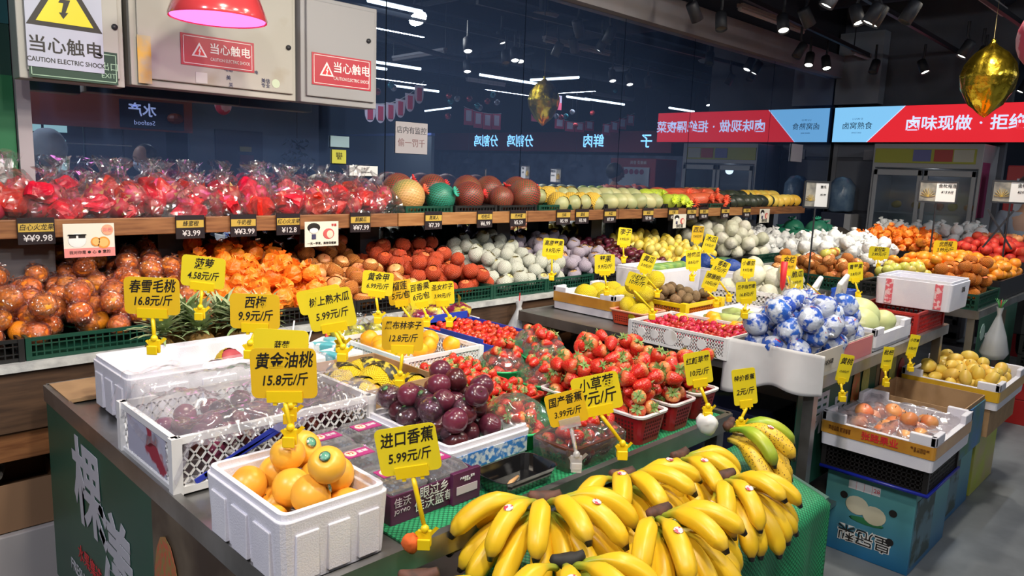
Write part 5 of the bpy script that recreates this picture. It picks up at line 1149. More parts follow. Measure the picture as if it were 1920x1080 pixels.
for k, (x, y) in enumerate(((1.95, 2.49), (2.06, 2.50), (1.99, 2.56), (2.12, 2.55), (2.19, 2.50))):
    o = empty('passion_fruit_bag', (x, y, T + .015), k, 'shiny purple and yellow bag of passion fruit behind the blue tray', 'bag', 'purple and yellow bags behind the blue tray')
    MB().ball(.065, (0, 0, .05), .85, 18, 12).disp(.02, 18, k).build('bag', pv, o); MB().add([(-.03, 0, .09), (.03, 0, .09), (.05, .01, .14), (-.05, -.01, .14)], [(0, 1, 2, 3)]).disp(.006, 40).build('bag_top', mat('bag_yellow', (.60, .55, .04), .3), o)
# blue carton of cherry tomatoes
bt = carton(1.88, 2.19, 1.95, 2.41, T, .07, 'bright blue open carton of cherry tomatoes at the back of the front table', mat('carton_blue', (.015, .05, .42), .45))
MB().box(.02, .455, .02, .28, .465, .10).build('raised_flap', MATS['carton_blue'], bt); MB().box(-.004, .05, .02, .002, .30, .085).build('raised_flap', MATS['carton_blue'], bt)
heap('cherry_tomato', 'cherry_tomato', 1.89, 2.18, 1.96, 2.40, T + .03, 290, 'shiny red cherry tomato in the bright blue carton', 'tomato', 'cherry tomatoes in the blue carton', slope=0, mound=.02, seed=18, tilt=1.5, rsc=1.0)
# strawberry trays, bowls and baskets
def ptub(X0, X1, Y0, Y1, h, m, label, rim=None, holes=True, name='basket', cat='basket', group=None, z0=T):
    o = empty(name, (X0, Y0, z0), label=label, cat=cat, group=group); w, d = X1 - X0, Y1 - Y0
    tub(MB(), w, d, h, .004, .02, .012).build('shell', m, o, smooth=False)
    hs = MB()
    if holes:
        for side in (0, 1):
            l = w if side == 0 else d; nx = int((l - .05) / .011)
            for i in range(nx):
                for j in range(int((h - .03) / .011)):
                    a = .028 + i * .011; z = .014 + j * .011; off = .012 * (1 - z / h) - .0012
                    if side == 0: hs.box(a, off, z, a + .006, off + .004, z + .006)
                    else: hs.box(off, a, z, off + .004, a + .006, z + .006)
        hq = hs.build('perforations', mat('perforation_' + m.name, tuple(c * .18 for c in m.node_tree.nodes['Principled BSDF'].inputs[0].default_value[:3]), .6), o); hq['kind'] = 'stuff'
    rr_ = MB(); rr_.loft([rrect(-.005, -.005, w + .005, d + .005, h - .006, .024), rrect(-.006, -.006, w + .006, d + .006, h, .024), rrect(.004, .004, w - .004, d - .004, h + .001, .018), rrect(.005, .005, w - .005, d - .005, h - .006, .018)], False, False)
    rr_.build('rim', rim or m, o, smooth=False)
    return o
redt = mat('red_tray', (.50, .035, .02), .35)
ptub(1.42, 1.66, 1.64, 1.90, .05, redt, 'shallow red tray of loose small strawberries behind the plums', holes=False, name='tray', cat='tray')
heap('small_strawberry', 'small_strawberry', 1.43, 1.65, 1.65, 1.89, T + .025, 110, 'small strawberry in the shallow red tray behind the plums', 'small strawberry', 'small strawberries in the rear red tray', mound=.02, tilt=1.6, seed=19)
ptub(1.40, 1.66, 1.47, 1.62, .045, redt, 'small shallow red tray of strawberries nearer than the first', holes=False, name='tray', cat='tray')
heap('small_strawberry', 'small_strawberry', 1.41, 1.65, 1.48, 1.61, T + .02, 58, 'small strawberry in the nearer shallow red tray', 'small strawberry', 'small strawberries in the nearer red tray', mound=.025, tilt=1.6, seed=20)
gbowl = mat('bowl_green', (.03, .48, .16), .3)
domef = film('dome_film', gloss=.75, bs=22, haze=.05)
for k, (x, y, r_, z_) in enumerate(((1.75, 1.76, .085, 0), (1.90, 1.70, .085, .03), (2.0, 1.83, .095, .02), (1.74, 1.56, .085, 0), (1.37, 1.32, .095, 0))):
    nm = ['leftmost of the far group', 'middle of the far group', 'farthest, tilted, beside the blue carton', 'in front of the far group', 'near the clear-wrapped box and the plums'][k]
    zb = T + z_
    if z_: tag(MB().lathe([(.04, 0), (.06, z_)], 20).build('bowl_stand', gbowl, loc=(x, y, T)), 'green upturned base under a strawberry bowl, %s' % nm, 'base')
    o = empty('bowl', (x, y, zb), label='green plastic bowl of film-wrapped strawberries, %s' % nm, cat='bowl')
    MB().lathe([(0, 0), (r_ * .68, 0), (r_ * .95, .048), (r_ * 1.03, .052), (r_ * 1.03, .058), (r_ * .94, .056), (r_ * .64, .006), (0, .006)], 32, cap=False).build('bowl', gbowl, o, smooth=True)
    MB().ball(r_ * 1.0, n=26, m=10, sz=.78, a0=0, a1=PI / 2).disp(.010, 22, k).build('film_cover', domef, o, smooth=True, loc=(0, 0, .056))
    hs_ = heap('strawberry', 'strawberry', x - r_ * .70, x + r_ * .70, y - r_ * .70, y + r_ * .70, zb + .012, 30, 'dark red strawberry under film in the green bowl, %s' % nm, 'strawberry', 'wrapped strawberries, bowl %s' % nm, mound=.055, tilt=1.6, seed=40 + k)
rb = mat('basket_red', (.30, .008, .015), .3); wr = mat('rim_white', (.78, .70, .72), .35)
bk_ = [(1.60, 1.73, 1.075, 1.245, 'nearest at the left'), (1.765, 1.885, 1.08, 1.25, 'middle of the front row'), (1.915, 2.035, 1.09, 1.26, 'rightmost of the front row'), (1.60, 1.73, 1.275, 1.445, 'left of the second row'), (1.765, 1.885, 1.28, 1.45, 'middle of the second row'), (1.915, 2.035, 1.29, 1.46, 'right of the second row'), (1.86, 2.03, 1.485, 1.60, 'at the back beside the wrapped bowls')]
for k, (a, b_, c, d, nm) in enumerate(bk_):
    ptub(a, b_, c, d, .085, rb, 'red perforated basket with a white rim, %s' % nm, wr)
    heap('big_strawberry', 'large_strawberry', a + .006, b_ - .006, c + .006, d - .006, T + .045, 24 if k < 6 else 20, 'large strawberry in the red basket, %s' % nm, 'large strawberry', 'strawberries in the red basket, %s' % nm, mound=.04, tilt=1.6, seed=50 + k)
heap('big_strawberry', 'large_strawberry', 1.62, 2.03, 1.10, 1.46, T + .105, 34, 'large strawberry heaped across the touching red baskets', 'large strawberry', 'strawberries heaped across the baskets', tilt=1.6, seed=61)
o = ptub(1.33, 1.545, 1.085, 1.215, .06, mat('brown_red_tray', (.22, .05, .03), .35), 'small strawberry box wrapped in shiny clear film at the table edge', holes=True, name='wrapped_box', cat='box')
g = MB().loft([rrect(-.004, -.004, .219, .134, .0, .02, 4), rrect(-.006, -.006, .221, .136, .06, .02, 4), rrect(.02, .015, .195, .115, .088, .03, 4), rrect(.05, .03, .165, .10, .094, .03, 4)]).disp(.006, 34).build('film_cover', domef, o, smooth=True)
heap('strawberry', 'strawberry', 1.34, 1.535, 1.09, 1.21, T + .02, 34, 'strawberry inside the film-wrapped box at the table edge', 'strawberry', 'strawberries in the film-wrapped box', mound=.015, tilt=1.6, seed=62)
o = empty('black_tray', (1.09, 1.075, T), label='empty glossy black plastic tray at the edge of the front table', cat='tray')
tub(MB(), .19, .115, .04, .003, .025, .014).build('tray', mat('gloss_black', (.008, .008, .009), .12, coat=1), o, smooth=False)
tag(MB().tube([(1.13, 1.11, T + .010), (1.16, 1.125, T + .012), (1.20, 1.14, T + .012)], [.004, .006, .003], 8).build('wooden_knife', mat('pale_wood', (.62, .35, .16), .5), smooth=True), 'small pale wooden blade lying in the black tray', 'knife')
# pineapples behind the long foam box
lfm = mat('pineapple_leaf', (.22, .32, .13), .5, (.40, .46, .26), 6, rand=.12); pbm = mat('pineapple_skin', (.30, .16, .04), .6, (.18, .12, .03), 40, bump=.8, bs=70)
pb_ = MB().ball(.055, n=20, m=14, sz=1.45, fn=lambda q, z, a, i: (q * (1 + .05 * math.cos(a * 8 + i)), z)).mesh('fruit_body', pbm)
lv = MB(); rl = random.Random(2)
for k in range(52):
    a = k * 2.4; e = 1.35 - k * .022; l = .060 + .040 * (k % 5) / 5
    p0 = Vector((.014 * math.cos(a), .014 * math.sin(a), .0 + .001 * (52 - k))); pts = []
    for q in range(5):
        s_ = q / 4; ee = e - s_ * .40; pts.append(p0 + Vector((math.cos(a) * math.cos(ee), math.sin(a) * math.cos(ee), math.sin(ee))) * l * s_)
    sd = Vector((-math.sin(a), math.cos(a), 0)); base = len(lv.v)
    for q, p in enumerate(pts): ww = .0095 * (1 - (q / 4) ** 1.6) + .0004; lv.v += [tuple(p - sd * ww), tuple(p + sd * ww + Vector((0, 0, -.001)))]
    for q in range(4): lv.f.append((base + 2 * q, base + 2 * q + 1, base + 2 * q + 3, base + 2 * q + 2))
lvm = lv.mesh('leaf_crown', lfm, False)
for k, (px, py) in enumerate(((300, 628), (338, 622), (378, 640), (412, 628), (452, 645), (345, 648), (490, 640))):
    p = PY(px, py, 2.42 + .10 * (k % 2))
    o = empty('pineapple', (p.x, p.y, T), k, 'pineapple standing behind the long foam box, only its leafy crown showing', 'pineapple', 'pineapples behind the long foam box')
    link('fruit_body', pb_, o, (0, 0, .08)); link('leaf_crown', lvm, o, (0, 0, .155), (.15 * math.sin(k), .15 * math.cos(k * 2), k), 1.1)
# cardboard corner under the foam box
tag(MB().box(.575, 2.38, T, .95, 2.59, T + .01).build('cardboard_sheet', card), 'flat brown cardboard sheet at the back left corner of the front table', 'cardboard')
# ------------------------------------------------------------------ green fruit posters on the tables
gp_ = mat('poster_green', (.012, .075, .05), .45, (.016, .10, .06), 2)
brush = mat('brush_white', (.55, .55, .62), .5)
def fruitprint(par, pts):
    for i, (u, v, ru, rv, c) in enumerate(pts):
        e_ = MB().ball(1, n=18, m=8).build('fruit_print', mat('print_%s' % c[0], c[1], .5, c[2], 6), par, smooth=True, loc=(u, -.004, v)); e_.scale = (ru, .002, rv)
MG = ('mango', (.55, .10, .05), (.30, .22, .06)); GRP = ('grape', (.25, .34, .10), (.45, .50, .22)); STR = ('strawberry', (.45, .03, .04), (.30, .03, .03)); COR = ('corn', (.45, .42, .12), (.30, .34, .10))
o = empty('fruit_poster', (.562, 1.84, 0), -PI / 2, 'dark green fruit shop poster with white brush lettering on the side of the front table', 'poster')
MB().box(-.74, 0, .25, .15, .003, .835).build('green_sheet', gp_, o)
MB().box(.15, 0, .25, .77, .003, .835).build('photo_sheet', mat('poster_photo', (.05, .03, .02), .5, (.16, .12, .08), 4), o)
lettering('棵', .27, brush, o, (-.33, -.002, .66), FR, bold=.006, shear=-.1); lettering('漾', .27, brush, o, (-.11, -.002, .53), FR, bold=.006, shear=-.1); lettering('ノ', .26, brush, o, (.10, -.002, .46), FR, bold=.012)
lettering('水果集选', .055, red_print, o, (-.36, -.002, .44), FR); lettering('FRESH FRUITTASTY', .05, brush, o, (-.34, -.002, .37), FR)
fruitprint(o, [(.24, .60, .08, .17, MG)] + [(.36 + .05 * (i % 3) + .02 * (i % 2), .66 - .055 * (i // 3), .026, .034, GRP) for i in range(12)] + [(.6, .5, .09, .12, COR)])
o = empty('fruit_poster', (3.65, 1.20, 0), 0, 'green fruit shop poster on the front of the middle table', 'poster')
MB().box(-.75, 0, .30, .72, .003, .835).build('green_sheet', gp_, o); MB().box(.15, -.001, .42, .70, .001, .82).build('photo_sheet', MATS['poster_photo'], o)
for a in ((-.5, .6), (-.28, .55)): lettering('果', .2, brush, o, (a[0], -.002, a[1]), FR, bold=.004)
fruitprint(o, [(.25, .62, .05, .15, MG), (.38, .66, .05, .13, COR), (.52, .60, .06, .10, STR), (-.12, .62, .05, .15, MG), (.0, .66, .05, .12, COR), (-.02, .50, .07, .07, STR)])
o = empty('fruit_poster', (5.42, 1.048, 0), 0, 'green fruit shop poster on the front of the far table beyond the garlic bag', 'poster')
MB().box(-.40, 0, .30, .6, .003, .835).build('green_sheet', gp_, o); MB().box(.05, -.001, .32, .28, .001, .82).build('photo_sheet', MATS['poster_photo'], o); lettering('果', .2, brush, o, (-.15, -.002, .62), FR, bold=.004)
MB().lathe([(0, .002), (.05, .002), (.05, 0)], 24, fn=lambda r, z, a, i: (r * (1 + .08 * math.cos(a * 10)), z)).build('seal', mat('seal_pale', (.35, .50, .45), .5), o, loc=(-.30, 0, .74), rot=FR)
# under the lower counter at the left
for k, (x0, x1, z0, z1) in enumerate(((-.1, .66, 0, .50), (-.1, .60, .50, .62))):
    pass
carton(-.15, .64, 2.78, 3.00, .345, .165, 'large brown carton of clear bags on the white plinth under the lower counter', mat('card_dark', (.26, .15, .085), .8), floor=.10)
carton(-.15, .62, 3.02, 3.20, .345, .27, 'brown carton flap standing behind the floor carton', MATS['card_dark'])
tag(MB().box(-.3, 2.76, 0, .70, 3.2, .34).build('white_plinth', mat('plinth_white', (.42, .40, .42), .5), bevel=.004), 'white plinth on the floor under the counter carton', 'plinth')
for k in range(4):
    tag(MB().ball(.12, sz=.5, n=20, m=12).disp(.03, 12, k).build('plastic_bag', film('dull_bag', gloss=.5, bs=18, haze=.4, hcol=(.65, .62, .6)), smooth=False, loc=(.05 + .16 * k, 2.90 + .2 * (k % 2), .52 + .10 * (k % 2))), 'crumpled clear plastic bag in the floor carton', 'bag', 'clear bags in the floor carton')
# hanging white bag behind the front table
def hangbag(x, y, z, label, h=.26):
    o = empty('plastic_bag', (x, y, z), label=label, cat='bag')
    MB().lathe([(.02, h), (.012, h * .86), (.016, h * .8), (.055, h * .45), (.085, h * .12), (.06, .0), (0, 0)], 20, fn=lambda r, z_, a, i: (r * (1 + .12 * math.cos(2 * a)), z_), cap=False).disp(.006, 20).build('bag', mat('bag_translucent', (.55, .57, .60), .35, (.48, .50, .54), 5, alpha=.82), o, smooth=True)
    MB().tube([(0, 0, h * .86), (.004, 0, h * 1.15)], .003, 5).build('tie', red_print, o); return o
p = PY(972, 600, 2.68); hangbag(p.x, 2.68, .66, 'white plastic bag hanging by a red tie from the lower counter edge', .26)
# ------------------------------------------------------------------ bananas
bst = [(0, (.20, .26, .03)), (.17, (.34, .38, .035)), (.38, (.80, .52, .02)), (.90, (.82, .52, .02)), (1.0, (.30, .18, .03)), (1.04, (.02, .014, .01))]
bm_y = rampmat('banana_yellow', bst, .38)
bm_o = rampmat('banana_ripe', [(0, (.30, .26, .05)), (.16, (.55, .40, .05)), (.32, (.80, .50, .03)), (.90, (.80, .50, .035)), (1.0, (.20, .10, .03)), (1.04, (.02, .014, .01))], .42, (150, .26, (.16, .07, .02)))
bm_g = rampmat('banana_green', [(0, (.16, .28, .03)), (.3, (.22, .42, .03)), (.6, (.45, .50, .03)), (.85, (.30, .40, .03)), (1.0, (.10, .10, .03)), (1.04, (.02, .014, .01))], .38)
crm = mat('crown_brown', (.13, .05, .035), .7, (.05, .025, .02), 30)
STK = {}; FP = []
def finger(L_, a0, a1, r, m, seed=0):
    n = 16; pts = [Vector((.004, 0, 0))]; rad = []; ts = []
    for i in range(n):
        s = (i + .5) / n; a = a0 + (a1 - a0) * s; pts.append(pts[-1] + Vector((math.cos(a), 0, math.sin(a))) * L_ / n)
    for i in range(n + 1):
        s = i / n
        if s < .20: q = .34 + .1 * s
        elif s < .38: q = .36 + (s - .20) / .18 * .57
        elif s < .84: q = .93 + .07 * math.sin((s - .38) / .46 * PI)
        elif s < .965: q = .93 - .68 * ((s - .84) / .125) ** 1.5
        else: q = .24
        rad.append(r * q); ts.append(min(s * .97, 1) if s < .99 else 1.04)
    mb = MB(); loops = []; pu = None; q_ = n // 2; am = a0 + (a1 - a0) * .5; STK[m.name + str(len(STK))] = 0
    FP.append((pts[q_] + Vector((-math.sin(am), 0, math.cos(am))) * rad[q_] * 1.03, am))
    for i, p in enumerate(pts):
        d = (pts[min(i + 1, n)] - pts[max(i - 1, 0)]).normalized(); rt = Vector((0, 1, 0)); u = rt.cross(d)
        loops.append([tuple(p + rad[i] * (1 + .055 * math.cos(5 * (2 * PI * j / 20) + .4)) * (math.cos(2 * PI * j / 20) * rt + math.sin(2 * PI * j / 20) * u)) for j in range(20)])
    return mb.loft(loops, ts=ts).mesh('banana', m)
FG = {}
for key, m_ in (('y', bm_y), ('o', bm_o), ('g', bm_g)):
    FG[key] = [finger(.215, .40, -1.15, .0225, m_), finger(.205, .6, -.9, .022, m_), finger(.20, .15, -.8, .0225, m_), finger(.22, .5, -1.4, .0215, m_)]
stw = MB().lathe([(0, .0008), (.009, .0006), (.0105, 0)], 14).mesh('sticker', mat('sticker_white', (.75, .72, .70), .4, (.60, .05, .10), 90, .52, .56))
def hand(x, y, z, phi, spread, n, label, key='y', seed=0, tilt=0, L2=1.0, crown_c=crm):
    o = empty('banana_hand', (x, y, z), label=label, cat='bananas'); rs_ = random.Random(seed)
    for layer in (0, 1):
        nn = n if layer == 0 else max(3, n - 4)
        for i in range(nn):
            u = (i + .5) / nn - .5; a = phi + u * spread * (1 if layer == 0 else .85) + rs_.uniform(-.05, .05)
            k_ = 'y' if key == 'y' else (key if key != 'm' else ('g' if i in (0, nn - 1) and layer == 1 else 'o'))
            v = rs_.choice((0, 1, 3)) if layer else rs_.choice((0, 2))
            b_ = link('banana', FG[k_][v], o, (math.cos(a) * .004 - .05 * u * math.sin(phi), math.sin(a) * .004 + .05 * u * math.cos(phi), (.010 if layer else -.014)), (0, (-.12 if layer else .22) + tilt + rs_.uniform(-.06, .06), a))
            s_ = rs_.uniform(.93, 1.04) * L2 * (1 - .12 * layer); b_.scale = (s_, .98, s_)
            if layer and i % 3 == 1: link('sticker', stw, b_, FP[v][0], (0, -FP[v][1], 0))
    cp_ = []
    for i in range(7):
        u = i / 6 - .5; cp_.append((-math.cos(phi) * .004 * (1 - 4 * u * u) - math.sin(phi) * u * .066, -math.sin(phi) * .004 * (1 - 4 * u * u) + math.cos(phi) * u * .066, .016 + .05 * u * u))
    MB().tube(cp_, [.007, .012, .015, .016, .015, .012, .008], 8).disp(.003, 60, seed).build('crown', crown_c, o, smooth=True)
    return o
A = math.radians
hand(1.10, .965, .905, A(232), A(215), 10, 'large banana hand at the bottom centre with a brown crown', seed=1, L2=1.05)
hand(1.345, .945, .895, A(250), A(190), 9, 'banana hand just right of the large one, against the table edge', seed=2)
hand(1.575, .935, .885, A(268), A(170), 8, 'banana hand at the back middle with green necks', seed=3, L2=.92)
hand(1.565, .805, .875, A(256), A(110), 8, 'banana hand with fingers fanned toward the green cloth', seed=4, L2=.93)
hand(1.265, .79, .885, A(262), A(165), 9, 'brightest banana hand at the bottom, fingers fanned to the right', seed=5, L2=1.0)
hand(1.90, .975, .880, A(285), A(80), 7, 'spotted ripe banana hand with green outer fingers at the right end of the stand', 'm', seed=6, L2=1.05)
hand(.74, .93, .88, A(235), A(170), 8, 'banana hand cut by the bottom edge at the left', seed=7)
hand(.985, .80, .875, A(245), A(190), 8, 'banana hand with a blackened crown at the bottom edge', seed=8, crown_c=mat('crown_black', (.02, .018, .018), .7))
hand(1.10, .66, .825, A(240), A(180), 8, 'lowest banana hand, mostly below the picture edge', seed=9)
# ------------------------------------------------------------------ middle table
def tapebox(X0, X1, Y0, Y1, z0, h, label, tapem, text=None, low=.45):
    """foam tray whose sides dip between raised corners, with a band of tape"""
    o = empty('foam_box', (X0, Y0, z0), label=label, cat='box'); w, d = X1 - X0, Y1 - Y0
    tub(MB(), w, d, h * low + .02, .022, .014, .004, floor=.02).build('shell', foam, o)
    cw, cd = w * .22, d * .22; hb = h * low + .018
    for sx in (0, 1):
        for sy in (0, 1):
            x0 = 0 if sx == 0 else w - cw; y0 = 0 if sy == 0 else d - cd; c = MB()
            yw = 0 if sy == 0 else d - .022; xw = 0 if sx == 0 else w - .022
            for (a0, b0, a1, b1) in ((x0, yw, x0 + cw, yw + .022), (xw, y0, xw + .022, y0 + cd)): c.box(a0, b0, hb, a1, b1, h)
            c.build('raised_corner', foam, o, bevel=.004)
    tz = h * low - .012
    MB().loft([rrect(-.002, -.002, w + .002, d + .002, tz - .022, .015), rrect(-.002, -.002, w + .002, d + .002, tz + .03, .015)], False, False).build('tape_band', tapem, o)
    if text:
        lettering(text, .036, red_print, o, (-.004, d * .46, tz + .004), RX, bold=.0006)
        lettering('精品水果 诚信经营\n产地直销 批发零售', .011, mat('tape_ink', (.16, .05, .01), .5), o, (-.004, d * .82, tz + .005), RX); lettering('电话 订购热线\n新鲜好味', .011, MATS['tape_ink'], o, (-.004, d * .12, tz + .005), RX)
    return o
tp = mat('amber_tape', (.62, .30, .04), .25, (.50, .22, .03), 5, coat=.5)
tapebox(2.96, 3.36, 2.20, 2.61, T, .12, 'amber-taped white foam box of yellow melons, back left of the middle table', tp, low=.62)
ysl = MB().ball(.055, n=22, m=12, sz=1.25, fn=lambda q, z, a, i: (q * (1 + .03 * math.sin(a * 12 + i)), z)).mesh('foam_net', netmat('net_lemon2', (.88, .72, .02), 22, 12, .5, (.72, .55, .01)))
ml = MB().ball(.052, n=16, m=10, sz=1.2).mesh('melon', mat('net_melon_green', (.40, .48, .12), .5))
def ynet(x, y, z, rt, label, s=1.0, g=None):
    o = link('melon', ml, None, (x, y, z), rt, s); link('foam_net', ysl, o); tag(o, label, 'melon', g)
for k, (x, y) in enumerate(((3.04, 2.30), (3.16, 2.30), (3.27, 2.30), (3.05, 2.45), (3.17, 2.46), (3.28, 2.45))): ynet(x, y, T + .085, (1.2, .3 * k, k), 'melon in a yellow foam net in the amber-taped foam box', 1, 'yellow-netted melons in the taped box')
ptub(2.90, 3.10, 1.98, 2.18, .07, mat('basket_orange_red', (.62, .06, .02), .35), 'small orange-red basket with yellow-netted melons on the middle table', mat('rim_pink', (.75, .35, .25), .4))
for k, (x, y, z) in enumerate(((2.95, 2.04, .06), (3.05, 2.08, .07), (2.99, 2.13, .08), (3.02, 2.06, .15), (3.10, 2.17, .17), (3.16, 2.10, .20))): ynet(x, y, T + z, (.6 + k * .3, .8, k), 'yellow foam-netted melon heaped in and over the orange-red basket', .85, 'yellow-netted melons over the red basket')
ct = put(crate(.33, .47, .09, whitepl, pitch=.013, t=.005, rimw=.012), 'plastic_crate', (2.68, 1.42, T), 0, 'white slatted crate of small red tomatoes at the edge of the middle table', 'crate')
for a, rr_ in ((.11, .022), (.18, .02), (.26, .034), (.34, .02), (.41, .02)):
    MB().lathe([(0, .004), (rr_, .004), (rr_, 0)], 20).build('moulded_disc', whitepl, ct, loc=(-.002, a, .045), rot=(0, -PI / 2, 0))
heap('jujube', 'jujube_tomato', 2.69, 3.00, 1.43, 1.88, T + .045, 280, 'small dark red tomato in the white slatted crate on the middle table', 'tomato', 'small tomatoes in the white slatted crate', seed=70, tilt=1.5, rsc=1.05)
# carton of blue film-wrapped fruit with a paper skirt
o = carton(2.70, 3.32, 1.075, 1.40, T, .09, 'wide pale carton of blue film-wrapped fruit at the corner of the middle table', mat('carton_pale', (.55, .50, .44), .6))
MB().box(.30, -.003, .005, .60, .0, .085).build('pink_print', mat('carton_pink', (.62, .18, .20), .4), o); lettering('乡村水果', .024, ink, o, (.14, -.003, .04), FR)
g = MB()
for j in range(13):
    for i in range(31):
        u, v = i / 30, j / 12
        g.v.append((2.692 - .012 * v - .02 * v * math.sin(u * 11), 1.43 - .40 * u, T + .095 - v * (.15 + .07 * (1 - u) ** 2 + .012 * math.sin(u * 9))))
for j in range(12):
    for i in range(30): a = j * 31 + i; g.f.append((a, a + 1, a + 32, a + 31))
oo = g.build('paper_sheet', mat('tissue_paper', (.66, .66, .68), .6, (.58, .58, .60), 6), smooth=True); sd = oo.modifiers.new('s', 'SOLIDIFY'); sd.thickness = .002; tag(oo, 'large white paper sheet hanging over the table edge beneath the blue-wrapped fruit', 'paper')
bf = MB().ball(.05, n=16, m=10, sz=.95).disp(.012, 22, 4)
bfm = mat('blue_printed_film', (.55, .60, .72), .2, (.03, .10, .48), 28, .47, .54, bump=.6, bs=40, rand=.08)
tf = MB()
for k in range(8): a = k * .8; tf.add([(.01 * math.cos(a), .01 * math.sin(a), .042), (.035 * math.cos(a), .035 * math.sin(a), .075), (.035 * math.cos(a + .7), .035 * math.sin(a + .7), .068), (.01 * math.cos(a + .7), .01 * math.sin(a + .7), .042)], [(0, 1, 2, 3)])
rs_t = MB().box(-.014, -.012, .047, .014, .012, .049)
proto('blue_wrapped', .046, [('printed_film', bf.mesh('printed_film', bfm)), ('gathered_film', tf.mesh('gathered_film', film_bag, False)), ('red_label', rs_t.mesh('red_label', mat('label_red', (.60, .02, .03), .4, (.75, .6, .6), 60, .62, .66)))])
heap('blue_wrapped', 'wrapped_fruit', 2.70, 3.32, 1.08, 1.40, T + .035, 44, 'round fruit wrapped in blue and white printed film with a red label', 'fruit', 'blue film-wrapped fruit', seed=71, tilt=1.2, mound=.04)
# kiwi crate
ct = put(crate(.36, .38, .085, mat('crate_orange', (.72, .20, .02), .35), pitch=.016, t=.005, rimw=.014), 'plastic_crate', (3.22, 1.95, T), 0, 'orange slatted crate with a yellow rim, holding kiwis', 'crate')
MB().box(-.01, -.01, .07, .37, .004, .09).box(-.01, -.01, .07, .004, .39, .09).box(.356, 0, .07, .37, .39, .09).box(0, .376, .07, .37, .39, .09).box(-.014, -.014, 0, .02, .02, .095).box(.34, -.014, 0, .375, .02, .095).build('yellow_rim', yellow_pl, ct)
heap('kiwi', 'kiwi', 3.24, 3.56, 1.97, 2.30, T + .02, 42, 'fuzzy brown kiwi in the orange and yellow crate', 'kiwi', 'kiwis in the orange crate', seed=72, tilt=1.5, mound=.02)
# stacked foam boxes at the back
foambox(3.50, 3.96, 2.30, 2.61, T, .20, 'deep white foam box at the back of the middle table, left of the blue-netted melons', floor=.15, panels=False)
foambox(4.02, 4.35, 2.10, 2.60, T, .18, 'white foam box with a blue tape mark holding blue-netted melons', floor=.12, panels=False)
tag(MB().box(4.012, 2.20, T + .06, 4.018, 2.23, T + .16).build('blue_tape', mat('tape_blue', (.02, .06, .5), .4)), 'strip of blue tape on the melon foam box', 'tape')
bnet = mat('blue_net', (.01, .05, .28), .5, (.005, .03, .16), 12, bump=.6, bs=60)
for k, (x, y) in enumerate(((4.10, 2.46), (4.20, 2.30), (4.26, 2.45), (4.13, 2.20))):
    tag(MB().ball(.075, n=20, m=12, sz=.85).disp(.012, 14, k).build('melon', bnet if k != 1 else mat('squash_green', (.04, .12, .05), .5, (.08, .18, .08), 8), smooth=True, loc=(x, y, T + .18)), 'melon in a dark blue net in the back foam box' if k != 1 else 'dark green squash between the blue-netted melons', 'melon', 'blue-netted melons' if k != 1 else None)
for k in range(4):
    tag(MB().ball(.03, n=14, m=12, sz=3.2).disp(.006, 12, k).build('cucumber', mat('cucumber_green', (.12, .26, .06), .45, (.30, .42, .08), 8), smooth=True, loc=(3.6 + .09 * k, 2.42, T + .19), rot=(PI / 2, 0, .9 + .2 * k)), 'long green cucumber-like melon lying in the deep foam box', 'melon', 'long green melons in the deep foam box')
ct = put(crate(.34, .48, .13, whitepl, pitch=.024, t=.010, rimw=.022), 'plastic_crate', (3.74, 1.66, T), 0, 'pale plastic crate with small holes in the middle of the second table', 'crate')
MB().box(.01, .01, .01, .33, .47, .06).build('liner', white_p, ct)
heap('sleeved_melon', 'fruit', 3.76, 4.06, 1.68, 2.12, T + .06, 14, 'pale wrapped fruit in the holed crate', 'fruit', 'pale wrapped fruit in the holed crate', seed=73)
# foam tray in the middle with a striped melon, cucumbers and persimmons
foambox(3.05, 3.70, 1.44, 1.90, T, .06, 'long shallow white foam tray behind the blue-wrapped fruit', floor=.02, panels=False)
tag(MB().ball(.055, n=24, m=14, sz=1.35).build('striped_melon', mat('striped_green', (.02, .05, .02), .4, (.45, .55, .22), 4, .52, .58, stretch=(9, 9, 1)), smooth=True, loc=(3.52, 1.53, T + .085), rot=(1.4, 0, -.9)), 'dark green striped oval melon beside the blue-wrapped fruit', 'melon')
for k, (x, y) in enumerate(((3.28, 1.64), (3.38, 1.72), (3.20, 1.70))):
    tag(MB().tube([(0, -.12, 0), (0, -.06, .006), (0, .06, .006), (0, .12, 0)], [.012, .026, .026, .012], 12).build('zucchini', mat('pale_green', (.40, .50, .16), .45, (.50, .58, .28), 8), smooth=True, loc=(x, y, T + .055), rot=(0, 0, .3 * k - .5)), 'pale green gourd lying in the shallow foam tray', 'gourd', 'pale gourds in the shallow tray')
heap('orange_mango', 'persimmon', 2.92, 3.14, 1.46, 1.86, T + .0, 16, 'orange-yellow round fruit between the tomato crate and the shallow tray', 'fruit', 'orange-yellow fruit beside the tomato crate', seed=74)
o = empty('grape_tray', (3.80, 1.48, T), label='white paper-lined tray of purple grapes in the middle of the second table', cat='tray'); tub(MB(), .26, .20, .06, .006, .02, .01).build('tray', white_p, o)
heap('grape', 'grape', 3.815, 4.045, 1.495, 1.665, T + .02, 120, 'purple grape in the paper-lined tray', 'grape', 'purple grapes in the tray', mound=.05, seed=75, rsc=1.1)
o = empty('blue_container', (4.10, 1.48, T), label='bright blue plastic container behind the pale melons', cat='container'); tub(MB(), .10, .10, .15, .006, .01).build('body', mat('bright_blue', (.02, .10, .62), .35), o); MB().box(.0, -.012, .10, .1, 0, .15).build('handle_lip', MATS['bright_blue'], o)
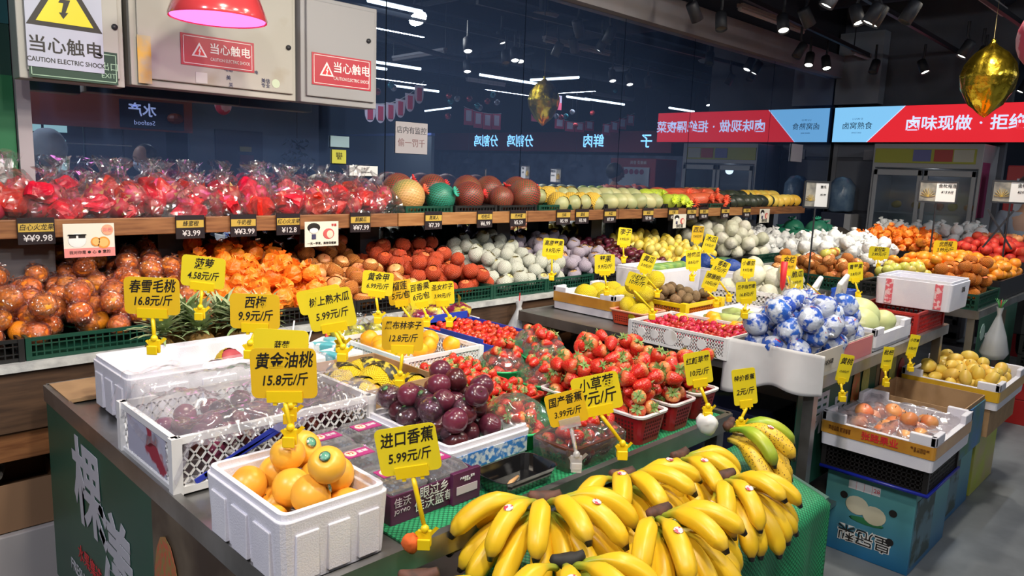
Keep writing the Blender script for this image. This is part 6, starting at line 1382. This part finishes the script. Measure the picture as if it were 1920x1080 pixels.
# pale melons in a notched foam tray
tapebox(3.36, 3.84, 1.08, 1.42, T, .10, 'white notched foam tray of pale melons next to the red crate', foam, low=.5)
pmm = mat('pale_green_melon', (.62, .62, .30), .42, (.48, .54, .24), 4)
for k, (x, y, s_) in enumerate(((3.46, 1.19, .085), (3.57, 1.24, .10), (3.52, 1.36, .085), (3.74, 1.18, .06))):
    tag(MB().ball(s_, n=24, m=14, sz=.85, fn=lambda q, z, a, i: (q * (1 + .025 * math.cos(a * 8)), z)).build('melon', pmm, smooth=True, loc=(x, y, T + .03 + s_ * .85)), 'pale yellow-green melon, %s' % ['leftmost in the notched tray', 'largest in the notched tray', 'behind the largest in the notched tray', 'smallest at the right of the notched tray'][k], 'melon')
for k, (x, y) in enumerate(((3.55, 1.47), (3.66, 1.38))):
    tag(MB().box(-.10, -.012, 0, .10, .012, .10).build('foam_wedge', foam, loc=(x, y, T + .16), rot=(.5, .5 + k * .5, .5), bevel=.01), 'white foam piece leaning over the pale melons, %s' % ['farther', 'nearer'][k], 'foam piece')
put(crate(.43, .30, .11, redp, pitch=.022, t=.007, rimw=.014), 'plastic_crate', (3.91, 1.08, T), 0, 'red lattice crate at the right end of the middle table', 'crate')
o = foambox(4.06, 4.40, .98, 1.34, T + .112, .15, 'large white foam box with red tape strips on top of the red crate', panels=False, floor=.02)
for y in (.04, .27): MB().box(-.004, y, .01, 0, y + .035, .135).build('red_tape', mat('red_tape', (.70, .12, .16), .4, (.80, .55, .58), 60, .5, .56), o)
lettering('清新', .03, ink, o, (.2, -.002, .10), FR)
# ------------------------------------------------------------------ far table
def box3(X0, X1, Y0, Y1, z0, h, m, label, name='fruit_bin'):
    o = empty(name, (X0, Y0, z0), label=label, cat='bin'); tub(MB(), X1 - X0, Y1 - Y0, h, .01, .01, .004, k=1).build('body', m, o); return o
bkp = mat('bin_black', (.018, .018, .022), .4)
put(crate(.44, .68, .10, green_pl, pitch=.022, t=.006, rimw=.014), 'plastic_crate', (5.02, 1.76, T), 0, 'green slatted crate of orange-netted apples on the far table', 'crate')
heap('foam_apple', 'apple', 5.04, 5.44, 1.78, 2.42, T + .05, 64, 'rosy apple in an orange foam net in the green crate on the far table', 'apple', 'orange-netted apples on the far table', seed=80, mound=.06)
put(crate(.44, .34, .10, black_pl, pitch=.03, t=.006, rimw=.014), 'plastic_crate', (5.02, 1.40, T), 0, 'black open crate of yellow-green apples on the far table', 'crate')
heap('yellow_apple', 'apple', 5.04, 5.44, 1.42, 1.72, T + .05, 36, 'yellow-green apple with a brown blush on the far table', 'apple', 'yellow-green apples on the far table', seed=81, mound=.05)
heap('yellow_apple', 'apple', 5.10, 5.40, 2.0, 2.1, T + .20, 3, 'yellow-green apple lying on the orange-netted ones', 'apple', 'stray yellow-green apples', seed=82)
put(crate(.5, .31, .10, green_pl, pitch=.03, t=.008, rimw=.014), 'plastic_crate', (5.02, 1.075, T), 0, 'green slatted crate at the front corner of the far table with orange-netted fruit', 'crate')
heap('orange_foam', 'orange', 5.04, 5.50, 1.09, 1.37, T + .05, 44, 'round fruit in a bright orange foam net at the front corner of the far table', 'fruit', 'bright orange-netted fruit on the far table', seed=83, mound=.08)
box3(5.55, 6.20, 1.85, 2.60, T, .14, bkp, 'black bin of white-sleeved pears on the far table')
heap('sleeved_pear', 'pear', 5.57, 6.18, 1.87, 2.58, T + .10, 92, 'pear in a white paper sleeve heaped on the far table', 'pear', 'white-sleeved pears on the far table', seed=84, mound=.10, tilt=1.2)
heap('yellow_apple', 'pear', 5.52, 5.62, 1.9, 2.5, T + .06, 10, 'bare greenish pear along the front of the white-sleeved heap', 'pear', 'bare green pears before the white-sleeved heap', seed=85)
box3(5.55, 6.40, 1.07, 1.82, T, .14, bkp, 'black bin of oranges on the far table')
heap('mandarin', 'mandarin', 5.57, 6.38, 1.09, 1.80, T + .11, 200, 'orange mandarin in the black bin on the far table', 'mandarin', 'mandarins on the far table', seed=86, mound=.05, sc=(1.0, 1.15))
box3(6.45, 7.25, 1.75, 2.60, T, .20, bkp, 'black bin of paper-wrapped oranges at the back of the far table')
heap('paper_orange', 'paper_wrapped_orange', 6.47, 7.0, 1.77, 2.40, T + .17, 90, 'orange in crinkled orange paper at the back of the far table', 'paper orange', 'paper-wrapped oranges on the far table', seed=87, mound=.10)
heap('sleeved_pear', 'pear', 6.95, 7.25, 1.5, 2.4, T + .20, 50, 'white-sleeved pear in the last row of the far table before the refrigerator', 'pear', 'white-sleeved pears before the refrigerator', seed=88)
box3(6.45, 7.25, 1.07, 1.72, T, .20, bkp, 'black bin of red-netted oranges at the back right of the far table')
rnet = MB().ball(.041, sz=.94, n=16, m=10).mesh('red_net', netmat('net_crimson', (.75, .03, .05), 20, 10, .55))
PR['red_net_orange'] = dict(r=.038, parts=[('orange', PR['orange']['parts'][0][1]), ('red_net', rnet)], full=True, flat=1)
heap('red_net_orange', 'netted_orange', 6.47, 7.23, 1.09, 1.70, T + .17, 120, 'orange in a red net at the back right of the far table', 'netted orange', 'red-netted oranges on the far table', seed=89, mound=.08)
heap('bare_apple', 'apple', 6.9, 7.24, 1.1, 1.6, T + .30, 16, 'pale pink apple on the red-netted oranges', 'apple', 'pale apples at the back of the far table', seed=90)
# ------------------------------------------------------------------ stacks on the floor in front of the middle table
def pbox(X0, X1, Y0, Y1, z0, h, m, label, name='carton'):
    o = empty(name, (X0, Y0, z0), label=label, cat='carton'); MB().box(0, 0, 0, X1 - X0, Y1 - Y0, h).build('box', m, o, bevel=.003); return o
def gradbox(name, c1, c2):
    m, nt, N, L, b = nodes(name); b.inputs['Roughness'].default_value = .45; tc = N.new('ShaderNodeTexCoord'); sp = N.new('ShaderNodeSeparateXYZ'); L.new(tc.outputs['Generated'], sp.inputs[0])
    r = N.new('ShaderNodeValToRGB'); r.color_ramp.elements[0].color = (*c1, 1); r.color_ramp.elements[1].color = (*c2, 1); L.new(sp.outputs[2], r.inputs[0]); L.new(r.outputs[0], b.inputs['Base Color']); return m
pearm = gradbox('pear_carton', (.01, .13, .32), (.12, .38, .35))
treem = mat('tree_photo', (.10, .20, .26), .5, (.02, .05, .05), 10, .45, .55)
def pearbox(X0, X1, Y0, Y1, h, label, front=True):
    o = pbox(X0, X1, Y0, Y1, 0, h, pearm, label); w, d = X1 - X0, Y1 - Y0
    MB().box(.02, -.002, .03, w * .55, 0, h * .85).build('orchard_print', treem, o)
    if not front: return o
    for y, z in ((d * .78, h * .70), (d * .22, h * .66), (d * .22, h * .32)): MB().lathe([(0, .001), (.016, .001), (.016, 0)], 20).build('hand_hole', ink, o, loc=(-.0015, y, z), rot=(0, -PI / 2, 0))
    for y, z in ((d * .62, h * .62), (d * .42, h * .56)): e_ = MB().ball(1, n=20, m=8).build('pear_print', mat('pear_print', (.60, .56, .42), .5), o, smooth=True, loc=(-.002, y, z)); e_.scale = (.001, d * .135, h * .11)
    MB().ball(1, n=12, m=6).build('leaf_print', mat('leaf_print', (.02, .16, .06), .5), o, smooth=True, loc=(-.001, d * .5, h * .46)).scale = (.001, d * .2, h * .04)
    lettering('皇冠梨', .075, white_p, o, (-.0015, d * .50, h * .27), (PI / 2, PI, -PI / 2), bold=.004); lettering('皇冠梨', .075, ink, o, (-.0028, d * .50, h * .27), (PI / 2, PI, -PI / 2), bold=.0)
    MB().box(-.0015, d * .38, h * .80, 0, d * .74, h * .90).build('label_strip', white_p, o)
    for k in range(1, 4): MB().box(-.0025, d * (.38 + .09 * k), h * .80, -.0015, d * (.383 + .09 * k), h * .90).build('label_line', red_print, o)
    lettering('28', .025, red_print, o, (-.0025, d * .42, h * .85), RX)
    MB().box(-.004, d * .02, h - .002, .02, d * .48, h + .006).box(-.004, d * .53, h - .002, .02, d * .98, h + .006).build('top_flap', mat('flap_grey', (.40, .42, .45), .6), o)
    return o
pearbox(3.20, 3.70, .80, 1.16, .375, 'teal and blue pear carton with upside-down lettering, nearest on the floor')
pearbox(3.76, 4.26, .84, 1.18, .375, 'second teal and blue carton on the floor behind the nearest one')
pbox(4.32, 4.78, .84, 1.18, 0, .40, mat('yellow_green_carton', (.40, .48, .03), .5, (.45, .36, .18), 3), 'yellow-green carton on the floor, third from the front')
fcr = put(crate(.42, .40, .11, mat('crate_dark', (.012, .010, .010), .45), pitch=.018, t=.006, rimw=.014), 'plastic_crate', (3.14, .76, .386), 0, 'black lattice crate between the taped foam box and the pear carton', 'crate')
MB().tube([(-.012, .41, .004), (-.012, -.012, .004), (.435, -.012, .004), (.435, .40, .004)], .008, 8).build('blue_rim', mat('cord_blue', (.01, .02, .30), .3), fcr, smooth=True)
ob_ = tapebox(3.09, 3.62, .73, 1.17, .50, .145, 'large white foam box with amber lettered tape on the floor stack, peaches under film inside', tp, '张路果业', low=.60)
heap('bare_apple', 'peach', 3.15, 3.56, .80, 1.10, .545, 16, 'yellow-pink peach under film in the taped floor-stack box', 'peach', 'peaches in the floor-stack box', seed=91)
g = MB()
for j in range(21):
    for i in range(25):
        u, v = i / 24, j / 20; g.v.append((3.10 + u * .51, .745 + v * .42, .60 + .03 * noise.noise(Vector((u * 6, v * 6, 7))) + .02 * noise.noise(Vector((u * 17, v * 13, 1))) + .02 * v))
for j in range(20):
    for i in range(24): a = j * 25 + i; g.f.append((a, a + 1, a + 26, a + 25))
tag(g.build('plastic_film', MATS['loose_film'], smooth=True), 'crumpled clear film spread over the peaches in the floor-stack box', 'film')
carton(3.66, 4.05, .78, 1.18, .38, .24, 'open brown carton with a blue printed side between the two foam boxes', card)
tag(MB().box(3.66, .774, .385, 4.05, .779, .60).build('printed_panel', mat('panel_blue', (.04, .16, .42), .5, (.05, .18, .10), 4)), 'blue and green printed side panel of the open carton', 'panel')
tapebox(4.09, 4.66, .73, 1.17, .54, .13, 'white foam box with yellow tape, full of small yellow mangoes, on the floor stack', mat('yellow_tape', (.72, .42, .02), .3, (.62, .36, .03), 5, coat=.4), low=.58)
heap('mango', 'mango', 4.12, 4.63, .76, 1.14, .58, 62, 'small yellow mango in the yellow-taped foam box', 'mango', 'small mangoes in the yellow-taped box', seed=92, tilt=1.5, mound=.03, sq=1.0)
tag(MB().box(4.10, .76, .40, 4.66, 1.15, .54).build('carton', card), 'brown carton under the mango foam box', 'carton')
hangbag(5.0, .95, .62, 'white plastic bag of green onions hanging beyond the mango box', .30)
tf2 = MB()
for k in range(6): tf2.tube([(0, 0, 0), (.012 * math.cos(k), .012 * math.sin(k), .04), (.03 * math.cos(k), .03 * math.sin(k), .07)], [.003, .003, .001], 5)
tag(tf2.build('green_onion', mat('onion_green', (.10, .40, .12), .4), smooth=True, loc=(5.0, .95, .90)), 'green sprigs sticking out of the hanging white bag', 'herb')
for k in range(3):
    put(crate(.45, .36, .13, black_pl, pitch=.03, t=.006, rimw=.016), 'stacked_crate', (5.95, .62, .36 + .135 * k), 0, 'black crate at the right edge, %s of the stack on the red cartons' % ['bottom', 'middle', 'top'][k], 'crate')
    for q in range(5): tag(MB().ball(.05, n=10, m=6, sz=.7).disp(.01, 20, q).build('egg_pack', mat('pale_pack', (.6, .6, .58), .5), smooth=True, loc=(6.02 + .08 * q, .75 + .03 * (q % 2), .41 + .135 * k)), 'small pale pack inside the black crates at the right edge', 'pack', 'pale packs inside the black crates')
for k in range(2):
    o = pbox(5.95, 6.45, .55, 1.02, .175 * k, .172, mat('carton_red', (.42, .012, .012), .5), 'red carton on the floor at the right edge, %s' % ['lower', 'upper'][k])
    MB().lathe([(0, .001), (.03, .001), (.03, 0)], 16).build('hand_hole', ink, o, loc=(-.001, .12, .09), rot=(0, -PI / 2, 0)); lettering('GUAN', .04, mat('gold_print', (.60, .25, .04), .5), o, (-.002, .3, .13), RX)
# under the middle table
for k, (x0, x1, y0, y1, h, m_) in enumerate(((2.9, 3.3, 2.0, 2.45, .40, mat('dark_blue_carton', (.01, .015, .05), .5, (.06, .08, .03), 9, .6, .7)), (3.4, 3.9, 1.9, 2.4, .45, card), (2.9, 3.25, 1.35, 1.8, .38, MATS['dark_blue_carton']), (3.35, 3.8, 1.3, 1.75, .30, mat('grey_plastic_box', (.22, .23, .25), .5)))):
    pbox(x0, x1, y0, y1, .222, h, m_, 'carton stored under the middle table, %s' % ['dark blue at the back left', 'brown behind', 'dark blue near the front', 'grey near the front leg'][k])
# ------------------------------------------------------------------ price tags
rc = Rw @ Vector((1, 0, 0)); rc.z = 0; rc.normalize(); fw = Rw @ Vector((0, 0, -1)); fw.z = 0; fw.normalize(); UP = Vector((0, 0, 1))
def pricetag(cx, cy, wpx, asp, rot, lines, base, dep=None, yaw=0, label=None, W=.125, m=None, clear=False, facing=0, clampz=None, sizes=None, grp=None):
    dep = dep or W * F / wpx; c = PD(cx, cy, dep); b_ = PD(base[0], base[1], dep)
    o = empty('price_tag', b_, label=label, cat='price tag', group=grp)
    wv = wpx * dep / F; h = wv * asp
    if yaw: W_ = wv / max(.3, math.cos(yaw))
    else: W_ = wv
    X = (rc * math.cos(yaw) + fw * math.sin(yaw)).normalized(); Y = UP
    X, Y = X * math.cos(rot) + Y * math.sin(rot), Y * math.cos(rot) - X * math.sin(rot); Z = X.cross(Y)
    Mx = Matrix((X, Y, Z)).transposed().to_4x4(); loc = Mx.copy(); loc.translation = c - b_
    pl_ = yellow_pl if not clear else film('clear_rod', gloss=.5, bs=5, haze=.3)
    cd = MB().loft([rrect(-W_ / 2, -h / 2, W_ / 2, h / 2, -.0008, .012 * W_ / .125), rrect(-W_ / 2, -h / 2, W_ / 2, h / 2, .0008, .012 * W_ / .125)]).build('card', m or yellow_card, o); cd.matrix_local = loc
    n = len(lines); y0 = {1: [0], 2: [.24, -.14], 3: [.32, .02, -.26]}[n]
    for i, tx in enumerate(lines):
        s_ = min(h * (.30 if n == 2 else .23), W_ * .86 / max(1, sum(1.0 if ord(ch) > 255 else .56 for ch in tx)))
        if i == n - 1 and n > 1: s_ = min(h * .36, W_ * .84 / sum(1.0 if ord(ch) > 255 else .56 for ch in tx))
        lettering(tx, s_ * 1.22, ink, cd, (0, h * y0[i], .0012), (0, 0, .04), ext=.0002, bold=s_ * .018, shear=.25, sx=.84)
    cb = MB().box(-W_ * .27, -h / 2 - .008, -.004, W_ * .27, -h / 2 + .014, .004).box(-W_ * .18, -h / 2 - .014, -.003, -W_ * .12, -h / 2 - .006, .003).box(W_ * .12, -h / 2 - .014, -.003, W_ * .18, -h / 2 - .006, .003).build('clip_bar', pl_, o); cb.matrix_local = loc
    j = (c - b_) - Y * (h / 2 + .010); k_ = Vector((0, 0, 0)) + UP * .022
    MB().tube([j, j * .85 + k_ * .15 - Z * 0, k_], [.0045, .005, .0042], 8).build('stem', pl_, o, smooth=True)
    MB().ball(.0085, tuple(k_), 1, 10, 6).build('joint', pl_, o, smooth=True)
    cm = MB().box(-.013, -.004, -.012, .013, .004, .020).box(-.012, -.016, -.014, .012, -.011, .008).build('clamp', pl_, o, rot=(0, 0, -.8), bevel=.002)
    MB().add([(.005, 0, .010), (.012, .003, .006), (.026, .008, .020), (.020, .005, .025)], [(0, 1, 2, 3)]).add([(-.005, 0, .010), (-.012, -.003, .006), (-.018, -.007, .017), (-.014, -.004, .020)], [(3, 2, 1, 0)]).build('wing', pl_, o, rot=(0, 0, -.8))
    return o
R_ = math.radians
OC = yellow_card2
pricetag(285, 555, 104, .68, 0, ['春雪毛桃', '16.8元/斤'], (290, 652), label='yellow price tag reading 16.8 clipped to the long foam box', m=OC, dep=1.72)
pricetag(381, 510, 82, .72, R_(-5), ['菠萝', '4.58元/斤'], (376, 590), label='yellow price tag reading 4.58 above the pineapples')
pricetag(478, 584, 93, .72, 0, ['西梅', '9.9元/斤'], (470, 660), label='yellow price tag reading 9.9 right of the pineapples', m=OC, dep=1.75)
pricetag(527, 648, 103, .60, R_(-1), ['蓝莓'], (545, 780), label='yellow price tag reading blueberries, half hidden behind the 15.8 tag', dep=1.55)
pricetag(532, 700, 124, .78, R_(2), ['黄金油桃', '15.8元/斤'], (545, 822), label='largest yellow price tag, reading 15.8, clipped to the nectarine box', m=OC, dep=1.42)
pricetag(600, 562, 84, .55, R_(14), ['椰汁'], (640, 650), label='yellow price tag reading coconut juice, behind the 5.99 papaya tag', dep=1.95)
pricetag(620, 580, 88, .85, R_(12), ['树上熟木瓜', '5.99元/斤'], (643, 666), label='tilted yellow price tag reading 5.99 clipped to the papaya carton', dep=1.86)
pricetag(708, 531, 58, .76, R_(-5), ['黄金甲', '6.99元/斤'], (709, 598), label='yellow price tag reading 6.99 above the lemons', dep=2.5)
pricetag(750, 548, 46, 1.0, R_(10), ['榴莲', '5元/包'], (772, 612), label='yellow price tag reading 5, partly behind the 6.99 tag', m=OC, dep=2.6, grp=None)
pricetag(788, 550, 42, 1.1, R_(12), ['百香果', '6元/包'], (800, 605), label='yellow price tag reading 6, second from the right of the back four', dep=2.6)
pricetag(829, 549, 45, .96, R_(5), ['圣女柿子', '3.99元/斤'], (843, 605), label='yellow price tag reading 3.99 above the blue tomato carton', dep=2.65)
pricetag(755, 626, 78, .82, 0, ['黑布林李子', '12.8元/斤'], (750, 715), label='yellow price tag reading 12.8 behind the dark plums', dep=1.98, m=OC)
pricetag(765, 843, 116, .80, R_(11), ['进口香蕉', '5.99元/斤'], (796, 1012), label='yellow price tag reading 5.99 clipped to the table edge in front of the blueberries', dep=1.38)
pricetag(1062, 765, 74, .86, R_(16), ['国产香蕉', '3.99元/斤'], (1080, 870), label='yellow price tag reading 3.99 on a clear rod over the wrapped strawberry box', m=OC, clear=True, dep=1.62)
pricetag(1119, 737, 90, .80, R_(14), ['小草莓', '7元/斤'], (1166, 848), label='bright yellow price tag reading 7 in front of the strawberry baskets', dep=1.72)
pricetag(1309, 690, 50, 1.25, R_(12), ['红颜草莓', '10元/斤'], (1326, 775), label='narrow tilted price tag reading 10 above the right strawberry baskets', dep=2.05)
pricetag(1396, 725, 44, 1.6, R_(10), ['特价香蕉', '2元/斤'], (1388, 800), label='narrow tall price tag reading 2 clipped above the spotted bananas', dep=2.1)
tag(MB().ball(.03, n=16, m=10).disp(.012, 40).build('tissue_ball', white_p, smooth=True, loc=PD(1326, 792, 2.05)), 'crumpled white tissue around the clamp of the 10 price tag', 'tissue')
tag(MB().ball(.018, n=12, m=8).disp(.008, 60).build('orange_rag', mat('rag_orange', (.75, .13, .02), .8), smooth=True, loc=PD(772, 1016, 1.38)), 'small bunch of orange netting at the table-edge clamp', 'netting')
far = [(1037, 465, 39, .92, -3, ['高原苹果', '9.9元/斤'], (1034, 520), 3.6, 'over the amber-taped box'), (1134, 495, 38, .95, 3, ['苹果', '9.9元/斤'], (1137, 548), 3.5, 'over the yellow-netted melons'),
       (1171, 444, 25, 1.35, -4, ['李子', '9.9元/斤'], (1169, 488), 4.1, 'over the dark plums'), (1194, 527, 40, .70, -16, ['小红柿', '10元/斤'], (1222, 592), 2.95, 'over the small tomato crate'),
       (1213, 494, 28, 1.2, -18, ['黄瓜', '5.9元/斤'], (1232, 552), 3.6, 'left of the stacked foam boxes'), (1300, 487, 28, 1.3, 4, ['哈密瓜', '8.8元/斤'], (1297, 522), 3.9, 'before the blue-netted melons'),
       (1308, 439, 22, 1.4, -3, ['西瓜', '2.8元/斤'], (1310, 475), 4.6, 'upper one above the blue-netted melons'), (1331, 456, 24, 1.3, -14, ['木瓜', '5.8元/斤'], (1336, 492), 4.4, 'tilted one above the blue-netted melons'),
       (1334, 527, 30, 1.15, -16, ['猕猴桃', '10元/斤'], (1342, 570), 3.3, 'dull one above the kiwis'), (1351, 502, 31, .95, -22, ['香梨', '5元/斤'], (1366, 560), 3.5, 'tilted one right of the kiwis'),
       (1402, 502, 26, 1.3, -2, ['小番茄', '9.9元/包'], (1400, 545), 3.6, 'before the holed crate'), (1399, 547, 38, 1.0, 6, ['黑手指葡萄', '16.8元/斤'], (1395, 590), 2.9, 'largest on the middle table, reading 16.8'),
       (1478, 496, 29, 1.2, -2, ['金桔', '15.8元/斤'], (1480, 545), 3.6, 'deep yellow, reading 15.8'), (1494, 524, 24, 1.6, 5, ['脆瓜', '3.9元/斤'], (1498, 580), 3.1, 'faded one beside the 15.8 tag'),
       (1604, 509, 28, 1.25, 6, ['青苹果', '5.8元/斤'], (1608, 555), 3.6, 'faded one before the yellow-green apples'), (1648, 474, 38, .60, -2, ['皇冠梨', '3.99元/斤'], (1646, 500), 5.0, 'over the white-sleeved pears'),
       (1772, 465, 44, .62, 0, ['优质橙', '3.99元/斤'], (1771, 498), 5.3, 'over the mandarins')]
for (cx, cy, w_, asp, rt, ln, bs2, dp, nm) in far:
    pricetag(cx, cy, w_, asp, R_(rt), ln, bs2, dep=dp, label='yellow price tag on the far goods, %s' % nm, m=OC if 'deep' in nm or 'upper' in nm else None)
for (cx, cy, w_, asp, rt, ln, bs2, dp, nm) in ((1584, 690, 26, 2.0, -8, ['黄桃', '12.8元/斤'], (1578, 745), 2.80, 'in front of the peach floor stack'), (1664, 671, 20, 2.1, -3, ['枇杷', '12.8元/斤'], (1660, 718), 3.13, 'in front of the middle table poster'), (1712, 648, 19, 2.2, -8, ['小芒果', '5元/斤'], (1706, 690), 3.36, 'behind the mango floor box'), (1878, 545, 9, 4.0, 8, ['橙', '3.9'], (1882, 575), 5.0, 'edge-on at the corner of the far table')):
    pricetag(cx, cy, w_, asp, R_(rt), ln, bs2, dep=dp, label='narrow price tag hanging %s' % nm, m=yellow_card)
# leaning yellow card seen edge-on
oo = MB().bar(PD(1514, 532, 3.0), PD(1548, 560, 3.0), .012, .004).build('price_card', yellow_card2); tag(oo, 'yellow price card seen almost edge-on among the grapes', 'card')
oo = empty('pen', PD(1466, 545, 3.55), label='red marker pen standing upright before the 15.8 tag', cat='pen')
MB().tube([(0, 0, 0), (0, 0, .02), (0, 0, .06), (0, 0, .14)], [.002, .012, .014, .016], 10).build('barrel', red_print, oo, smooth=True)
